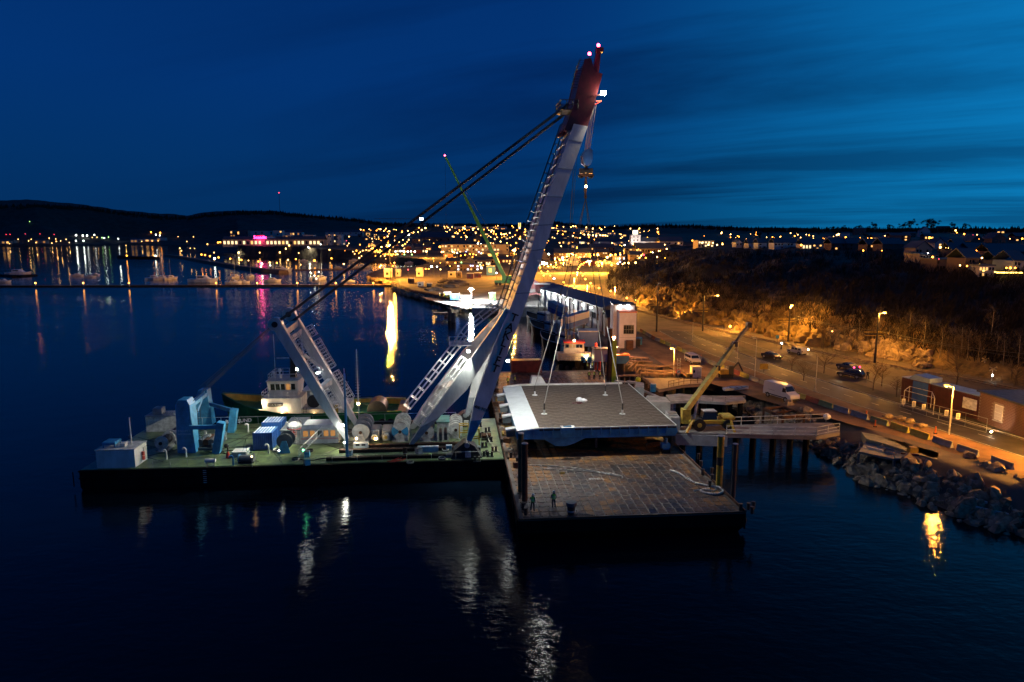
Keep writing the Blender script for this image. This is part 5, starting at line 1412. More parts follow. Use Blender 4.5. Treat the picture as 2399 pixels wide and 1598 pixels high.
slab('timber_platform','timber platform lit orange, folded down toward the water','platform',[(1505,884),(1645,888),(1655,900),(1600,903),(1560,911),(1544,914)],3.8,.4,mat('orange_lit_timber_deck',(.32,.22,.14),.8,col2=(.24,.17,.12),vscale=.6,stretch=(1,.15,1),detail=8),[(1530,903),(1560,908),(1590,905),(1625,902),(1645,895)],M_timber)
RA = thing('platform_railing','thin railing along the near edge of the orange lit timber platform','railing',(0,0,0))
MB().rail([W(*k,3.8) for k in ((1566,908),(1602,900),(1650,897))],1.1,.04,1.6).build('rail_bars', M_rust, RA)
slab('concrete_dolphin','pale concrete block platform right behind the load','concrete platform',[(1508,940),(1571,943),(1560,930),(1516,926)],4.2,1.7,M_conc,[(1520,938),(1560,938)])
slab('concrete_dolphin','tall grey concrete pillar at the far right corner of the load','concrete pillar',[(1488,905),(1509,908),(1509,898),(1490,896)],5.2,4.0,M_conc)
P, l = slab('concrete_dolphin','box-shaped concrete dolphin with two hatches left of the yellow crane','concrete platform',[(1572,978),(1594,978),(1580,963),(1557,962)],5.4,2.6,M_conc,None)
c = sum(l, Vector())/4; 
for k in (-.55,.55): MB().cbox((c.x+k*.2,c.y+k*1.2,5.44),(1.2,.9,.08)).build('hatch_cover', M_greyd, P)
slab('side_jetty','long grey jetty with low posts between the pale block and the rocks','jetty',[(1571,940),(1620,938),(1700,943),(1748,938),(1738,927),(1660,927),(1592,922),(1560,925)],3.6,.4,M_conc,[(1600,938),(1650,940),(1700,941),(1735,938)],None)
RA = thing('jetty_railing','low slanted posts along the near edge of the grey jetty','railing',(0,0,0))
MB().rail([W(*k,3.6) for k in ((1640,939),(1700,942),(1745,938))],.8,.05,2.6,(1.0,)).build('rail_posts', M_conc, RA)
for i,(a0,b0,z_) in enumerate((((1470,893),(1505,899),5.0),((1440,892),(1500,899),3.4),((1500,912),(1575,945),3.2))):
    P = thing('gangplank', 'narrow grey plank bridge %s the orange lit platform' % ('high left of','low left of','just in front of')[i], 'gangplank', W(*a0,z_)); MB().beam((0,0,0), W(*b0,z_)-W(*a0,z_), .7, .2).build('plank_deck', M_conc, P)
# broken old timber quay, purple brown
M_old = mat('old_quay_timber',(.20,.13,.11),.85,var=.45,vscale=.9,stretch=(.3,1,1))
for i,(ya,xa_,xb_,h) in enumerate(((845,1420,1530,3.2),(856,1490,1600,3.4),(865,1495,1602,3.0),(874,1500,1605,3.1),(836,1440,1520,3.5),(882,1440,1500,2.8))):
    a_ = W(xa_,ya,h); b_ = W(xb_,ya-2 if i % 2 else ya+3,h); P = thing('quay_plank_row','sagging row of old brown quay timbers, %s from the water tower side' % ordn(i),'timbers',a_,0,'old timber quay rows')
    mid_ = (b_-a_)/2+Vector((0,0,-.35 if i in (1,2,3) else 0)); m = MB()
    for dy in (0,.35,.75): m.beam((0,dy,0),mid_+Vector((0,dy,0)),.28,.22).beam(mid_+Vector((0,dy,0)),b_-a_+Vector((0,dy,0)),.28,.22)
    m.build('quay_timber', M_old, P); m = MB()
    for k in range(6): c = (b_-a_)*(k/5); m.tube((c.x,c.y+.3,-h-1),(c.x,c.y+.3,-.15),.15,n=6)
    m.build('timber_pile', M_old, P)
for i in range(5):
    a_ = W(1462+i*9, 858+i*6, 3.3); P = thing('loose_timber','leaning loose timber on the old quay, %s from the left' % ordn(i),'timber',a_,0,'leaning timbers'); MB().beam((0,0,0),(2.0-i*.3,1.2,1.6-.5*(i%2)),.16).build('timber_beam', M_old, P)
P = thing('light_ladder','upright pale ladder leaning at the near platform edge','ladder',W(1590,882,3.2)); m = MB()
hl = hat(840, W(1590,882,3.2).y)-3.2
for x_ in (-.25,.25): m.beam((x_,0,0),(x_,.3,hl),.06)
m.build('ladder_stile', M_whitec, P); m = MB()
for k in range(int(hl/.45)): m.tube((-.25,.3*k*.45/hl,.3+k*.45),(.25,.3*k*.45/hl,.3+k*.45),.035,n=4)
m.build('ladder_rung', M_whitec, P)
P = thing('no_entry_sign','round white sign with red ring and dark bar beside the pale ladder','sign',W(1589,886,3.2)); hs_ = hat(871,P.location.y)-3.2
MB().tube((0,0,0),(0,0,hs_),.04).build('sign_post', M_whitec, P); MB().disc_y((0,hs_),.48,-.06,-.03,18).build('sign_rim', M_redb, P); MB().disc_y((0,hs_),.36,-.075,-.062,18).build('sign_face', M_white, P)
MB().beam((-.22,-.085,hs_-.16),(.22,-.085,hs_+.16),.02,.12).build('sign_bar', M_dark, P)
P = thing('guard_hut','small white hut with one window beside the dirt road','hut',W(1632,886,3.0)); hh = hat(861,P.location.y)-3.0
MB().box(-.9,.9,0,1.6,0,hh).build('hut_wall', M_white, P); MB().box(-1.0,1.0,-.1,1.7,hh+.003,hh+.1).build('hut_roof', M_whitec, P); MB().box(-.7,-.35,-.03,-.003,hh*.5,hh*.75).build('hut_window', M_glass, P); MB().box(.1,.7,-.03,-.003,.05,hh*.75).build('hut_door', M_whitec, P)
P = thing('grit_bin','small yellow box with dark lid opening left of the white hut','box',W(1615,889,3.2)); MB().bevbox(-.55,.55,-.3,.4,0,1.1,.08).build('bin_body', M_yel, P); MB().box(.0,.4,-.32,-.302,.4,.85).build('bin_opening', M_dark, P)
P = thing('yellow_buoy','round yellow buoy standing on the plank bridge','buoy',W(1495,896,3.6)); MB().ball((0,0,.5),.5,12,8).build('buoy_float', mat('bright_yellow_plastic',(.75,.7,.03),.5), P); MB().tube((0,0,-.1),(0,0,.1),.2,n=8).build('buoy_base', M_dark, P)
P = thing('blue_barrel','pale blue barrel on the small platform behind the load','barrel',W(1530,917,3.2)); MB().tube((0,0,0),(0,0,1.3),.5,n=14).build('barrel_body', M_blue, P); m = MB()
for z in (.4,.85): m.tube((0,0,z),(0,0,z+.06),.53,n=14)
m.build('barrel_hoop', M_blue, P)
P = thing('excavator','small parked excavator with yellow counterweight by the dirt road','excavator',W(1700,885,3.0)); 
MB().box(-1.2,1.2,-.9,-.4,0,.7).build('crawler_track', M_black, P); MB().box(-1.2,1.2,.4,.9,0,.7).build('crawler_track', M_black, P); MB().bevbox(-1.3,.3,-.8,.8,.75,1.7,.1).build('counterweight', M_yel, P); MB().bevbox(.3,1.2,-.8,.2,.75,2.4,.08).build('operator_cab', M_dark, P); MB().path([(1,.4,1.2),(2.4,.4,2.9),(3.3,.4,1.2)],.16,6).build('digging_arm', M_dark, P)
P = thing('rowing_boat','white upturned dinghy lying on the stony ground near the jetty','boat',W(1725,914,3.0),math.radians(20)); 
rings = []
for k in range(9):
    t_ = k/8; w_ = .75*math.sin(math.pi*min(1,.15+t_*.85))**.6; x_ = -2.6+5.2*t_; rings.append([(x_,-w_,.55),(x_,-w_*.8,.15),(x_,0,.02),(x_,w_*.8,.15),(x_,w_,.55),(x_,w_*.85,.5),(x_,0,.2),(x_,-w_*.85,.5)])
MB().loft(rings).build('boat_hull', M_white, P); m = MB()
for x_ in (-1,.2,1.3): m.box(x_-.12,x_+.12,-.55,.55,.42,.46)
m.build('thwart', M_timber, P)
# steel frame left on the bank
P = thing('steel_frame','rusty rectangular steel frame on short legs above the pier','steel frame',(0,0,0))
q = [W(*k,4.3) for k in ((1789,958),(1834,978),(1884,972),(1836,954))]; m = MB()
for a_, b_ in zip(q, q[1:]+q[:1]): m.beam(a_,b_,.35,.4)
m.beam(q[0].lerp(q[1],.5), q[3].lerp(q[2],.5), .2,.3); m.build('frame_beam', M_rust, P); m = MB()
for a_ in q: m.beam(a_, a_-Vector((0,0,2.2)), .25)
m.build('frame_leg', M_rust, P)
P = thing('white_debris_bag','white bag at the shore end of the pier railing','bag',W(1936,982,3.0)); MB().ball((0,0,.4),.5,8,6).ball((.4,.2,.3),.35,8,5).build('bag_body', MATS['white_plastic'], P)
# sunken pontoon steps at the revetment
P = thing('viewing_platform','grey metal platform with railing posts set in the boulder bank','platform',(0,0,0))
q = [W(*k,2.6) for k in ((2012,1058),(2095,1075),(2170,1072),(2030,1034))]
MB().prism([p-Vector((0,0,.25)) for p in q],(0,0,.25)).build('platform_deck', M_greyd, P); MB().rail([q[0],q[1]],1.2,.04,3).build('platform_rail', M_grey, P); m = MB()
for p in q: m.beam(p-Vector((0,0,.25)), p-Vector((0,0,3)), .25)
m.build('platform_leg', M_greyd, P)
slab('concrete_ramp','curved pale concrete ramp on the boulder bank below the barriers','ramp',[(2018,1012),(2050,1018),(2110,1034),(2200,1061),(2195,1076),(2140,1062),(2075,1040),(2030,1028)],3.0,2.5,mat('mossy_concrete',(.26,.26,.18),.9,col2=(.15,.15,.11),vscale=.6))
P = thing('compactor','small yellow plate compactor parked on the metal platform','machine',W(2137,1066,2.65)); MB().bevbox(-.5,.5,-.4,.4,.15,1.1,.1).build('machine_body', M_yel, P); MB().box(-.6,.6,-.5,.5,0,.14).build('machine_plate', M_dark, P); MB().path([(-.5,0,1),(-1.1,0,1.6),(-1.2,0,1.6)],.05).build('machine_handle', M_dark, P)
for i,(a0,b0,h) in enumerate((((2262,1189),(2362,1212),.8),((2268,1172),(2312,1184),1.2),((2030,1052),(2068,1062),2.9),((2110,1067),(2152,1072),2.9))):
    a_ = W(*a0,h); b_ = W(*b0,h); P = thing('washed_up_beam','pale beam %s' % ('long and low on the lower boulder bank','short, lying above the longer one on the bank','lying on the left of the metal platform','reddish, by the yellow machine')[i],'beam',a_); MB().beam((0,0,.3),b_-a_+Vector((0,0,.3)),.22).build('beam_body', M_whitec if i != 3 else M_red, P)
# ---------------------------------------------------------------- mobile crane on the pier
MC = thing('mobile_crane','small yellow mobile crane with raised telescopic boom and outriggers on the pier','mobile crane',W(1655,1010,3.6),math.radians(2))
MB().bevbox(-2.4,3.6,0,2.2,.9,1.5,.12).build('chassis', M_yel, MC); MB().bevbox(2.2,3.9,.1,2.1,1.5,2.0,.15).build('engine_cover', M_yeld, MC)
MB().loft([[(-.6,.2,1.5),(1.5,.2,1.5),(1.5,1.6,1.5),(-.6,1.6,1.5)],[(-.3,.3,2.6),(1.3,.3,2.6),(1.3,1.5,2.6),(-.3,1.5,2.6)]]).build('operator_cab', M_glass, MC)
MB().box(-.4,1.4,.2,1.6,2.61,2.7).build('cab_roof', M_whitec, MC)
for x_ in (-1.0,2.9):
    for y_ in (-.15,2.0):
        w_ = MB().disc_y((x_,.85),.85 if x_ < 0 else .7,y_,y_+.5,20).build('wheel', M_black, MC); MB().disc_y((x_,.85),.32,y_-.03,y_+.53,12).build('rim', M_yeld, w_)
for x_, y_ in ((-2.6,-.3),(-2.6,2.4),(2.6,-.3)):
    m = MB(); m.beam((x_+.6,y_+.2,1.5),(x_+(-.4 if x_ < 0 else 1.0),y_-.6 if y_ < 0 else y_+.6,.05),.22,.3); m.build('outrigger_leg', M_yel, MC)
tip = atY(1760,762,MC.location.y+7)-MC.location; ft = Vector((-2.7,.9,2.6))
d_ = tip-ft
MB().box(-3.2,-2.1,.4,1.5,.9,2.9).build('slewing_turret', M_yeld, MC)
for k,(f0,f1,w_) in enumerate(((0,.50,.62),(.48,.78,.48),(.76,1.0,.34))): MB().beam(ft+d_*f0, ft+d_*f1, w_, w_*1.15).build('boom_section', (mat('worn_yellow_boom_paint',(.30,.23,.06),.5,var=.4), mat('worn_olive_boom_paint',(.22,.22,.10),.5,var=.4), M_greyd)[k], MC)
MB().beam(ft+Vector((1.2,0,-1.5)), ft+d_*.2, .28).build('lift_cylinder', M_whitec, MC)
for f0 in (.49,.77,1.0): MB().cbox(ft+d_*f0,(.6,.7,.7)).build('boom_collar', M_dark, MC)

# ---------------------------------------------------------------- vehicles
def car(kind, lab, loc, rz, col, group='vehicles on the gravel ground', lights=None):
    P = thing(kind, lab, 'van' if 'van' in kind else 'car', loc, rz, group)
    paint = mat('car_paint_%s' % ('%d_%d_%d' % tuple(int(c*100) for c in col)), col, .25, spec=.6) 
    if kind == 'large_van': L, Wd, pr_ = 6.2, 2.05, [(-3.1,.45),(-3.1,1.0),(-3.05,2.45),(-2.9,2.6),(1.1,2.6),(1.5,2.45),(2.15,1.55),(2.95,1.25),(3.1,.95),(3.1,.45)]
    elif kind == 'minivan': L, Wd, pr_ = 4.9, 1.9, [(-2.45,.4),(-2.45,1.1),(-2.35,1.8),(-2.2,1.93),(.9,1.93),(1.15,1.85),(1.75,1.2),(2.35,1.05),(2.45,.8),(2.45,.4)]
    elif kind == 'estate_car': L, Wd, pr_ = 4.6, 1.85, [(-2.3,.38),(-2.3,.95),(-2.15,1.1),(-1.85,1.58),(-1.6,1.66),(.3,1.66),(.55,1.6),(1.2,1.05),(2.2,.92),(2.3,.75),(2.3,.38)]
    else: L, Wd, pr_ = 4.5, 1.8, [(-2.25,.38),(-2.25,.85),(-2.1,.98),(-1.6,1.02),(-1.1,1.40),(-.8,1.46),(.2,1.46),(.4,1.42),(1.1,.98),(2.15,.85),(2.25,.7),(2.25,.38)]
    w = Wd/2
    def sec(y, ins): return [(x_*(1-.01*ins), y, z if z < 1.0 or True else z) for x_, z in pr_]
    zmax = max(z for _, z in pr_); zb = 1.0 if kind in ('estate_car','saloon_car') else 1.25
    rings = []
    for yy in (-w, -w+.06, w-.06, w):
        r_ = []
        for x_, z in pr_:
            t_ = max(0, (z-zb)/(zmax-zb+1e-6)); y_ = yy*(1-.14*t_)
            sh = .04 if abs(yy) == w else 0
            r_.append((x_*(1-sh*.3), y_, z-sh*.6*(z > .6)))
        rings.append(r_)
    MB().loft(rings).build('car_body', paint, P, False)
    g = MB(); s0 = .008
    # side windows and windscreen as slightly proud panes
    if kind in ('large_van',):
        spans = [(1.2,1.95,1.5,2.2)]
    elif kind == 'minivan': spans = [(-2.1,-1.0,1.25,1.75),(-.9,.1,1.25,1.75),(.2,1.2,1.25,1.72)]
    elif kind == 'estate_car': spans = [(-1.75,-1.0,1.08,1.5),(-.92,-.05,1.08,1.52),(.02,.85,1.08,1.5)]
    else: spans = [(-1.0,-.2,1.02,1.36),(-.12,.65,1.02,1.36)]
    for sy in (-1,1):
        for x0_,x1_,z0_,z1_ in spans:
            ya = w*(1-.14*max(0,(z0_-zb)/(zmax-zb)))+s0; yb = w*(1-.14*max(0,(z1_-zb)/(zmax-zb)))+s0
            f = (x1_-x0_)*.12
            m = MB().prism([(x0_,sy*ya,z0_),(x1_+(.15 if x1_ > .6 else 0),sy*ya,z0_),(x1_-f,sy*yb,z1_),(x0_+f*.5,sy*yb,z1_)],(0,-sy*.03,0)); m.build('side_window', M_glass, P)
    wi = [i for i in range(len(pr_)-1) if pr_[i][0] > .2 and pr_[i][1]-pr_[i+1][1] > .25 and pr_[i][1] > 1.3][0]
    (xa_,za_),(xb_,zb_) = pr_[wi],pr_[wi+1]; n_ = Vector((zb_-za_,0,-(xb_-xa_))).normalized()*-1
    def pt(f, yy, o__=.02): return Vector((xa_+(xb_-xa_)*f, yy, za_+(zb_-za_)*f))+n_*o__
    MB().prism([pt(.08,-w*.76),pt(.08,w*.76),pt(.92,w*.86),pt(.92,-w*.86)], -n_*.03).build('windscreen', M_glass, P)
    wr = .36 if kind != 'large_van' else .38
    for x_ in (-L*.31, L*.33):
        for sy in (-1,1):
            ww = MB().disc_y((x_,wr), wr, sy*(w-.2)-.0, sy*(w+.02), 18).build('wheel', M_black, P); MB().disc_y((x_,wr), wr*.6, sy*(w+.021), sy*(w+.03), 12).build('rim', M_grey, ww)
            MB().disc_y((x_,wr), wr+.07, sy*(w-.05), sy*(w+.012), 18).build('wheel_arch', M_black, P)
    lit = lights or ''
    for sy in (-1,1):
        MB().box(pr_[-3][0]-.12,pr_[-3][0]+.04,sy*w*.78-.17,sy*w*.78+.17,.66,.84).build('headlight', emit('headlight_glass',(1,.92,.7),45) if 'h' in lit else M_whitec, P)
        MB().box(-L/2-.03,-L/2+.06,sy*w*.82-.13,sy*w*.82+.13,.75,1.05).build('tail_light', emit('tail_light_glass',(1,.03,.1),12) if 't' in lit else M_red, P)
    MB().box(L/2-.02,L/2+.03,-w*.9,w*.9,.35,.6).build('bumper', M_dark, P)
    if 'van' in kind: MB().box(-L/2+.6,L/2-1.0,-w-.015,-w-.003,.55,.72).build('side_moulding', M_dark, P)
    if kind == 'large_van': MB().box(-1.9,-.4,-w-.012,-w-.002,1.35,1.39).build('door_rail', M_dark, P)
    return P
def heading(a0, b0): a_ = G3(*a0); b_ = G3(*b0); return math.atan2((b_-a_).y, (b_-a_).x)
hb = heading((1800,925),(1864,944))
car('large_van','large white panel van parked at the edge of the dirt road',G3(1829,934),hb,(.62,.62,.60),'vans on the dirt road')
car('minivan','smaller white minivan with dark side windows standing further up the dirt road',G3(1622,850),heading((1602,838),(1640,858)),(.55,.52,.50),'vans on the dirt road')
hp = heading((1790,838),(1830,846))
car('saloon_car','dark saloon car parked left of the silver estate car',G3(1808,840),hp,(.02,.02,.025))
car('estate_car','silver estate car with glowing rear lamp near the railway',G3(1867,829),hp+math.pi-.1,(.40,.40,.40),lights='')
c = car('saloon_car','dark blue car showing bright red tail lights',G3(1986,866),hp+math.pi-.15,(.03,.04,.07),lights='t')
car('estate_car','dark estate car with lit white headlights beside two people',G3(1993,884),hp+math.pi+.25,(.02,.025,.02),lights='h')
lamp('SPOT','headlight_beam',G3(1972,889)+Vector((-.3,-.3,.8)),160,(1,.9,.7),None,.1,G3(1930,905)+Vector((0,0,0)),60)
P = thing('amber_work_lamp','small amber lamp beside the tail of the silver car','lamp',G3(1893,828)); MB().tube((0,0,0),(0,0,.8),.04).build('lamp_stem', M_dark, P); MB().ball((0,0,.9),.18).build('lamp_globe', E_warm, P); lamp('POINT','lamp_glow',(0,-.4,1.2),60,WRM,P)
for i,(px,py) in enumerate(((2018,886),(2032,889))):
    person('person in dark clothes %s the headlit car' % ('standing close behind','standing a step to the right of')[i], G3(px,py), 2.0+i, i % 2, False, None, 'people by the headlit car')
# containers, brick building
M_brown = mat('dark_brown_red_paint',(.06,.014,.01),.5,var=.3); M_broof = mat('blue_grey_roof',(.22,.32,.42),.4,var=.2)
h1_ = heading((2180,962),(2310,1000))
def longbox(name, lab, pa, pb, ptop, depth, mt, roof, roofcol, n_panel=10, cat='container'):
    a_ = G3(*pa); b_ = G3(*pb); L = (b_-a_).xy.length; rz = math.atan2((b_-a_).y,(b_-a_).x); h = hat(ptop, a_.y)-3.0
    P = thing(name, lab, cat, a_, rz)
    MB().box(0,L,0,depth,0,h).build('container_wall', mt, P)
    m = MB(); k = int(L/.35)
    for i in range(k): m.box(i*L/k,i*L/k+.17,-.04,-.001,.15,h-.15)
    for i in range(int(depth/.35)): m.box(-.04,-.001,i*.35,i*.35+.17,.15,h-.15)
    m.build('corrugation', mt, P)
    MB().box(-.1,L+.1,-.1,depth+.1,h+.003,h+.1).build('flat_roof', roofcol, P)
    return P, L, h
P, L, h = longbox('storage_container','short brown container with open blue lid at the end of the fenced yard',(2110,934),(2172,950),884,2.6,M_brown,0,M_broof)
MB().loft([[(L*.25,-.1,h+.1),(L+.1,-.1,h+.1),(L+.1,2.7,h+.1),(L*.25,2.7,h+.1)],[(L*.45,-.1,h+.9),(L+.1,-.1,h+.7),(L+.1,2.7,h+.7),(L*.45,2.7,h+.9)]]).build('raised_lid', M_broof, P)
MB().box(L*.42,L-.1,-.06,-.045,.2,h-.1).build('blue_door', M_blued, P)
P, L, h = longbox('storage_container','long dark red storage building with blue-grey roof and a pale notice board',(2176,950),(2320,992),900,2.9,mat('oxblood_paint',(.05,.01,.008),.5,var=.3),0,M_broof)
MB().box(L*.56,L*.78,-.09,-.045,h*.35,h*.82).build('notice_board', M_whitec, P)
a_ = G3(2290,985); b_ = G3(2460,1050); rz = math.atan2((b_-a_).y,(b_-a_).x); L = (b_-a_).xy.length; h = hat(918,a_.y)-3.0
P = thing('brick_building','low brick building with one uplit window at the right edge','building',a_,rz)
M_brick = mat('brown_brick',(.12,.06,.04),.9,var=.3,vscale=1.5); 
MB().box(0,L,0,6,0,h).build('brick_wall', mat('brick_mortar',(.18,.14,.11),.95), P)
xw = (G3(2337,1003)-a_).xy.length; bme = MB().box(0,.58,-.05,0,0,.185).build('brick', M_brick, mesh_only=True)
rows = int(h/.22); cols = int(L/.63); cc = []
for r_ in range(rows):
    for c_ in range(cols+1):
        x_ = c_*.63-(.31 if r_ % 2 else 0); z_ = .05+r_*.22
        if x_ < 0 or x_ > L-.6 or (xw-1.25 < x_+.3 < xw+.95 and 1.0 < z_ < 3.5): continue
        cc.append((x_, z_))
cc.sort(key=lambda q: abs(q[0]-xw))
m = MB()
for k,(x_,z_) in enumerate(cc):
    if k < 300: link('brick', bme, P, (x_,-.002,z_))
    else: m.box(x_,x_+.58,-.052,-.002,z_,z_+.185)
o = m.build('brickwork', M_brick, P); o['kind'] = 'stuff'
MB().box(-.3,L+.3,-.4,6.4,h+.003,h+.22).build('roof', M_dark, P)
f = MB().box(xw-.75,xw+.75,-.12,-.06,1.15,3.3).build('window_frame', M_whitec, P); m = MB()
for c_ in range(2):
    for r_ in range(4): m = MB().box(xw-.66+c_*.68,xw-.02+c_*.68,-.14,-.121,1.25+r_*.5,1.68+r_*.5); m.build('pane', mat('dusty_pane',(.35,.33,.30),.3), f)
MB().box(xw-.85,xw+.85,-.3,-.055,.95,1.12).build('window_sill', M_conc, P)
P2 = thing('wall_uplight','small bright ground floodlight in front of the brick wall window','floodlight',G3(2322,1017)); MB().box(-.16,.16,-.16,.16,0,.25).build('uplight_body', M_dark, P2); MB().ball((0,0,.32),.13).build('uplight_glass', emit('uplight_glass',(1,.72,.42),90), P2)
wc = a_+Vector((math.cos(rz),math.sin(rz),0))*xw+Vector((0,0,2.0)); lamp('SPOT','uplight_beam',(0,0,.55),900,(1,.62,.35),P2,.12,wc-P2.location+Vector((0,0,.5)),95)
# fenced yard with notices
FN_ = thing('mesh_fence','tall wire fence with pipe posts along the container yard','fence',(0,0,0)); q = [G3(*k) for k in ((2108,955),(2170,975),(2260,1000),(2310,1014))]
MB().rail(q,2.0,.035,2.2,(1.0,.5,.02)).build('fence_frame', M_grey, FN_)
for i,(px,py) in enumerate(((2114,962),(2138,968),(2161,975),(2214,990),(2241,998))):
    P = thing('fence_notice','white notice plate on the yard fence, %s from the left' % ordn(i),'notice',G3(px,py)+Vector((0,-.1,0)),0,'notices on the yard fence'); z = 1.05
    MB().box(-.28,.28,-.03,0,z,z+.85).build('notice_plate', M_white, P); m = MB()
    for k in range(3): m.box(-.2,.2-.06*k,-.036,-.031,z+.2+k*.2,z+.27+k*.2)
    m.build('notice_print', M_dark, P)
P = thing('bike_shelter','open metal shelter frame between the brown container and the fence','shelter',(0,0,0)); q = [G3(*k) for k in ((2116,952),(2186,972),(2180,956),(2128,942))]; m = MB()
for p in q: m.tube(p,p+Vector((0,0,2.6)),.05)
for a2_, b3_ in zip(q, q[1:]+q[:1]): m.tube(a2_+Vector((0,0,2.6)), b3_+Vector((0,0,2.6)),.05)
m.build('shelter_frame', M_whitec, P)
FN2 = thing('track_fence','low wire fence on posts between parking ground and railway','fence',(0,0,0)); e_ = offs(rl, 4.0) if offs(rl,4.0)[20].y < rl[20].y else offs(rl,-4.0)
MB().rail(e_[::3],1.1,.03,3.0,(1.0,.5),3).build('fence_wire', M_rust, FN2)
FN3 = thing('roadside_fence','thin wire fence beyond the main road along the parking ground','fence',(0,0,0))
MB().rail(offs(bard,-18*s_)[::8],1.0,.025,4.0,(1.0,),3).build('fence_wire', M_grey, FN3)
# crossing signs
for i,(px,py,pt_) in enumerate(((2304,878,843),(2323,892,864))):
    P = thing('crossing_sign','railway crossing cross on a pole, %s' % ('the farther and taller one','the nearer lower one with a white lamp')[i],'sign',G3(px,py)); h = hat(pt_,P.location.y)-3
    MB().tube((0,0,0),(0,0,h),.07).build('sign_pole', M_whitec, P); m = MB()
    for s2 in (-1,1): m.beam((-.7,-.08,h-.35*s2),(.7,-.08,h+.35*s2),.05,.2)
    m.build('cross_arm', mat('yellow_white_sign',(.6,.5,.25),.5), P)
    if i: MB().ball((0,-.1,h-1.2),.13).build('signal_lamp', E_white, P)
P = thing('rail_signal','short track signal with bright white lamp by the silver car','signal',G3(1830,818)); h = hat(805,P.location.y)-3; MB().tube((0,0,0),(0,0,h-.2),.13).build('signal_post', M_dark, P); MB().box(-.25,.25,-.15,.15,h-.2,h+.35).build('signal_head', M_dark, P); MB().ball((0,-.17,h+.1),.15).build('signal_lamp', emit('signal_glass',(.8,.95,1),60), P)
P = thing('blue_road_sign','small blue sign on a thin post by the railway','sign',G3(1820,812)); MB().tube((0,0,0),(0,0,2),.05).build('sign_post', M_dark, P); MB().box(-.4,.4,-.05,0,2.0,2.8).build('sign_plate', M_blue, P)
P = thing('yellow_road_sign','square yellow sign facing the main road','sign',G3(1789,872)); MB().tube((0,0,0),(0,0,.8),.05).build('sign_post', M_dark, P); MB().box(-.8,.8,-.05,0,.6,1.7).build('sign_plate', M_yel, P)
for i,(px,py) in enumerate(((1622,801),(1727,852),(1910,916))):
    P = thing('slim_pole','thin pale unlit pole %s' % ('furthest up the parking ground','in the middle of the parking ground','beside the main road near the dark bushes')[i],'pole',G3(px,py),0,'thin poles on the parking ground'); h = hat((755,789,834)[i],P.location.y)-3; MB().tube((0,0,0),(0,0,h),.07,.05,6).tube((0,0,0),(0,0,.5),.12).build('pole_shaft', M_whitec, P)
# catenary masts with street lamps on top
def tall_lamp(lab, base, ptop, arm=(0,0), cat='lamp post', col=E_sod, e=2600, r=.26, wood=M_dark, group='lamp masts by the railway', dia=.16, lc=SOD, mast=True, hz=GZ):
    b_ = G3(*base, hz); h = hat(ptop, b_.y)-hz; P = thing('street_lamp', lab, cat, b_, 0, group)
    MB().tube((0,0,0),(0,0,h-.2),dia,dia*.6,8).build('lamp_pole', wood, P)
    if arm != (0,0): MB().tube((0,0,h-.2),(arm[0],arm[1],h),.06).build('lamp_arm', wood, P)
    MB().bevbox(arm[0]-.35,arm[0]+.35,arm[1]-.2,arm[1]+.2,h+.08,h+.26,.05).build('lamp_hood', M_grey, P)
    MB().ball((arm[0],arm[1],h-.05),r,8,5,.6).build('lamp_glass', col, P)
    if e: lamp('POINT','lamp_light',(arm[0],arm[1]-.1,h-.55),e,lc,P,.2)
    return P, h
for i,(bx,by,pt_,lx_,lab) in enumerate(((1538,777,665,1504,'dark wooden mast behind the white tower, first of the railway masts'),(1646,776,692,1678,'second railway mast with an orange lamp above the rock face'),(1846,800,715,1846,'third railway mast with orange lamp before the bright cliff'),(2049,852,732,2063,'tall black railway mast with orange lamp and bracket near the parked cars'))):
    P, h = tall_lamp(lab,(bx,by),pt_,((lx_-bx)/FPX*G3(bx,by).y,0) if i in (1,3) else (.4,0),e=(0 if i == 0 else (13000,20000,15000)[i-1]),col=E_sod if i else M_dark,dia=.26,r=.34)
    m = MB()
    for k,z in enumerate((h*.62,h*.55)): m.beam((-2.8+k*.3,0,z),(1.2,0,z),.12)
    m.build('cantilever_bracket', M_yeld, P)
CW = thing('catenary_wires','overhead railway wires slung between the masts','wires',(0,0,0)); ms = [G3(1440,725),G3(1538,777)+Vector((-2,0,0)),G3(1646,776),G3(1846,800),G3(2049,852),G3(2399,925)]
for z in (7.0,6.2):
    m = MB()
    for a2_, b3_ in zip(ms[2:-1], ms[3:]):
        k_ = [a2_.lerp(b3_, f/6)+Vector((0,0,z-.5*math.sin(math.pi*f/6)*(z == 7.0))) for f in range(7)]; m.path(k_, .03, 4)
    m.build('contact_wire', M_rope, CW)
# street lamps along the roads
tall_lamp('pale lamp post with warm orange lamp at the folded platform',(1578,878),816,(-.6,0),e=7000,wood=M_whitec,group='road lamps',dia=.1)
tall_lamp('tall pale lamp post with arm in front of the red container building',(2223,1018),903,(-1.0,0),e=5000,wood=M_whitec,group='road lamps',dia=.11,r=.26)
P, h = tall_lamp('orange starry lamp on a pole beside the white tower',(1437,842),790,(0,0),e=7500,wood=M_dark,group='road lamps',dia=.08,r=.38,lc=(1,.42,.16),col=emit('deep_orange_glass',(1,.38,.10),70))
for i,(px,py) in enumerate(((1524,717),(1604,742),(1710,775))):
    P = thing('ground_floodlight','low orange lamp at the cliff foot by the railway, %s from the tower' % ordn(i),'floodlight',G3(px,py),0,'low lamps at the cliff foot'); MB().tube((0,0,0),(0,0,1.0),.06).build('lamp_post', M_dark, P); MB().ball((0,0,1.2),.36).build('lamp_glass', E_sod, P); lamp('POINT','lamp_light',(0,-.3,2.0),6000,SOD,P,.2)
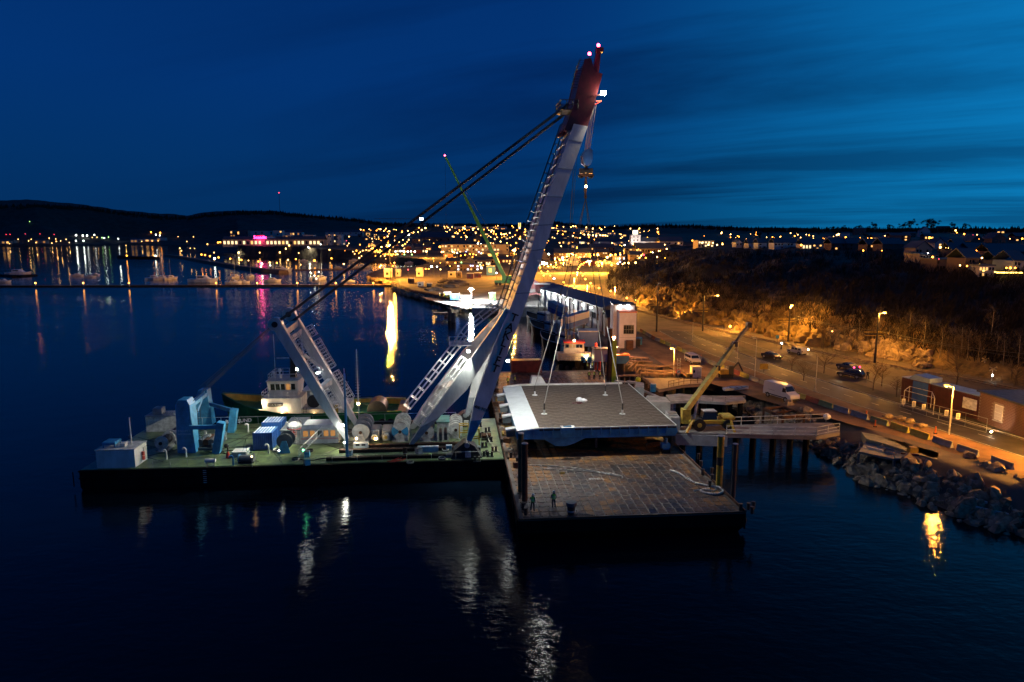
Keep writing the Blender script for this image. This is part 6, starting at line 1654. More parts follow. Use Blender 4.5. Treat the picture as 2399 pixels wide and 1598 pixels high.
for i,(px,py,e) in enumerate(((2480,985,9000),(2560,1090,50000),(2330,990,900),(1900,880,1200))):
    if i in (0,1): tall_lamp('road lamp %s' % ('beyond the brick building','further along the dirt road')[i],(px,py),py-100,(0,0),e=e,wood=M_whitec,group='road lamps',dia=.1)
tall_lamp('slim lamp post between van and minivan on the dirt road',(1768,884),792,(-.5,0),e=0,col=M_whitec,wood=M_whitec,group='road lamps',dia=.08)
# ================================================================== quay buildings behind the load
def boxthing(name, lab, cat, loc, rz, L, Wd, H, mt, roof=None, roofm=None, group=None):
    P = thing(name, lab, cat, loc, rz, group)
    MB().box(0,L,0,Wd,0,H).build('wall', mt, P)
    if roof == 'gable':
        rh = Wd*.32
        MB().prism([(-.2,-.25,H-.02),(-.2,Wd/2,H+rh),(-.2,Wd+.25,H-.02),(-.2,Wd+.25,H+.12),(-.2,Wd/2,H+rh+.16),(-.2,-.25,H+.12)], (L+.4,0,0)).build('roof', roofm or M_dark, P)
        MB().prism([(0,0,H),(0,Wd,H),(0,Wd/2,H+rh-.05)], (L,0,0)).build('gable', mt, P)
    elif roof == 'flat': MB().box(-.15,L+.15,-.15,Wd+.15,H+.003,H+.25).build('roof', roofm or M_dark, P)
    return P
# white tower building with emblem
tx0 = G3(1441,816); tx1 = G3(1489,816); Wt = tx1.x-tx0.x; ht = hat(733, tx0.y)-3; ht2 = hat(714, tx0.y+5)-3
TB = thing('white_tower', 'tall white tower building with lit emblem panel and red-edged lower front', 'building', tx0, 0)
M_pale = mat('pale_plaster', (.52,.50,.53), .8, var=.12, vscale=.5)
MB().box(.9,Wt,0,4.0,0,ht).build('front_wall', M_pale, TB)
MB().box(0,Wt+.3,4.003,9,0,ht2).build('rear_wall', M_pale, TB)
MB().box(.8,Wt+.15,-.12,4.0,ht+.003,ht+.35).build('red_cornice', mat('salmon_trim',(.55,.2,.14),.7), TB)
MB().box(-.15,Wt+.45,3.85,9.2,ht2+.003,ht2+.3).build('roof', M_dark, TB)
f = MB().box(1.9,4.4,-.06,-.003,ht*.40,ht*.66).build('window', M_greyd, TB)
for c_ in range(4):
    for r_ in range(2): MB().box(1.97+c_*.6,2.48+c_*.6,-.09,-.061,ht*.42+r_*ht*.12,ht*.42+ht*.105+r_*ht*.12).build('pane', M_glass, f)
MB().box(.95,Wt-.02,-.04,-.003,ht*.30,ht*.31).build('ledge', M_grey, TB)
MB().box(2.2,3.2,-.05,-.003,.0,1.9).build('door', M_greyd, TB)
MB().box(.3,Wt,3.93,4.0,ht2-2.6,ht2-.4).build('sign_panel', M_white, TB)
place_text('Lake & Law', .42, M_grey, TB, (Wt*.52,3.9,ht+.62), (1,0,0), (0,0,1), 'sign_lettering')
m = MB()
for k in range(9):
    a_ = math.radians(60+k*28); b_ = math.radians(60+(k+1)*28); m.beam((Wt*.5+.42*math.cos(a_),3.9,ht2-1.15+.5*math.sin(a_)),(Wt*.5+.42*math.cos(b_),3.9,ht2-1.15+.5*math.sin(b_)),.04,.09)
m.build('hook_emblem', M_dark, TB)
for x_ in (1.6,Wt-1.4):
    MB().box(x_-.25,x_+.25,3.4,3.7,ht2-.12,ht2+.06).build('sign_lamp', E_white, TB); lamp('SPOT','sign_beam',(x_,3.3,ht2-.1),190,(1,1,.88),TB,.15,(x_,4.0,ht2-1.5),140)
# long warehouse on the quay
wa_ = G3(1412,778); wb_ = G3(1255,712); rz = math.atan2((wb_-wa_).y,(wb_-wa_).x); L = (wb_-wa_).xy.length; hw = hat(722, wa_.y)-3
WH = thing('quay_warehouse','long quay warehouse with lamp-lit pale wall and blue-black roof beyond the tug','warehouse',wa_,rz)
Wd = 10
MB().box(0,L,-Wd,0,0,hw).build('wall', mat('pale_sheet_wall',(.40,.41,.42),.7,var=.12,vscale=.4), WH)
MB().box(-.06,-.003,-Wd,0,0,hw).build('end_wall', M_greyd, WH)
MB().prism([(-.3,.4,hw-.1),(-.3,-Wd/2,hw+1.7),(-.3,-Wd-.4,hw-.1),(-.3,-Wd-.4,hw+.1),(-.3,-Wd/2,hw+1.95),(-.3,.4,hw+.15)],(L+.6,0,0)).build('roof', mat('blue_black_roof',(.05,.085,.13),.5,var=.2), WH)
MB().prism([(0,0,hw),(0,-Wd,hw),(0,-Wd/2,hw+1.7)],(L,0,0)).build('gable', M_greyd, WH)
m = MB()
for k in range(17): MB().box(k*L/17,k*L/17+.35,.003,.25,0,hw-.1).build('wall_pilaster', M_greyd if k < 8 else M_whitec, WH)
for k in range(8):
    x_ = L*(.12+k*.105); MB().box(x_-.25,x_+.25,.25,.6,hw-1.0,hw-.7).build('wall_lamp', E_white, WH); lamp('SPOT','wall_beam',(x_,.9,hw-.9),520 if k > 2 else 260,(.95,1,.92),WH,.15,(x_,.3,0),120)
MB().box(L*.08,L*.14,.01,.06,hw*.45,hw*.7).build('window', M_glass, WH); MB().box(L*.3,L*.36,.01,.08,0,hw*.5).build('lit_doorway', E_wind, WH)
a_ = G3(1213,716); ya = a_.y
P = thing('lit_canopy_building','white building with stepped pink-edged canopies floodlit at the end of the warehouse','building',a_,math.radians(4))
s_p = mat('pink_trim',(.50,.22,.22),.7)
Lx = xat(1288, ya, 6)-a_.x; hz = hat(652,ya)-3
MB().box(0,Lx,0,14,0,hz*.62).build('wall', M_white, P); MB().prism([(-.3,-.4,hz*.62),(Lx*.42,-.4,hz),(Lx+.3,-.4,hz*.62)],(0,15,0)).build('roof', s_p, P)
MB().prism([(-.2,-3,hz*.30),(Lx*.55,-3,hz*.44),(Lx+1,-3,hz*.24),(Lx+1,-3,hz*.30),(Lx*.55,-3,hz*.5),(-.2,-3,hz*.36)],(0,2.9,0)).build('canopy', s_p, P)
MB().box(Lx*.55,Lx*.8,-2.0,-.1,hz*.52,hz*.78).build('roof_hut', M_red, P); MB().box(Lx*.5,Lx*1.0,-2.4,.1,hz*.785,hz*.84).build('hut_roof', M_white, P)
lamp('SPOT','canopy_beam',(Lx*.3,-9,hz*.9),3500,(1,.98,.97),P,.3,(Lx*.4,0,hz*.4),110)
MB().ball((Lx*.9,-3.4,hz*.26),.4).build('canopy_lamp', E_white, P); lamp('POINT','canopy_glow',(Lx*.9,-4.2,hz*.26),700,WHT,P,.3)
# conveyor gantries, blue sheds
for i,(a0,b0,h0,h1_,lab) in enumerate((((1322,812),(1372,800),5.0,5.6,'larger blue box bridge with translucent side spanning the quay by the tower'),((1290,778),(1322,785),6.6,5.4,'smaller blue box bridge sloping down near the moored hulls'))):
    a_ = W(*a0,3); b_ = W(*b0,3); P = thing('loading_bridge',lab,'conveyor bridge',a_)
    d_ = Vector((b_.x-a_.x+.001,b_.y-a_.y,h1_-h0)); MB().beam((0,0,h0),Vector((0,0,h0))+d_,2.0,1.3).build('bridge_base', M_blued, P); MB().beam((0,0,h0+1.5),Vector((0,0,h0+1.5))+d_,2.02,1.6).build('bridge_side', mat('translucent_sheet',(.40,.42,.45),.35), P)
    for f_ in (.08,.9): c = d_*f_; MB().box(c.x-.2,c.x+.2,c.y-.2,c.y+.2,-4,h0-.6+c.z).build('bridge_leg', M_dark, P)
    m = MB()
    for k in range(7): c = Vector((0,0,h0+1.5))+d_*(k/6); m.cbox(c,(.12,2.1,1.7))
    m.build('bridge_rib', M_blued, P)
P = boxthing('quay_shed','small blue-grey shed with pale roof under the loading bridge','shed',G3(1390,812)+Vector((-3.5,0,0)),0,4.6,4,3.6,M_blued,'flat',M_white)
P = boxthing('brown_annex','dark brown annex between loading bridge and white tower','building',G3(1418,790),0,4.0,5,5.2,mat('dark_brown_cladding',(.10,.05,.05),.8),'gable',M_dark)
P = boxthing('purple_store','low purple-blue container store beside the starry lamp','container',G3(1392,848)+Vector((0,0,0)),.1,5.5,2.4,2.6,mat('violet_blue_paint',(.12,.11,.32),.5),'flat',M_greyd)
P = boxthing('purple_store','blue crate right of the violet store below the starry lamp','crate',G3(1440,852),0,3.0,2.0,1.7,M_blued,'flat',M_orange)
P = boxthing('small_stack_hut','rust-brown stacked pallets against the white tower','pallets',G3(1466,818)+Vector((0,-1.2,0)),0,1.6,1.0,2.2,M_rust)
P = boxthing('waste_container','small blue waste container right of the white tower','container',G3(1492,808),0,1.3,1.3,1.8,M_blue)
P = boxthing('dark_machine','dark parked machine beside the blue waste container','machine',G3(1484,812),0,1.6,1.6,1.5,M_dark,'flat')
# thin masts by the quay
for i,(px,py,pt_) in enumerate(((1288,810,720),(1306,815,733),(1334,830,700),(1361,800,735),(1272,795,745),(1324,842,735))):
    P = thing('quay_mast','thin dark ship mast by the quay, %s from the left' % ordn(sorted([1288,1306,1334,1361,1272,1324]).index(px)),'mast',W(px,py,2),0,'masts by the quay'); h = hat(pt_,P.location.y)-2; MB().tube((0,0,-2),(0,0,h),.12,.07,6).build('mast_pole', M_dark, P)
    for z in (.6,.8): MB().tube((-.8,0,h*z),(.8,0,h*z),.04,n=4).build('mast_arm', M_dark, P)
# ================================================================== boats
def ship_hull(L, B, zd, sheer=.6, bow=1.0, n=12, stern=.75):
    rings = []
    for k in range(n+1):
        t_ = k/n; x_ = -L/2+L*t_; w_ = B/2*(stern+(1-stern)*min(1,t_*4)) * (1 if t_ < .62 else max(.03,1-((t_-.62)/.38)**2)); z_ = zd+sheer*max(0,(t_-.45)/.55)**2+.15*sheer*(1-t_)
        fl = .80 if t_ < .8 else .55; xb = x_-(bow*max(0,(t_-.8)/.2))*.9
        rings.append([(xb,-w_*.25,-.6),(xb,w_*.25,-.6),(xb+.3*(t_ > .8),w_*fl,.1),(x_,w_,z_),(x_,-w_,z_),(xb+.3*(t_ > .8),-w_*fl,.1)])
    return MB().loft(rings), rings
def motorboat_parts(P, L=9.0, B=3.0, cabin=True, mast=False, hullm=M_white):
    ks = []
    m, r_ = ship_hull(L,B,1.1,.5); ks.append(m.build('boat_hull', hullm, P))
    if cabin:
        ks.append(MB().loft([[(-L*.22,-B*.33,1.15),(L*.22,-B*.28,1.25),(L*.22,B*.28,1.25),(-L*.22,B*.33,1.15)],[(-L*.2,-B*.29,2.3),(L*.06,-B*.25,2.35),(L*.06,B*.25,2.35),(-L*.2,B*.29,2.3)]]).build('boat_cabin', M_white, P))
        ks.append(MB().box(-L*.17,L*.04,-B*.30-.04,B*.30+.04,1.65,2.05).build('cabin_window', M_glass, P))
    if mast: ks.append(MB().tube((0,0,1),(0,0,L*1.15),.07,.04,6).tube((-L*.3,0,2.2),(0,0,2.1),.06,n=5).build('boat_mast', M_whitec, P))
    return ks
protos = {}
def boat(lab, px, py, L, kind='motor', rz=0.0, group='boats moored in the marina'):
    w = W(px,py,0); key = kind
    if key not in protos:
        P = thing('motor_boat' if kind == 'motor' else 'sailing_boat', lab, 'boat', w, rz, group); protos[key] = (P, motorboat_parts(P, 10, 3.3, True, kind == 'sail')); P.scale = (L/10,)*3
    else:
        P0, ks = protos[key]; P = copy_fast(P0, ks, w, rz, lab, (L/10,)*3); P['group'] = group
    return P
bts = [(8,662,14,'motor',.1,'white motor boat at the far left edge by the floating pier'),(45,645,26,'motor',.0,'long dark-looking boat with lit deck near the left edge'),(182,647,12,'motor',.3,'small boat with a red mooring light left of the pier lamp'),(212,650,11,'motor',.1,'low boat in front of the one with the mast light'),(222,645,10,'motor',2.9,'pale boat pointing away beyond the pier'),
 (362,655,16,'motor',.5,'pale boat left of the sailing boat cluster'),(382,656,16,'sail',.4,'sailing boat with mast in the middle of the cluster'),(400,655,17,'sail',1.2,'white sailing boat with its stern light on the right of the cluster'),(478,662,26,'motor',0,'long low white motor yacht alongside the floating pier'),
 (551,652,17,'sail',1.4,'tall-cabined boat with lit rail, left of the pair below the town quay'),(588,650,14,'sail',1.5,'narrow boat on the right of that pair'),(548,664,14,'motor',.2,'small low boat in front of the tall-cabined boat'),(570,663,12,'motor',.2,'small low boat in front of the narrow boat'),(640,660,15,'motor',0,'low dark boat in the middle of the floating pier'),
 (658,637,26,'motor',.05,'brightly lit white boat at the dark mole'),(735,655,12,'sail',1.3,'small boat beside the fairy-lit sailing boat'),(754,656,18,'sail',1.35,'white sailing boat dressed with warm lights'),(808,660,9,'sail',1.2,'small sailing boat near the right part of the pier'),
 (822,660,8,'motor',.1,'tiny boat right of the small sailing boat'),(850,628,20,'motor',.1,'white cabin cruiser moored at the yard peninsula'),(830,612,16,'motor',.2,'white boat behind the cabin cruiser'),(793,628,10,'motor',0,'small boat in front of the town quay'),(712,612,13,'motor',.1,'pale boat left along the town quay'),(735,614,12,'motor',.3,'second pale boat along the town quay'),
 (885,608,10,'sail',.2,'pale boat at the inner basin entrance'),(912,627,11,'motor',.1,'small boat near the orange lit shed'),(960,617,14,'motor',.1,'pale boat in the inner basin'),(975,610,13,'sail',.2,'boat with mast in the inner basin'),(940,612,12,'motor',.2,'boat at the left of the inner basin'),(400,568,30,'motor',0,'faint boat under the far hill near the orange lamps'),(240,570,24,'motor',.1,'faint pale boat on the far left shore'),(420,567,24,'sail',.1,'faint boat with mast on the far shore'),(135,568,22,'sail',.3,'far small boat among the shore lights'),(60,567,22,'sail',.2,'far small boat near the left edge lights'),(165,570,20,'motor',.2,'far low boat among the left shore lights')]
for px,py,L,k,rz_,lab in bts: boat(lab, px, py, L*.72, k, rz_)
# floating pier
a_ = W(-120,672,0); b_ = W(935,670,0); P = thing('floating_pier','very long dark floating pier crossing the bay with small orange lamps','pier',(a_+b_)/2,math.atan2((b_-a_).y,(b_-a_).x))
L = (b_-a_).length; n = 30
for k in range(n): MB().box(-L/2+k*L/n+.1,-L/2+(k+1)*L/n-.1,-1.6,1.6,-.4,.75).build('pier_section', M_timber, P)
MB().box(-L/2,L/2,-1.7,-1.61,.1,.7).build('pier_fender', M_hull, P)
# breakwaters, the mole and the islet with lamps
def mole(name, lab, pts, wd, h, mt=M_conc):
    w = [W(*p,0) for p in pts]; o_ = w[0]; P = thing(name, lab, 'breakwater', o_)
    for i,(a_,b_) in enumerate(zip(w[:-1], w[1:])):
        d_ = b_-a_; n_ = Vector((-d_.y,d_.x,0)).normalized()*wd/2; a2 = a_-o_; b2 = b_-o_
        MB().loft([[a2-n_*1.3-Vector((0,0,.8)),a2+n_*1.3-Vector((0,0,.8)),a2+n_+Vector((0,0,h)),a2-n_+Vector((0,0,h))],[b2-n_*1.3-Vector((0,0,.8)),b2+n_*1.3-Vector((0,0,.8)),b2+n_+Vector((0,0,h)),b2-n_+Vector((0,0,h))]]).build('mole_section', mt, P)
    return P
mole('harbour_mole','dark curving harbour mole with promenade lamps below the hotel',[(392,600),(430,605),(500,618),(560,628),(620,636),(665,640)],7,2.2,M_timber)
mole('breakwater_islet','short dark breakwater with a bright orange lamp at its left end',[(288,604),(330,606),(368,606)],12,2.6,M_hull)
mole('inner_mole','thin low pontoon line in the inner marina',[(690,633),(780,632),(850,630)],3,.8,M_timber)
mole('far_skerry','low dark skerry at the foot of the far left hill',[(330,571),(400,572),(440,571)],18,2.5,M_hull)
mole('near_skerry','low dark mooring line near the left edge',[(0,646),(40,649),(78,646)],6,1.0,M_hull)
# piles in the water
for i,(px,pb,pt_) in enumerate(((1054,752,722),(1063,755,733),(1045,742,736))):
    P = thing('mooring_pile','dark mooring pile standing in open water before the yard, %s of the group' % ('tallest','right one','left one')[i],'pile',W(px,pb,0),0,'mooring piles off the yard'); h = hat(pt_,P.location.y); MB().tube((0,0,-2),(0,0,h),.75,.7,10).build('pile_shaft', M_timber, P)
P = thing('pile_platform','dark timber cross-beams joining the mooring piles','dolphin',W(1048,745,0)); MB().box(-5,1.5,-.8,.8,1.2,2.0).build('dolphin_beam', M_timber, P)
# small tug at the barge end
TGy = W(1345,866,0); TG = thing('workboat','stubby workboat with cream wheelhouse and red roof seen bow on','boat',W(1352,866,0)+Vector((-.5,4,0)),math.radians(-93))
m, r_ = ship_hull(17,8.6,1.9,.9,.4,12,.9); m.build('hull', M_hull, TG)
m, r_ = ship_hull(16.9,8.5,1.9,.9,.4,12,.9)
MB().box(-6.5,4.5,-3.6,3.6,1.9,2.1).build('deck', M_timber, TG)
MB().loft([[(1.5,-3.9,1.95),(5.0,-3.6,2.1),(5.0,3.6,2.1),(1.5,3.9,1.95)],[(1.5,-3.9,3.7),(4.8,-3.6,3.8),(4.8,3.6,3.8),(1.5,3.9,3.7)]]).build('deckhouse', mat('cream_paint',(.50,.42,.30),.6,var=.15), TG)
MB().loft([[(.5,-2.3,3.75),(4.2,-2.3,3.75),(4.2,2.3,3.75),(.5,2.3,3.75)],[(.5,-2.1,6.0),(3.6,-2.1,6.0),(3.6,2.1,6.0),(.5,2.1,6.0)]]).build('wheelhouse', MATS['cream_paint'], TG)
for k in range(5):
    y_ = -1.85+k*.76; MB().prism([(3.87,y_,4.95),(3.87,y_+.62,4.95),(3.74,y_+.62,5.65),(3.74,y_,5.65)],(.1,0,.02)).build('window_pane', E_wind if k in (1,2) else M_glass, TG)
MB().box(.2,4.1,-2.4,2.4,6.003,6.25).build('wheelhouse_roof', M_redb, TG)
MB().tube((1.5,0,6.2),(1.5,0,12.5),.11,.06,6).build('boat_mast', M_rust, TG); MB().ball((3.3,0,6.5),.25).build('roof_lamp', E_warm, TG); lamp('POINT','roof_glow',(4.6,0,6.6),260,(1,.75,.5),TG,.15)
MB().ball((5.1,3.0,3.4),.14).ball((5.1,2.2,3.2),.14).build('deck_lamp', E_warm, TG); lamp('POINT','deck_glow',(5.9,2.6,3.2),300,(1,.72,.3),TG,.15)
for y_ in (-3,-1.5,0,1.5,3): 
    MB().tube((8.0-abs(y_)*.9,y_,.9),(8.5-abs(y_)*.9,y_,.9),.55,n=12).build('bow_tyre', M_black, TG)
for y_, x_ in ((3.3,3.2),(1.9,2.9)): MB().tube((6.2,y_,2.1),(6.2,y_,3.3),.5,n=12).build('blue_drum', M_blue, TG)
m = MB(); m.rail([(5,-3.7,2.3),(7.4,0,2.6),(5,3.7,2.3)],1.0,.05,1.2); m.build('bow_rail', M_whitec, TG)
# work deck clutter behind: red legs, crates
for i,(px,py,c_) in enumerate(((1395,872,M_redb),(1404,873,M_redb))):
    P = thing('mooring_post','tall red mooring leg right of the workboat, %s one' % ('left','right')[i],'pile',W(px,py,0)); MB().tube((0,0,-1),(0,0,6.5-i),.3,n=8).build('leg_tube', c_, P)
for i,(px,py) in enumerate(((1322,812),(1328,812),(1311,800))):
    P = thing('blue_drum','blue drum on the quay behind the workboat, %s one' % ('left of the pair','right of the pair','separate far')[i],'drum',W(px,py,2)); MB().tube((0,0,-1.5),(0,0,1.6),1.0,n=12).build('drum_body', M_blue, P)
# trawlers along the quay
for i,(px,py,L,rz_,lab) in enumerate(((1268,765,22,2.0,'dark trawler hull nearest the floodlit canopies'),(1285,790,24,2.0,'dark trawler hull moored second along the warehouse quay'),(1312,822,20,2.05,'dark hull moored closest to the workboat'))):
    P = thing('trawler',lab,'ship',W(px,py,0),rz_); m, r_ = ship_hull(L,5.5,2.6,1.4); m.build('hull', M_hull, P); MB().box(-L*.35,-L*.05,-2,2,2.7,5.2).build('deckhouse', M_whitec, P); MB().box(-L*.3,-L*.04,-2.05,2.05,4.2,4.8).build('window_band', M_glass, P); MB().tube((L*.1,0,2.6),(L*.1,0,11),.14,.08).tube((L*.1,0,9),(-L*.2,0,5.5),.05,n=4).build('mast', M_dark, P)
    m, r2 = ship_hull(L+.1,5.6,2.9,1.4); top = MB()
    for a_, b_ in zip(r_[:-1], r_[1:]): top.beam(a_[3],b_[3],.15,.2).beam(a_[4],b_[4],.15,.2)
    top.build('gunwale', M_whitec, P)
# grey quay wall and lit deck at the basin end
P = boxthing('quay_block','pale grey quay block at the end of the basin below the canopies','quay',W(1186,742,0),0,14,6,3.4,M_conc,'flat',M_white)
P = boxthing('work_pontoon','grey work pontoon moored along the yard','pontoon',W(1106,735,0),-.05,13,6,2.0,M_grey,'flat',M_conc)
# ================================================================== green tug
z_t = 1.6; tb = DK(520,955,3); 
tlx = PV(520,958,24).x; tsx = PV(945,960,24).x; TL = tsx-tlx
GT = pthing('green_tug','large green-hulled tug with white wheelhouse and yellow bulwarks behind the pontoon','tug',(tlx+tsx)/2,24.6,0,rz=math.pi)
rings = []
n = 18; B_ = 9.4
for k in range(n+1):
    t_ = k/n; x_ = -TL/2+TL*t_; w_ = B_/2*(.86+.14*min(1,t_*5))*(1 if t_ < .66 else max(.05,1-((t_-.66)/.34)**2.2)); z_ = 3.5+2.3*max(0,(t_-.55)/.45)**1.6
    xb = x_-1.6*max(0,(t_-.82)/.18)
    rings.append([(xb,-w_*.3,-.6),(xb,w_*.3,-.6),(xb+.2,w_*.82,.4),(x_,w_,z_),(x_,w_*.93,z_),(x_-.05,w_*.86,z_-1.0),(x_-.05,-w_*.86,z_-1.0),(x_,-w_*.93,z_),(x_,-w_,z_),(xb+.2,-w_*.82,.4)])
MB().loft(rings).build('hull', M_tugg, GT)
for s_ in (-1,1):
    m = MB(); q = [Vector(r_[7 if s_ < 0 else 4]) for r_ in rings]
    v = []; 
    for k in range(n+1): 
        p = q[k]+Vector((0,-s_*.03,0)); v += [p+Vector((0,0,-.02)), p+Vector((0,-s_*.18,-.95))]
    f_ = [(2*k,2*k+2,2*k+3,2*k+1) for k in range(n)]; m.add(v,f_); m.add([Vector(a_)+Vector((0,-s_*.05,0)) for a_ in v],[tuple(reversed(a_)) for a_ in f_]); m.build('inner_bulwark', M_yel, GT)
for s_, idx in ((-1,8),(1,3)):
    m = MB()
    for a_, b_ in zip(rings[:-1], rings[1:]): m.beam(a_[idx],b_[idx],.2,.16)
    m.build('bulwark_cap', M_tugg, GT)
MB().box(-TL*.46,TL*.24,-B_*.40,B_*.40,1.9,2.06).build('working_deck', M_green, GT)
def gx(px): return -(PV(px,950,20.5).x-(tlx+tsx)/2)     # tug local x grows towards its bow (left in the photo)
xa_, xb_ = gx(702), gx(612)
MB().loft([[(xa_,-3.4,2.0),(xb_,-3.2,2.0),(xb_,3.2,2.0),(xa_,3.4,2.0)],[(xa_,-3.3,5.6),(xb_+.25,-3.0,5.6),(xb_+.25,3.0,5.6),(xa_,3.3,5.6)]]).build('superstructure', M_white, GT)
MB().box(gx(812),xa_-.003,-3.3,3.3,2.0,3.9).build('after_house', M_whitec, GT)
xc, xd = gx(690), gx(624)
MB().loft([[(xc,-2.0,5.62),(xd,-2.0,5.62),(xd,2.0,5.62),(xc,2.0,5.62)],[(xc-.25,-2.4,8.0),(xd+.25,-2.4,8.0),(xd+.25,2.4,8.0),(xc-.25,2.4,8.0)]]).build('wheelhouse', M_white, GT)
MB().box(xc-.35,xd+.35,-2.5,2.5,8.003,8.15).build('wheelhouse_roof', M_whitec, GT)
for k in range(5):
    x_ = xc+.2+k*(xd-xc-.3)/5; w2 = (xd-xc-.3)/5-.18
    for s_ in (-1,1): MB().prism([(x_,s_*2.19,6.7),(x_+w2,s_*2.19,6.7),(x_+w2,s_*2.35,7.65),(x_,s_*2.35,7.65)],(0,s_*.05,0)).build('window_pane', E_wind if k == 1 and s_ > 0 else M_glass, GT)
MB().box(xd-2.2,xd+.05,3.22,3.30,4.4,4.9).build('name_board', M_dark, GT)
place_text('BOA SUND', .42, M_white, GT, (xd-1.05,3.34,4.64), (-1,0,0), (0,0,1), 'name_lettering')
nb = rings[15]; place_text('BOA SUND', .72, M_white, GT, (gx(560),rings[13][3][1]+.10,2.65), (-1,-.22,0), (0,0,1), 'bow_lettering', .03, .02)
m = MB(); m.rail([(xc,2.4,8.15),(xd,2.4,8.15),(xd,-2.4,8.15),(xc,-2.4,8.15),(xc,2.4,8.15)],1.0,.035,1.0); m.build('roof_rail', M_white, GT)
m = MB(); m.rail([(xa_,3.35,5.6),(xb_+.1,3.1,5.6),(xb_+.1,-3.1,5.6)],1.0,.035,1.0); m.build('deck_rail', M_white, GT)
xm = gx(676); MB().loft([[(xm-.45,-.5,8.1),(xm+.45,-.5,8.1),(xm+.45,.5,8.1),(xm-.45,.5,8.1)],[(xm-.25,-.25,13.2),(xm+.25,-.25,13.2),(xm+.25,.25,13.2),(xm-.25,.25,13.2)]]).build('black_mast', M_black, GT)
MB().beam((gx(637)-.0,0,11.2),(gx(667),0,11.2),.15).build('radar_arm', M_whitec, GT); MB().tube((gx(634),.5,8.1),(gx(634),.5,15),.04,n=5).build('whip_antenna', M_whitec, GT); MB().ball((gx(645),.6,9.4),.32).tube((gx(645),.6,8.1),(gx(645),.6,9.2),.1).build('satellite_dome', M_white, GT); MB().ball((gx(629),.3,9.0),.28).tube((gx(629),.3,8.1),(gx(629),.3,8.9),.08).build('satellite_dome', M_white, GT)
xf = gx(722); MB().tube((xf,1.8,3.9),(xf,1.8,6.6),.6,n=12).build('funnel', M_whitec, GT); MB().box(gx(770),gx(705),-1.2,3.0,6.6,6.75).build('funnel_beam', M_white, GT); MB().tube((gx(730),2.0,4.9),(gx(730),2.6,4.9),1.0,n=18).build('tow_reel', M_dark, GT)
for px in (548,570,592,612,640): 
    x_ = gx(px); k = min(n, int((x_+TL/2)/TL*n)); y_ = rings[k][3][1]*.96
    MB().tube((x_,y_,1.2),(x_,y_+.3,1.2),.75,n=16).build('side_tyre', M_black, GT)
for px in (895,915): MB().tube((gx(px),4.4,1.9),(gx(px),4.75,1.9),.6,n=14).build('side_tyre', M_black, GT)
MB().tube((gx(878),-1.8,3.1),(gx(878),1.8,3.1),1.5,n=20).build('tow_winch', M_dark, GT); MB().box(gx(945)-.3,gx(930),-4,4,2.1,3.4).build('stern_gate', M_greyd, GT); MB().box(gx(836),gx(812),1.5,3.4,2.06,2.8).build('yellow_locker', M_yel, GT)
MB().prism([(gx(790),3.35,2.1),(gx(756),3.35,2.1),(gx(756),3.35,4.3),(gx(775),3.35,4.6),(gx(790),3.35,4.4)],(0,.05,0)).build('yellow_side', M_yel, GT)
for px, z_, y_ in ((660,3.9,3.5),(733,3.2,3.6),(611,4.8,2.9),(835,4.3,2.2)): 
    MB().ball((gx(px),y_,z_),.13 if px != 835 else .24).build('work_lamp', E_warm, GT); lamp('POINT','work_glow',(gx(px),y_+.7,z_),(160 if px != 835 else 520),(1,.72,.42),GT,.12)
for px in (653,667): MB().box(gx(px)-.3,gx(px)+.3,3.36,3.42,2.7,3.5).build('orange_locker', M_orange, GT)
m = MB()
for sx in (-.25,.25): m.tube((gx(712)+sx,3.5,2.1),(gx(712)+sx,3.5,4.2),.04,n=4)
for k in range(6): m.tube((gx(712)-.25,3.5,2.3+k*.32),(gx(712)+.25,3.5,2.3+k*.32),.03,n=4)
m.build('ladder', M_dark, GT)
MB().disc_y((gx(737),3.1),.22,3.36,3.42,12).build('porthole', E_win, GT)
# ================================================================== yard on the peninsula
Yd = [('yard_hut','low cream shed, floodlit orange, at the tip of the yard','shed',(900,650),(918,650),634,'cream',4),('yard_hut','small orange-lit hut right of the cream shed','hut',(927,648),(938,648),635,'cream',4),('storage_tent','cream arched storage tent in the back of the yard','tent',(975,648),(990,648),635,'cream',6),
 ('yard_cabin','cream site cabin left of the pair in the middle of the yard','cabin',(1050,650),(1066,650),637,'cream',4),('yard_cabin','brown-fronted site cabin beside the cream one','cabin',(1070,651),(1081,651),638,'brown',4),('yard_cabin','red site cabin, left of the red pair','cabin',(1094,653),(1109,653),641,'red',4),('yard_cabin','red site cabin, right of the red pair','cabin',(1111,651),(1127,651),640,'red',4),
 ('yard_container','tall stack of blue containers behind the yard','container',(1140,645),(1160,645),624,'blue',5),('yard_container','yellow-green container at the quay edge','container',(1040,697),(1057,697),685,'ygreen',3),('yard_container','small yellow box left of the yellow-green container','container',(1030,696),(1038,696),688,'yellow',2),('yard_container','blue container with white label on the quay edge','container',(1055,702),(1075,702),690,'blue',3),
 ('yard_container','bright green cabin with lit sign by the crane leg','cabin',(1146,703),(1161,703),687,'green',3),('yard_truck_body','cream truck body parked on the rubble strip','truck',(978,672),(992,672),662,'cream',4),('yard_truck_body','dark parked truck in the middle of the rubble strip','truck',(1000,673),(1011,673),665,'dark',4),('yard_truck_body','brown load box at the yard tip','box',(956,664),(970,664),653,'brown',3)]
cm = {'cream':mat('cream_sheet',(.55,.48,.36),.7),'brown':M_timber,'red':M_red,'blue':M_blued,'ygreen':mat('yellow_green_sheet',(.35,.36,.05),.6),'yellow':M_yeld,'green':mat('bright_green_sheet',(.08,.40,.06),.5),'dark':M_dark}
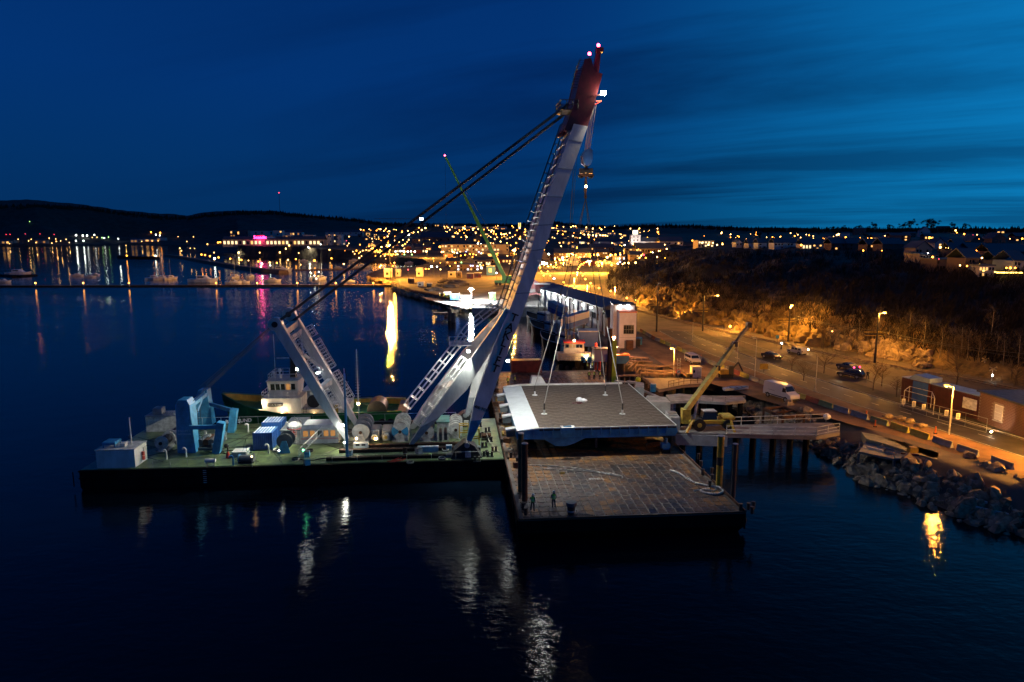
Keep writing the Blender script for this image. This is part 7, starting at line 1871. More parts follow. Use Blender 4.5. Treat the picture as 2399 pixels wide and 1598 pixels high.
for nm, lab, cat, p0, p1, pt_, c_, dep in Yd:
    a_ = G3(*p0); b_ = G3(*p1); h = hat(pt_, a_.y)-3
    P = boxthing(nm, lab, cat, a_, 0, b_.x-a_.x, dep, h, cm[c_], 'gable' if 'tent' in nm or 'shed' in lab else 'flat', M_whitec)
    MB().box((b_.x-a_.x)*.25,(b_.x-a_.x)*.6,-.05,-.003,h*.35,h*.75).build('door', E_winw if c_ == 'green' else (M_white if c_ in ('blue','ygreen') else M_dark), P)
for i,(px,py,s1,s2) in enumerate(((1045,662,5,2.2),(1070,668,7,3.2),(1055,673,5,1.8),(1038,670,4,1.4),(1090,700,4.5,1.8),(1015,680,5,1.6))):
    P = thing('rubble_heap','grey rubble heap on the yard, %s from the left' % ordn(sorted([1045,1070,1055,1038,1090,1015]).index(px)),'heap',G3(px,py),i,'rubble heaps on the yard'); m = MB(); m.ball((0,0,0),1,11,7,1); rr_ = random.Random(i)
    m.v = [(v[0]*s1*rr_.uniform(.8,1.15),v[1]*s1*rr_.uniform(.8,1.15),max(v[2],-.1)*s2*rr_.uniform(.8,1.15)) for v in m.v]; m.build('heap_body', Mg, P)
# shoreline rubble of the yard
m = MB(); rr_ = random.Random(31)
sl = dense([Vector((*p,0)) for p in [W(px,py,0).xy for px,py in ((1180,740),(1100,728),(1040,713),(960,696),(930,682),(925,670),(900,664),(866,655))]], 1.2)
for p in sl:
    for k in range(3): 
        b_ = len(m.v); s0 = rr_.uniform(.6,1.5); m.ball((p.x+rr_.uniform(-2,2),p.y+rr_.uniform(0,4),rr_.uniform(0,1.6)),s0,5,4,.7)
tag(m.build('shore_rubble', M_rock), 'rubble stones along the shore of the floodlit yard', 'rubble', kind='stuff')
tag(strip('yard_slipway', [W(px,py,2.2) for px,py in ((985,694),(1050,705),(1100,716))], [W(px,py,2.2) for px,py in ((1000,701),(1045,713),(1095,724))], 2.2, M_conc), kind='structure')
# green mobile crane
gb_ = G3(1185,668); tipg = atY(1043,366,gb_.y); GC = thing('green_mobile_crane','tall green telescopic crane on the yard with a red light at its tip','crane',gb_)
d_ = tipg-gb_-Vector((0,0,3)); ft = Vector((0,0,3))
Mgc = mat('crane_green',(.03,.22,.05),.45)
for k,(f0,f1,w_) in enumerate(((0,.28,2.0),(.27,.52,1.65),(.51,.76,1.3),(.75,1.0,1.0))): MB().beam(ft+d_*f0, ft+d_*f1, w_).build('boom_section', Mgc if k < 2 else M_grey if 0 else Mgc, GC)
MB().bevbox(-6,7,-1.4,1.4,1.0,2.6,.2).build('carrier', Mgc, GC); MB().bevbox(-2,3,-1.4,1.4,2.6,5,.2).build('crane_house', Mgc, GC)
for x_ in (-5,-3,3,5): MB().disc_y((x_,.8),.8,-1.5,1.5,12).build('wheel', M_black, GC)
MB().ball(ft+d_*1.005,.45,8,5).build('aviation_light', E_redl, GC); m = MB(); m.tube(ft+d_*1.0, ft+d_*.985+Vector((-.6,0,-70+3)),.05,n=4).tube(ft+d_*.99, ft+d_*.2+Vector((2,0,6)),.07,n=4); m.build('hoist_cable', M_dark, GC)
# floodlight masts
def flood(lab, base, ptop, e, col, em, r, hz=3.0, group='floodlight masts'):
    b_ = W(*base,hz); h = hat(ptop,b_.y)-hz; P = thing('floodlight_mast', lab, 'floodlight', b_, 0, group); MB().tube((0,0,0),(0,0,h),.22,.14,8).build('mast_pole', M_dark, P); MB().beam((-r*1.6,0,h),(r*1.6,0,h),.2).build('crossarm', M_dark, P)
    MB().ball((0,-.2,h+.1),r,10,6,.7).build('flood_glass', em, P); lamp('POINT','flood_light',(0,-1.2-r,h-.6),e,col,P,.5)
flood('very bright orange floodlight mast at the tip of the yard',(915,655),576,330000,SOD,emit('orange_flood_glass',(1,.42,.06),25),1.0)
flood('bright orange floodlight behind the crane leg',(1205,650),587,300000,SOD,MATS['orange_flood_glass'],1.0)
flood('dazzling white floodlight low on the yard quay',(1104,704),678,110000,(.97,.98,1),emit('white_flood_glass',(1,1,1),300),.8)
flood('orange lamp on a tall pole at the back of the yard, left one',(1016,645),606,4000,SOD,E_sod,.5)
flood('orange lamp on a tall pole at the back of the yard, right one',(1067,648),616,4000,SOD,E_sod,.5)
flood('small white lamp over the water at the yard edge',(1103,728),714,500,WHT,E_white,.3,hz=0)
flood('orange pole lamp lighting the cream shed',(925,652),616,6000,SOD,E_sod,.45)
# ================================================================== town
unit = MB().box(-.5,.5,-.5,.5,-.5,.5)
win_me = {k: MB().box(-.5,.5,-.5,.5,-.5,.5).build('window', m_, mesh_only=True) for k, m_ in (('w',E_win),('d',E_wind),('s',E_winw),('n',M_glass),('c',emit('cold_lit_glass',(.75,.85,1),2.5)))}
def add_window(P, x, y, z, w, h, kind='w', t=.12):
    o = link('window', win_me[kind], P, (x,y,z)); o.scale = (w,t,h); return o
def bld(name, lab, px0, px1, pyb, pyt, depth=10, mt=None, roof='flat', roofm=None, rows=0, cols=0, lit=.4, kinds='wd', cat='building', maxd=None, seed=0, dark=True, group=None):
    g_ = hit((px0+px1)/2, pyb); D_y = g_.y; x0 = xat(px0, D_y, g_.z); x1 = xat(px1, D_y, g_.z); h = max(2.5, hat(pyt, D_y)-g_.z)
    P = thing(name, lab, cat, (x0, D_y, g_.z-.5), 0, group); L = x1-x0; h += .5
    mt = mt or M_conc
    MB().box(0,L,0,depth,-2,h).build('wall', mt, P)
    rm = roofm or M_dark
    if roof == 'flat': MB().box(-.2,L+.2,-.2,depth+.2,h+.01,h+.35).build('roof', rm, P)
    elif roof == 'gable': MB().prism([(-.3,-.4,h-.05),(-.3,depth/2,h+depth*.3),(-.3,depth+.4,h-.05),(-.3,depth+.4,h+.15),(-.3,depth/2,h+depth*.3+.25),(-.3,-.4,h+.15)],(L+.6,0,0)).build('roof', rm, P)
    elif roof == 'front':
        rh = L*.42; MB().prism([(-.4,-.3,h-.05),(L/2,-.3,h+rh),(L+.4,-.3,h-.05),(L+.4,-.3,h+.15),(L/2,-.3,h+rh+.25),(-.4,-.3,h+.15)],(0,depth+.6,0)).build('roof', rm, P); MB().prism([(0,-.02,h),(L,-.02,h),(L/2,-.02,h+rh-.05)],(0,depth,0)).build('gable', mt, P)
    rr_ = random.Random(seed or int(px0*7+pyb)); 
    if rows:
        cw = L/cols; ch = h/rows
        for r_ in range(rows):
            for c_ in range(cols):
                if rr_.random() < lit: add_window(P,(c_+.5)*cw,-.05,(r_+.5)*ch,cw*.55,ch*.5,rr_.choice(kinds))
                elif dark and rr_.random() < .5: add_window(P,(c_+.5)*cw,-.05,(r_+.5)*ch,cw*.5,ch*.5,'n')
    return P, L, h
M_tw = mat('town_white_render',(.42,.42,.43),.8); M_tb = mat('town_beige_render',(.34,.28,.22),.8); M_td = mat('town_dark_brick',(.12,.08,.07),.85); M_tbl = mat('town_roof_slate',(.045,.06,.09),.6)
M_tr = mat('falu_red_boards',(.16,.035,.025),.8); M_ty = mat('town_ochre_render',(.35,.24,.10),.8)
# seaside hotel
H1, L, h = bld('seaside_hotel','long seaside hotel with lit glass restaurant row and pink glowing sign',522,760,575,561,14,M_tb,'gable',M_tbl,1,26,.85,'sws',seed=3)
zs = h+2.6; gx_ = lambda px: (px-522)/(760-522)*L
place_text('Scandic', 6.2, emit('pink_neon',(1,.05,.28),9), H1, (gx_(611),-1.0,zs+.3), (1,0,0), (0,0,1), 'neon_lettering', .2, .06)
MB().box(gx_(601),gx_(621),-.6,-.3,zs-2.6,zs+3.2).build('sign_board', mat('crimson_board',(.5,.02,.08),.6), H1); MB().box(gx_(622),gx_(646),-.6,-.2,zs-1,zs+1.2).build('blue_banner', M_blue, H1)
lamp('POINT','neon_glow',(gx_(611),-5,zs-1),9000,(1,.04,.22),H1,1.5)
bld('hotel_tower','hotel end tower with a lit band under its roof, left of the rest',540,552,566,540,10,M_tb,'flat',M_tbl,3,2,.3)
bld('hotel_wing','upper blue-grey hotel storey behind the pink sign, left part',556,582,563,540,12,M_tbl,'flat',M_tbl,2,4,.1)
bld('hotel_wing','pale upper hotel block directly behind the pink sign',582,640,560,541,12,M_tw,'flat',M_tbl,2,8,.1)
bld('hotel_wing','tall hotel block with lit floors right of the banner',641,662,564,540,12,M_tw,'flat',M_tbl,4,3,.4,'sw')
bld('hotel_wing','long low roofed block behind the white gabled hotel wings',662,708,560,544,14,M_tw,'gable',M_tbl,2,8,.15)
for i,(a_,b_,lab) in enumerate(((664,681,'white three storey hotel gable, first from the left'),(711,735,'white three storey hotel gable in the middle'),(764,777,'white three storey hotel gable, third'),(790,800,'slim white hotel gable at the right end'))): bld('hotel_gable',lab,a_,b_,575,551,14,M_tw,'flat',M_tw,4,3,.12)
bld('hotel_gallery','white hotel gallery with large lit rooms between the first two gables',681,711,574,556,9,M_tw,'gable',M_tbl,2,4,.5,'s')
bld('hotel_gallery','white hotel gallery with lit rooms between the middle gables',735,764,574,558,9,M_tw,'gable',M_tbl,2,4,.4,'s')
bld('hotel_gallery','low white hotel gallery at the right end',777,808,574,562,9,M_tw,'gable',M_tbl,2,6,.15,'s')
# larger town buildings
for nm, lab, a_, b_, yb, yt, dep, m_, rf, r_, c_, lt, kd in (
 ('shopping_hall','long pale shopping hall with a bright shopfront row behind the yard',1034,1192,596,573,30,M_tb,'flat',3,22,.24,'sws'),
 ('market_hall','low dark hall with a row of white lamps right of the orange floodlight',924,1000,592,584,16,M_td,'flat',1,14,.8,'s'),
 ('apartment_block','narrow block with orange lit windows above the hotel quay',857,868,561,545,10,M_td,'flat',5,3,.7,'w'),
 ('apartment_block','small block with few lit windows right of the orange lit one',876,884,560,548,10,M_td,'flat',3,2,.5,'w'),
 ('office_block','long dim white block row behind the hotel',762,850,553,544,14,M_tw,'gable',2,14,.1,'w'),
 ('office_block','pale gabled building group right of the dim row',862,905,556,548,14,M_tw,'gable',1,6,.15,'w'),
 ('industrial_hall','dark hall with curved pale roof in the middle distance',985,1055,566,556,30,M_td,'gable',1,8,.05,'w'),
 ('industrial_hall','dark tall industrial block left of the curved hall',965,985,578,560,20,M_td,'flat',3,4,.05,'w'),
 ('office_building','brown office building with lit signs behind the containers',1055,1130,634,620,16,M_td,'flat',2,10,.35,'swc'),
 ('office_building','dark office building with white awning lights',1118,1150,622,611,14,M_td,'flat',1,5,.7,'s'),
 ('town_row','long town row with arcade of warm lights in the town centre',1298,1386,612,593,14,M_td,'gable',3,16,.3,'wws'),
 ('town_house_large','pinkish lit corner building in the bright town centre',1395,1428,604,591,12,M_ty,'gable',3,6,.5,'sw'),
 ('town_house_large','building with violet lit front right of the corner building',1440,1464,610,602,12,M_tb,'flat',1,5,.7,'cs'),
 ('town_block','dark town block with few warm windows left of the church',1380,1440,592,580,14,M_td,'gable',2,12,.18,'w'),
 ('town_block','pale town block just left of the church tower',1395,1472,575,566,14,M_tw,'gable',2,12,.15,'w'),
 ('town_block','low brown block right of the church nave',1490,1570,592,584,14,M_td,'gable',1,12,.2,'w'),
 ('town_block','dim long block behind the church on the right',1545,1600,574,566,14,M_tw,'gable',1,8,.15,'w'),
 ('lit_yard_building','pale building with brightly lit wall on the right hill',1635,1672,580,564,12,M_tb,'flat',2,5,.5,'s'),
 ('row_houses','long dim row house on the ridge above the left of the town',985,1062,531,526,12,M_tw,'flat',1,14,.1,'w'),
 ('row_houses','long ridge terrace with scattered orange windows above the shopping hall',1064,1128,536,530,12,M_tw,'flat',2,14,.22,'w'),
 ('row_houses','second ridge terrace right of the first one',1130,1188,538,531,12,M_tw,'flat',2,12,.2,'w'),
 ('row_houses','lower ridge terrace below the first two',1080,1150,546,541,12,M_td,'flat',1,14,.25,'w'),
 ('row_houses','long pale terrace right of the crane boom on the ridge',1293,1375,543,535,12,M_tw,'flat',2,16,.2,'w'),
 ('row_houses','lower continuation of the pale terrace towards the church',1376,1442,553,545,12,M_tw,'flat',2,14,.3,'w'),
 ('row_houses','dim row house between boom and town centre',1310,1390,572,564,12,M_td,'gable',1,12,.15,'wc')):
    bld(nm, lab, a_, b_, yb, yt, dep, m_, rf, M_tbl, r_, c_, lt, kd)
# church
g_ = hit(1490,582); sc = g_.y/FPX; CH = thing('white_church','floodlit white church with square tower and glowing lantern top','church',(xat(1478,g_.y,g_.z),g_.y,g_.z)); u_ = g_.y/FPX*1.0
tw = 22*u_; ht_ = hat(551,g_.y)-g_.z
MB().box(0,tw,0,tw,-2,ht_).build('tower_wall', M_white, CH); MB().box(-.6,tw+.6,-.6,tw+.6,ht_+.01,ht_+1.0).build('cornice', M_tbl, CH)
MB().box(tw*.28,tw*.75,tw*.28,tw*.75,ht_+1.01,hat(540,g_.y)-g_.z).build('lantern', emit('lantern_glass',(1,.9,.65),3.0), CH); MB().box(tw*.22,tw*.81,tw*.22,tw*.81,hat(540,g_.y)-g_.z+.01,hat(538,g_.y)-g_.z).build('lantern_roof', M_tbl, CH)
nl = 44*u_; nh = hat(566,g_.y)-g_.z; nv = MB().box(tw+.01,tw+nl,2,tw-2,-2,nh).build('nave_wall', M_white, CH); MB().prism([(tw+.01,1.4,nh),(tw+.01,tw/2,nh+5),(tw+.01,tw-1.4,nh)],(nl+.5,0,0)).build('nave_roof', M_tbl, CH)
for k in range(4): add_window(CH, tw+nl*(k+.6)/4.4, 1.95, nh*.55, 1.6, 4.0, 'n')
for k in range(2):
    for z in (.35,.6,.85): add_window(CH, tw*(.3+.4*k), -.05, ht_*z, 1.0, 2.0, 'n')
for x_ in (-6,tw*.5,tw+nl*.6): lamp('SPOT','church_flood',(x_,-24,1),26000,(1,.84,.78),CH,.4,(x_+4,0,9),90)
bld('church_annexe','small pale gabled hall right of the church',1552,1562,574,563,10,M_tw,'front',M_tbl,1,2,.3)
# brick clock tower church behind the boom
g_ = hit(1218,556); CT = thing('clock_tower_church','dark church with yellow-lit open belfry behind the crane boom','church',(xat(1209,g_.y,g_.z),g_.y,g_.z)); u_ = g_.y/FPX
MB().box(0,18*u_,0,12,-2,hat(543,g_.y)-g_.z).build('church_wall', M_td, CT); z0 = hat(543,g_.y)-g_.z; z1 = hat(532,g_.y)-g_.z; z2 = hat(522,g_.y)-g_.z
MB().prism([(0,0,z0),(18*u_,0,z0),(9*u_,0,z0+6)],(0,12,0)).build('church_roof', M_dark, CT); MB().box(5*u_,11*u_,2,6,z0,z1).build('belfry_base', M_td, CT)
for k in range(2): MB().box((5.3+k*3.6)*u_,(7.3+k*3.6)*u_,1.9,6,z1+.01,z2).build('belfry_pillar', emit('belfry_pillar_glow',(1,.7,.2),2.0), CT)  # pillars glow by themselves in place of lamplight falling on them
MB().ball((8*u_,1.5,z1-2),1.6).build('clock_face', emit('clock_glass',(1,.8,.5),5), CT)
# houses
def houses(lst, labf, group, seed=0):
    rr_ = random.Random(seed)
    for i,(px,py,wpx,hpx,style) in enumerate(lst):
        m_ = {'w':M_tw,'b':M_tb,'d':M_td,'r':M_tr,'y':M_ty}[style[0]]; rf = {'g':'gable','f':'front','l':'flat'}[style[1]]; lt = {'0':.0,'1':.25,'2':.5,'3':.85}[style[2]]
        cols = max(1, int(wpx/7)); bld('house', labf(i), px-wpx/2, px+wpx/2, py, py-hpx, 8, m_, rf, M_tbl, 1 if hpx < 9 else 2, cols, lt, 'w' if style[2] != '3' else 'ws', 'house', seed=seed*100+i+1, group=group)
hz5 = [(105,280,14,15,'wf0'),(235,272,34,9,'wg0'),(290,272,20,9,'wg0'),(470,280,52,14,'wg0'),(640,282,22,7,'bg3'),(760,283,44,9,'bg2'),(817,222,10,10,'wf1'),(920,232,10,10,'wf1'),(945,198,20,12,'wg0'),(1060,170,28,14,'dg0'),(1190,215,16,8,'bg1'),(1290,205,16,9,'wf0'),(1380,215,48,12,'dg1'),(1570,185,24,14,'wf0'),(1560,350,38,22,'bf0'),(1600,405,44,10,'bl0'),(1690,280,24,11,'wf2'),(1755,272,14,8,'wg1'),(1605,205,22,8,'dg3'),(1810,140,16,7,'dg2'),(1980,285,30,20,'df0'),(2150,275,32,22,'df0'),(2240,290,24,12,'wl1'),(1780,440,70,20,'dl0'),(1950,432,36,11,'dg2'),(2055,495,36,16,'wl1'),(2210,450,40,12,'dg2'),(2320,450,30,14,'wg0'),(1855,292,24,8,'dg2'),(1880,355,60,9,'dg1'),(2010,360,50,9,'dg1'),(2180,365,60,9,'dg1'),(2320,370,40,9,'dg1'),(2170,158,20,6,'dg3'),(2330,215,26,10,'dg1'),(1720,140,30,10,'dg0'),(1450,190,30,10,'dg0'),(1040,285,50,9,'dg1'),(1200,295,50,9,'dg1'),(1320,300,50,10,'dg0'),(900,290,40,9,'dg1')]
def hl5(i):
    px, py = hz5[i][0]/3.368+1700, hz5[i][1]/3.368+500; st = hz5[i][4]
    col = {'w':'pale','b':'buff','d':'dark','r':'red','y':'ochre'}[st[0]]; rf = {'g':'long-roofed','f':'gable-fronted','l':'flat-roofed'}[st[1]]; li = {'0':'unlit','1':'barely lit','2':'well lit','3':'glowing'}[st[2]]
    same = sorted([j for j in range(len(hz5)) if hz5[j][4] == st], key=lambda j: hz5[j][0])
    return '%s %s house on the right-hand hill %s, %s such from the left' % (col, rf, li, ordn(same.index(i)))
houses([(a_/3.368+1700,b_/3.368+500,w_,h_,s_) for a_,b_,w_,h_,s_ in hz5], hl5, 'houses on the right-hand hill', 5)
rr_ = random.Random(77); tn = []
for k in range(95):
    px_ = rr_.uniform(830,1500); py_ = rr_.uniform(545,628)
    if px_ < 1030 and py_ > 596: continue
    if 1020 < px_ < 1200 and 570 < py_ < 600: continue
    if 1290 < px_ < 1470 and 585 < py_ < 628 and rr_.random() < .6: continue
    s_ = 900/np.hypot(*hit(px_,py_).xy); s_ = min(1.6, max(.7, s_))
    tn.append((px_,py_,rr_.uniform(12,22)*s_,rr_.uniform(6,9)*s_,rr_.choice('wbdddry')+rr_.choice('ggf')+rr_.choice('1123')))
tn.sort()
def hlt(i):
    st = tn[i][4]; col = {'w':'pale','b':'buff','d':'dark','r':'red','y':'ochre'}[st[0]]
    zone = 'below the ridge' if tn[i][1] < 570 else ('in the middle of the town' if tn[i][1] < 597 else 'behind the harbour yard'); li = {'0':'unlit','1':'half lit','2':'well lit','3':'glowing'}[st[2]]
    key = (st[0], zone, st[2]); same = [j for j in range(len(tn)) if (tn[j][4][0], 'below the ridge' if tn[j][1] < 570 else ('in the middle of the town' if tn[j][1] < 597 else 'behind the harbour yard'), tn[j][4][2]) == key]
    return '%s %s town house %s, %s such from the left' % (col, li, zone, ordn(same.index(i)))
houses(tn, hlt, 'houses in the town', 9)
for i,(px,py,w_) in enumerate(((8,572,30),(22,571,24),(95,571,26),(345,568,36),(372,565,30),(318,569,24))):
    bld('waterfront_house','faint waterfront house under the far left hill, %s from the left' % ordn(sorted([8,22,95,345,372,318]).index(px)),px-w_/2,px+w_/2,py,py-8,12,M_tw if i > 2 else M_tb,'gable',M_tbl,1,3,.3)
# streets with orange light
Mst = mat('town_asphalt',(.13,.11,.09),.85,col2=(.08,.07,.06),vscale=.2)
def pxstrip(name, A_, B_, z=3.02, mt=Mst): return strip(name, resample([W(*p,3) for p in A_],30), resample([W(*p,3) for p in B_],30), z, mt)
pxstrip('town_road', [(1410,742),(1372,700),(1345,675),(1332,655),(1345,630),(1380,612)], [(1455,735),(1395,697),(1366,672),(1350,655),(1358,632),(1392,613)])
pxstrip('town_side_road', [(1250,640),(1290,645),(1335,652)], [(1255,632),(1295,636),(1338,645)], 3.024)
pxstrip('lit_lawn', [(1372,655),(1400,665),(1432,660)], [(1380,630),(1405,628),(1440,625)], 3.014, mat('lamp_lit_lawn',(.10,.12,.04),.95,var=.3,vscale=.1))
# lamps of the town, quay and far shore: sight lines of the lamp glasses
def sc_(lst, ox, oy, s): return [(ox+a_/s, oy+b_/s, *r_) for a_,b_,*r_ in lst]
L1 = sc_([(30,400,1),(140,400,1),(170,395),(265,410),(290,395),(335,425),(405,395),(420,405),(455,385),(515,392),(560,410),(610,395),(640,425),(702,358,2,'w'),(765,362,2,'w'),(803,362,2,'w'),(870,355,1,'w'),(850,378),(895,376),(940,380,1,'g'),(1000,375,1,'g'),(960,382,1,'w'),(1090,390,1,'w'),(1235,395,1,'w'),(1390,330,2,'o'),(1475,335,3,'o'),(1435,352,1,'w'),(1470,360,1,'w'),(1305,415),(1400,410),(1455,410),(1160,452),(235,345,0,'r'),(370,345,0,'r'),(500,350,0,'r'),(95,410),(90,435),(480,430),(275,232,0,'g'),(10,405,1,'o'),(60,350,0,'r'),(95,350,0,'r'),(700,408,1,'w'),(770,408,1,'w'),(520,415),(1718,415),(1640,370),(1780,372),
 (1655,478,1),(1670,500,1),(1750,478),(1790,480),(1855,535,1,'o'),(1888,540,1,'o'),(1932,550,1,'o'),(1975,572,2,'w'),(2012,562,1,'o'),(2025,422,1,'o'),(2005,425,1,'o'),(1970,517),(1908,440),(1168,545,2,'o'),(1430,545,1,'w'),(1440,550,1)], 0,460,3.923)
L2 = sc_([(60,580,1,'o'),(190,595,1,'o'),(312,608,1,'o'),(390,613),(500,625,1,'o'),(625,637,1),(703,640,1,'o'),(825,608,1),(912,598,1,'o'),(1118,615,2,'o'),(1305,590,1,'o'),(1440,652,1),(965,660),(280,530,1),(513,527),(735,525,1),(943,532),(1135,527,1),(1283,497,1),(1298,518,1),(838,448,1),(802,483,1),(1048,466,0,'w'),(1185,435,0,'w'),(1453,510,1,'o'),(1540,515),(1580,505,1,'o'),(1560,540),(1622,520),(1650,505),(1688,497),(1760,480,2,'o'),(1610,585,1),(1635,565),(1855,465,1),(1720,270),(1840,268),(1880,290),(1905,262),(1940,290,1),(2155,328,2,'w'),(2210,303),(2260,298),(2298,275),(2340,255,1),(1497,350),(1470,395,0,'r'),(1495,425),(1480,450),(2092,385),(2065,380),(1790,420),(1820,415),(540,650,1,'w'),(530,680,1),(630,668,0,'w'),
 (2010,515,1,'w'),(2065,510,1,'w'),(2100,512,1,'w'),(2145,515,1,'w'),(2180,512,1,'w'),(2222,515,1,'w'),(1880,510,1,'w'),(2028,545,1,'g'),(2108,547,1,'g'),(2190,548,1,'g'),(1790,565,0,'o'),(1870,540,1,'o'),(1900,545,1,'o'),(1930,545,1,'o'),(1960,548,1,'o'),(1985,545,1,'o'),(2010,548,1,'o'),(1820,520,1,'o'),(1840,500,1,'o'),(1800,500,1,'o'),(1780,510,1,'o'),(2150,715,1,'r'),(1140,815,0,'w'),(1165,740,0,'w'),(1118,780,0,'w'),(1160,788,0)], 500,480,4.708)
L3 = sc_([(73,270),(195,268,1),(650,278,1),(690,255,1),(610,300),(560,303),(900,320,1),(880,318,1),(930,300,1),(1145,355,1),(1215,262,1),(1215,280),(1390,280),(1415,295,1),(1445,290),(1530,325,1),(1580,318),(1560,325,1),(1270,428,1,'w'),(1303,430,0,'w'),(850,463,2,'o'),(1088,635,1,'g'),(1130,552,1,'o'),(1182,543,1,'o'),(1220,545,1,'o'),(1250,552),(1235,580,1,'w'),(1260,580,1,'w'),(1340,583,1),(1305,535,0,'w'),(1595,565,1),(760,680,2,'w'),(820,683,1,'w'),(695,707,1,'o'),(728,707,1,'o'),(858,712,1),(1475,750,1,'w'),(2240,378,1,'o'),(2050,545,2,'w'),(2105,255),(2130,260),(2200,265),(2255,268,1),(2165,600,1,'o'),(2195,600,2,'o'),(2230,610,1,'o'),(2250,570,1),(2330,580,2,'o'),(2200,505,1),(870,520,1),(890,518,1),(960,520,1),(1010,525,1),(1045,530,1,'w'),(1075,520,1),(1140,518,1,'c'),(1280,520,1,'c'),(1230,480,2,'o'),(1450,480,2,'w'),(1480,490,1,'w'),(1590,420),(1520,405,1),(1440,425),(1410,420),(1190,670,1,'c'),(1215,672,1,'c'),(1310,695,2,'w'),(1295,660,1,'g'),(1385,655,1,'g'),(900,240),(985,245),(1110,255,1),(1125,265,1),(940,250),(2060,300),(1730,375,1),(1480,590,0,'r')], 850,480,4.708)
L4 = sc_([(205,165,1),(255,165),(330,148),(412,152),(520,218),(355,283),(605,233,1),(655,243,1),(690,243,1),(735,240,1),(765,243,1),(790,243,1),(815,250),(960,278,1),(1005,355,2,'w'),(1465,392,1),(1370,207,3,'o'),(1750,300,1,'o'),(1540,282),(1855,325,1),(1925,345,2),(1975,325,1),(2020,348,1),(2080,340,1),(475,378,2,'o'),(640,370),(605,333),(322,402),(560,475),(625,467,1,'o'),(665,455,1,'o'),(495,487,1,'o'),(445,493,1,'o'),(410,505,1,'o'),(370,517),(325,510,1,'w'),(290,517,1),(245,543,1),(300,548,1,'o'),(250,568,1,'o'),(222,590,2,'o'),(190,565,1),(160,585,1),(70,597,2,'o'),(85,640,1,'o'),(155,640,1,'o'),(112,683,2,'o'),(183,685,1,'o'),(225,720,2,'w'),(330,760,2,'o'),(450,823,1,'o'),(735,535,3,'o'),(715,575,3,'o'),(785,520,2,'o'),(810,485,3),(845,467,1,'o'),(865,462,1,'o'),(902,455,2,'o'),(860,568,3,'o'),(800,550,1,'o'),(835,540,1,'o'),(755,565,1,'o'),(700,568,1,'o'),(925,555,1,'w'),(950,535,2,'c'),(980,560,1),(1000,547,1),(1045,548,2),(1122,543,2),(1213,457,2,'r'),(1235,490,1,'o'),(1165,490,1),(1185,465,1),(555,545,1,'o'),(530,557,1,'o'),(515,573,1,'o'),(500,592,1,'o'),(488,615,1,'o'),(518,655,1,'o'),(540,685,1,'o'),(570,725,2,'o'),(628,770,2,'o'),(718,823,2,'o'),(848,857,2,'o'),(613,880,2,'o'),(1025,933,2,'o'),(1120,957,0,'g'),(320,490,2,'w'),(600,525,1,'w'),(620,530,1,'w'),(640,525,1),(580,535,1),(510,480),(575,510,1),(760,425,1),(740,430,1),(1310,430,0,'w'),(955,455,1),(1360,480,1)], 1250,500,4.708)
L5 = sc_([(568,168),(590,190),(890,165,2),(875,170,1),(1185,207,1,'o'),(1432,180,1,'o'),(1605,192,2,'o'),(1618,195,1,'o'),(1812,135,1),(1880,163,1,'o'),(1890,213,1,'o'),(2100,210,1,'o'),(2335,200,1,'o'),(592,250,2,'o'),(1225,293,0,'o'),(1622,345,2,'o'),(2010,352,1),(1685,268,2),(1750,262,1),(1835,410,1),(1890,415,1,'o'),(2230,430,2,'o'),(2200,430,1,'o'),(2268,430,1,'o'),(1078,293,1,'o'),(1950,172,0,'r'),(2088,300,1),(1585,315,0,'w'),(1672,360,0,'r'),(835,1055,1)], 1700,500,3.368)
allL = [l for l in L1+L2+L3+L4+L5]
E_tw = emit('town_warm_glass',(1,.50,.13),16); EM = {'':E_tw,'y':E_tw,'o':emit('town_sodium_glass',(1,.31,.03),16),'w':emit('town_white_glass',(.95,1,.85),20),'g':emit('green_white_glass',(.45,1,.25),6),'r':emit('small_red_glass',(1,.06,.10),5),'c':emit('cool_blue_glass',(.4,.45,1),6)}
CN = {'':'warm','o':'orange','w':'white','g':'greenish','r':'red','c':'bluish'}
allL.sort(key=lambda q: q[0])
glassme = {k: MB().ball((0,0,0),1,6,4).build('lamp_glass', m_, mesh_only=True) for k, m_ in EM.items()}
poleme = MB().tube((0,0,0),(0,0,1),.09,.06,5).build('lamp_pole', M_dark, mesh_only=True)
armme = MB().box(-.5,.5,-.12,.12,0,.1).build('lamp_hood', M_dark, mesh_only=True)
def zone(px, py):
    if px < 440: return 'on the far left shore' if py < 578 else 'by the breakwater islet'
    if px < 700: return 'around the hotel' if py < 592 else 'along the mole below the hotel'
    if px < 860: return 'between hotel and yard' if py < 592 else 'along the marina quay'
    if px < 1020: return 'on the ridge left of the green crane' if py < 560 else 'behind the yard tip'
    if px < 1240: return 'on the ridge behind the booms' if py < 565 else 'in the shopping quarter'
    if px < 1500: return 'on the slope left of the church' if py < 580 else ('in the bright town centre' if py < 632 else 'along the road into town')
    return 'among the houses of the right-hand hill'
zc_ = {}; NL = 0
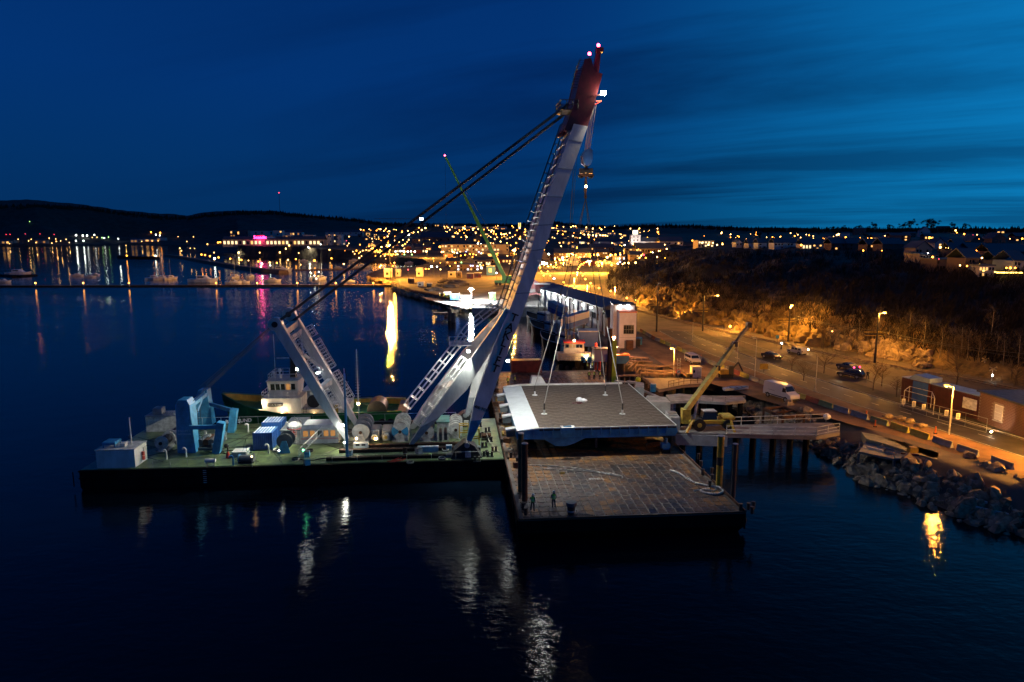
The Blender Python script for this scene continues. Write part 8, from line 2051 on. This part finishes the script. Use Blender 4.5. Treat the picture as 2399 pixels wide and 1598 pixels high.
for l in allL:
    px, py = l[0], l[1]; s_ = l[2] if len(l) > 2 else 0; k = l[3] if len(l) > 3 else ''
    p0 = hit(px, py); D0 = p0.xy.length; ph = 6 if D0 < 2200 else 8
    if D0 > 2500: ph = 10
    p1 = hit(px, min(py+FPX*ph/max(D0,100), 800)); 
    if p1.z < .5: p1.z = .6
    hh_ = max(2.0, hat(py, p1.y)-p1.z)
    key = (zone(px,py), CN[k]); zc_[key] = zc_.get(key,0)+1
    P = thing('street_lamp','%s lamp %s, %s such from the left' % (CN[k], zone(px,py), ordn(zc_[key]-1)),'lamp post',p1,0,'lamps of the town and shore')
    o = link('lamp_pole', poleme, P); D1 = p1.xy.length; o.scale = (max(1,D1/450),)*2+(hh_-.1,)
    r = min(D1*(.00058+.00036*s_)*(.62 if px < 470 else 1), 2.2)
    o = link('lamp_glass', glassme[k], P, (0,-r*.2,hh_)); o.scale = (r,)*3
    o = link('lamp_hood', armme, P, (0,0,hh_+r*1.05)); o.scale = (r*2.2,r*2,1)
    NL += 1
for nm_,mk_,lab_ in (('distant_street_lights','o','countless small orange street lights scattered through the town'),('distant_window_lights','','countless small warm lights scattered over the town and hill')):
    m = MB(); rr_ = random.Random(nm_)
    for q in range(230):
        px_ = rr_.uniform(840,1560); py_ = min(632, 532+abs(rr_.gauss(0,1))*42+(8 if px_ < 960 else 0))
        if 1025 < px_ < 1195 and 570 < py_ < 600: continue
        if q > 195: px_ = rr_.uniform(1640,2399); py_ = rr_.uniform(548,610 if px_ > 2100 else 578)
        w = hit(px_,py_); r = w.xy.length*rr_.uniform(.00025,.0009); m.ball((w.x,w.y-1,w.z+rr_.uniform(2,5)), min(r,1.6), 5, 4)
    tag(m.build(nm_, EM[mk_]), lab_, 'lights', kind='stuff')
for i,px in enumerate((84,196,303,507,603,697,787,875)):
    P = thing('pier_lamp','small orange lamp on the long floating pier, %s from the left' % ordn(i),'lamp post',W(px,671,.75),0,'lamps on the floating pier'); h = 1.9
    MB().tube((0,0,0),(0,0,h),.09,n=5).build('lamp_pole', M_whitec, P); MB().ball((0,-.1,h),.42,7,5).build('lamp_glass', E_sod, P)
# construction crane with a white lit sign on the ridge
g_ = hit(988,540); TC = thing('tower_crane','thin tower crane on the ridge with a white lit cab sign','crane',g_); u_ = g_.xy.length/FPX
z2 = hat(513,g_.y)-g_.z; MB().box(-.8,.8,-.8,.8,0,z2+3).build('crane_mast', M_red, TC); MB().box(-108*u_,28*u_,-.6,.6,z2,z2+1.0).build('crane_jib', M_red, TC); MB().box(-4*u_,4*u_,-2,-1,z2-3*u_,z2+3*u_).build('lit_sign', emit('white_sign_glass',(.95,1,1),6), TC)
g_ = hit(657,520); P = thing('hill_beacon','tiny red beacon mast on top of the left hill','beacon',g_); MB().tube((0,0,0),(0,0,90),.8,.5,5).build('beacon_mast', M_dark, P); MB().ball((0,0,92),1.6,6,4).build('beacon_light', MATS['small_red_glass'], P)
# strings of garden lights on the hill houses
for i,(pts,lab) in enumerate((([(1910,430),(1985,433)],'upper left light string on the hill terrace'),([(2010,428),(2095,431)],'upper right light string on the hill terrace'),([(2010,485),(2060,480),(2120,495),(2320,507)],'long lower light string along the hill terrace edge'),([(1948,243),(1998,240)],'warm light string under the first A-roof'),([(2103,245),(2160,242)],'warm light string under the second A-roof'),([(2145,152),(2195,155)],'short light string high on the hill'),([(1820,286),(1890,289)],'light string along a low roof edge'),([(2210,288),(2265,288)],'light string on the white terrace house'),([(2140,298),(2195,302)],'light string just below the white terrace house'))):
    w = [hit(1700+a_/3.368, 500+b_/3.368)+Vector((0,-.8,.8)) for a_,b_ in pts]; P = thing('light_string',lab,'string lights',w[0])
    for a_, b_ in zip(w[:-1], w[1:]): MB().tube(a_-w[0], b_-w[0], .16, n=4).build('light_cord', emit('string_light_glass',(1,.6,.12),7), P)
# lit slopes under the hotel
for px,py,e in ((560,598,5000),(615,600,7000),(725,588,9000),(700,600,5000),(745,598,5000)):
    g_ = hit(px,py); P = thing('path_lamp','path lamp on the lawn below the hotel near %s' % {560:'its left end',615:'the pink reflection',725:'the middle gable',700:'the low mound',745:'the marina steps'}[px],'lamp post',g_); MB().tube((0,0,0),(0,0,3.4),.1,n=5).build('lamp_pole', M_dark, P); MB().ball((0,0,3.5),.5,6,4).build('lamp_glass', E_warm, P); lamp('POINT','path_light',(0,-1,4.5),e,(1,.8,.45),P,.3)
# lamps added at the street clusters to spread an orange glow over the town
for i,(px,py,e) in enumerate(((1320,640,9000),(1352,670,12000),(1345,690,9000),(1380,640,9000),(1410,640,14000),(1300,625,9000),(1275,640,6000),(1440,718,9000),(1375,712,6000),(1400,612,20000),(1430,615,16000),(1340,612,14000),(890,588,16000),(1060,604,14000),(1150,604,14000),(1000,604,10000))):
    g_ = hit(px,py); P = thing('street_lamp','added strong orange lamp for the town glow, %s of these from the left' % ordn(sorted([1320,1352,1345,1380,1410,1300,1275,1440,1375,1400,1430,1340,890,1060,1150,1000]).index(px)),'lamp post',g_,0,'added glow lamps of the town'); MB().tube((0,0,0),(0,0,7),.12,n=5).build('lamp_pole', M_dark, P); MB().ball((0,0,7.1),min(.9,g_.xy.length*.0012),6,4).build('lamp_glass', E_sod, P); lamp('POINT','lamp_light',(0,-.8,6),e*8,SOD,P,.4)
# ================================================================== trees and scrub
def tree_me(seed, h=7, dens=26, spread=.38, rad=.09):
    rr_ = random.Random(seed); tr = MB(); cr_ = MB(); top = Vector((rr_.uniform(-.4,.4),rr_.uniform(-.4,.4),h*.8)); mid = Vector((rr_.uniform(-.2,.2),rr_.uniform(-.2,.2),h*.4))
    tr.tube((0,0,-.4),mid,rad*1.2,rad,6).tube(mid,top,rad,rad*.35,5)
    for k in range(dens):
        f = rr_.uniform(.28,1); b_ = mid.lerp(top, (f-.5)*2) if f > .5 else Vector().lerp(mid, f*2); a_ = rr_.uniform(0,6.28); L = h*spread*(1.15-f*.6)*rr_.uniform(.6,1.1)
        e_ = b_+Vector((math.cos(a_)*L, math.sin(a_)*L, L*rr_.uniform(.5,1.1))); cr_.tube(b_,e_,rad*.28,rad*.1,3)
        for q in range(6):
            g2 = b_.lerp(e_, rr_.uniform(.3,1)); a2 = rr_.uniform(0,6.28); l2 = L*rr_.uniform(.2,.5); e2 = g2+Vector((math.cos(a2)*l2,math.sin(a2)*l2,l2*rr_.uniform(.3,1.2)))
            cr_.tube(g2,e2,rad*.12,rad*.05,3)
            for z in range(2):
                a3 = rr_.uniform(0,6.28); l3 = l2*.6; g3 = g2.lerp(e2,rr_.uniform(.4,1)); cr_.tube(g3,g3+Vector((math.cos(a3)*l3,math.sin(a3)*l3,l3*.7)),rad*.07,rad*.03,3)
    return tr, cr_
tms = []
for i in range(4):
    a_, b_ = tree_me(50+i, 8, 24, .30); tms.append((a_.build('trunk', M_birch, mesh_only=True), b_.build('crown', M_wood, mesh_only=True)))
bush = []
for i in range(4):
    a_, b_ = tree_me(90+i, 3.6, 26, .55, .07); bush.append((a_.build('trunk', M_wood, mesh_only=True), b_.build('crown', mat('ochre_twigs',(.09,.06,.03),.9), mesh_only=True)))
def tree(lab, w, s_, i, kind=0, group=None, cat='tree'):
    P = thing('birch_tree' if kind == 0 else 'bare_bush', lab, cat, w, R.uniform(0,6), group); src = (tms if kind == 0 else bush)[i % 4]
    link('trunk', src[0], P); link('crown', src[1], P); P.scale = (s_,s_,s_)
bt = [(1900,780),(1935,790),(1945,815),(1963,812),(1976,818),(1990,815),(2012,806),(2030,822),(2080,818),(2098,826),(2120,834),(2160,838),(2165,800),(2200,847),(2235,850),(2250,843),(2265,850),(2290,852),(2320,800),(2350,855),(2385,860),(2130,800),(2060,790),(1880,770),(1860,765),(2335,830)]
for i,(px,py) in enumerate(bt): tree('slender bare birch at the hill foot, %s from the left' % ordn(sorted(bt).index((px,py))), hit(px,py), R.uniform(.55,.95), i, 0, 'birches along the hill foot')
rr_ = random.Random(12); bs = sorted([(rr_.uniform(1500,2390), rr_.uniform(-46,-4)) for _ in range(60)])
for i,(px,dy) in enumerate(bs):
    py = np.interp(px,[1500,1700,1950,2200,2399],[735,775,830,876,915])+dy; tree('bare scrub bush on the slope above the railway, %s from the left' % ordn(i), hit(px,py), rr_.uniform(.7,1.5), i, 1, 'bushes on the slope', 'bush')
for i,(px,py,s_) in enumerate(((1882,892,.9),(2045,915,1.3),(2065,905,1.0),(1930,875,1.2),(1855,868,.8),(2240,905,1.6),(2100,930,.9))): tree('bare bush on the parking ground, %s from the left' % ordn(sorted([1882,2045,2065,1930,1855,2240,2100]).index(px)), G3(px,py), s_, i, 1, 'bushes on the parking ground', 'bush')
sk = [(915,140,1.6),(880,150,1.3),(1050,130,1.4),(1130,135,1.2),(1170,115,1.6),(1290,120,1.3),(1400,115,1.5),(1460,105,1.9),(1590,100,1.8),(1640,100,1.8),(1790,110,1.4),(1890,115,1.3),(700,150,1.5),(740,155,1.4),(840,135,1.3),(330,170,2.0),(260,185,1.6),(480,250,1.1),(1030,260,1.1),(1230,250,1.0),(1620,130,1.6),(2030,170,1.2),(2290,140,1.3),(560,160,1.2),(2300,280,1.0),(1100,190,1.3)]
lf = MB(); rr_ = random.Random(40)
def leafy(seed):
    rr_ = random.Random(seed); m = MB()
    for c in range(16):
        cc_ = Vector((rr_.gauss(0,1.7),rr_.gauss(0,1.7),5+rr_.gauss(0,1.3)))
        for k in range(55):
            d = Vector((rr_.gauss(0,1),rr_.gauss(0,1),rr_.gauss(0,.8))).normalized()*rr_.uniform(.3,1.35); p = cc_+d; u1 = Vector((rr_.uniform(-1,1),rr_.uniform(-1,1),rr_.uniform(-1,1))).normalized()*.3; v1 = u1.cross(d).normalized()*.2
            m.add([p-u1,p+v1,p+u1,p-v1],[(0,1,2,3)])
    return m
M_leaf = mat('dark_evergreen_leaves',(.025,.04,.02),.9,var=.3); lms = [leafy(200+i).build('crown', M_leaf, mesh_only=True) for i in range(3)]; tk = MB().tube((0,0,-1),(0,0,5),.3,.15,6).build('trunk', M_wood, mesh_only=True)
for i,(a_,b_,s_) in enumerate(sk):
    w = hit(1700+a_/3.368, 500+b_/3.368+6); D_ = w.xy.length; P = thing('round_tree','dark round-crowned tree among the hill houses, %s from the left' % ordn(sorted(q[0] for q in sk).index(a_)),'tree',w,i,'trees among the hill houses'); link('trunk', tk, P); link('crown', lms[i % 3], P); P.scale = (s_*max(1,D_/420)*.34,)*3
# woodland scrub covering the hill as one mass, and forest edge on the far ridges
m = MB(); rr_ = np.random.default_rng(3); n = 4800
px_ = rr_.uniform(1425,2500,n); f_ = rr_.uniform(0,.86,n)
top_ = np.interp(px_,[1425,1480,1560,1700,2000,2500],[640,610,592,590,595,620]); bot_ = np.interp(px_,[1425,1500,1700,1950,2200,2500],[690,728,768,822,868,930]); py_ = top_+(bot_-top_)*f_
for a_, b_ in zip(px_, py_):
    w = hit(a_, b_); s0 = R.uniform(.8,2.0)*(1+w.xy.length/500)
    for k in range(5):
        an = R.uniform(0,6.28); d = Vector((math.cos(an)*.5*s0, math.sin(an)*.5*s0, s0*R.uniform(.6,1.3))); c = w+Vector((R.uniform(-1,1),R.uniform(-1,1),-.1)); t_ = .035*s0
        m.add([c+Vector((-t_,0,0)),c+Vector((t_,0,0)),c+d],[(0,1,2)]); m.add([c+d*.4,c+d*.4+Vector((0,t_,t_)),c+d*.5+Vector((-d.y*.7,d.x*.7,d.z*.5))],[(0,1,2)])
tag(m.build('hillside_scrub', mat('scrub_twigs',(.022,.018,.015),1.0,spec=.1)), 'dense bare scrub covering the dark hillside', 'scrub', kind='stuff')
m = MB()
for k in range(2600):
    px = R.uniform(-60,2460); yb = np.interp(px, [p for p,q in SKYL],[q for p,q in SKYL]); w = hit(px, yb+R.uniform(.3,5)); s0 = R.uniform(7,15); 
    m.add([w+Vector((-s0*.35,0,-2)),w+Vector((s0*.35,0,-2)),w+Vector((0,0,s0))],[(0,1,2)]); m.add([w+Vector((0,-s0*.3,-2)),w+Vector((0,s0*.3,-2)),w+Vector((0,0,s0*.9))],[(0,1,2)])
tag(m.build('forest_treeline', mat('far_forest',(.02,.022,.02),1.0)), 'dark forest edge along the distant ridges', 'forest', kind='stuff')
# angular rock outcrops of the lit cliff
CL = thing('cliff_rocks','angular granite outcrops of the orange lit cliff above the railway','rocks',(0,0,0)); rr_ = random.Random(66)
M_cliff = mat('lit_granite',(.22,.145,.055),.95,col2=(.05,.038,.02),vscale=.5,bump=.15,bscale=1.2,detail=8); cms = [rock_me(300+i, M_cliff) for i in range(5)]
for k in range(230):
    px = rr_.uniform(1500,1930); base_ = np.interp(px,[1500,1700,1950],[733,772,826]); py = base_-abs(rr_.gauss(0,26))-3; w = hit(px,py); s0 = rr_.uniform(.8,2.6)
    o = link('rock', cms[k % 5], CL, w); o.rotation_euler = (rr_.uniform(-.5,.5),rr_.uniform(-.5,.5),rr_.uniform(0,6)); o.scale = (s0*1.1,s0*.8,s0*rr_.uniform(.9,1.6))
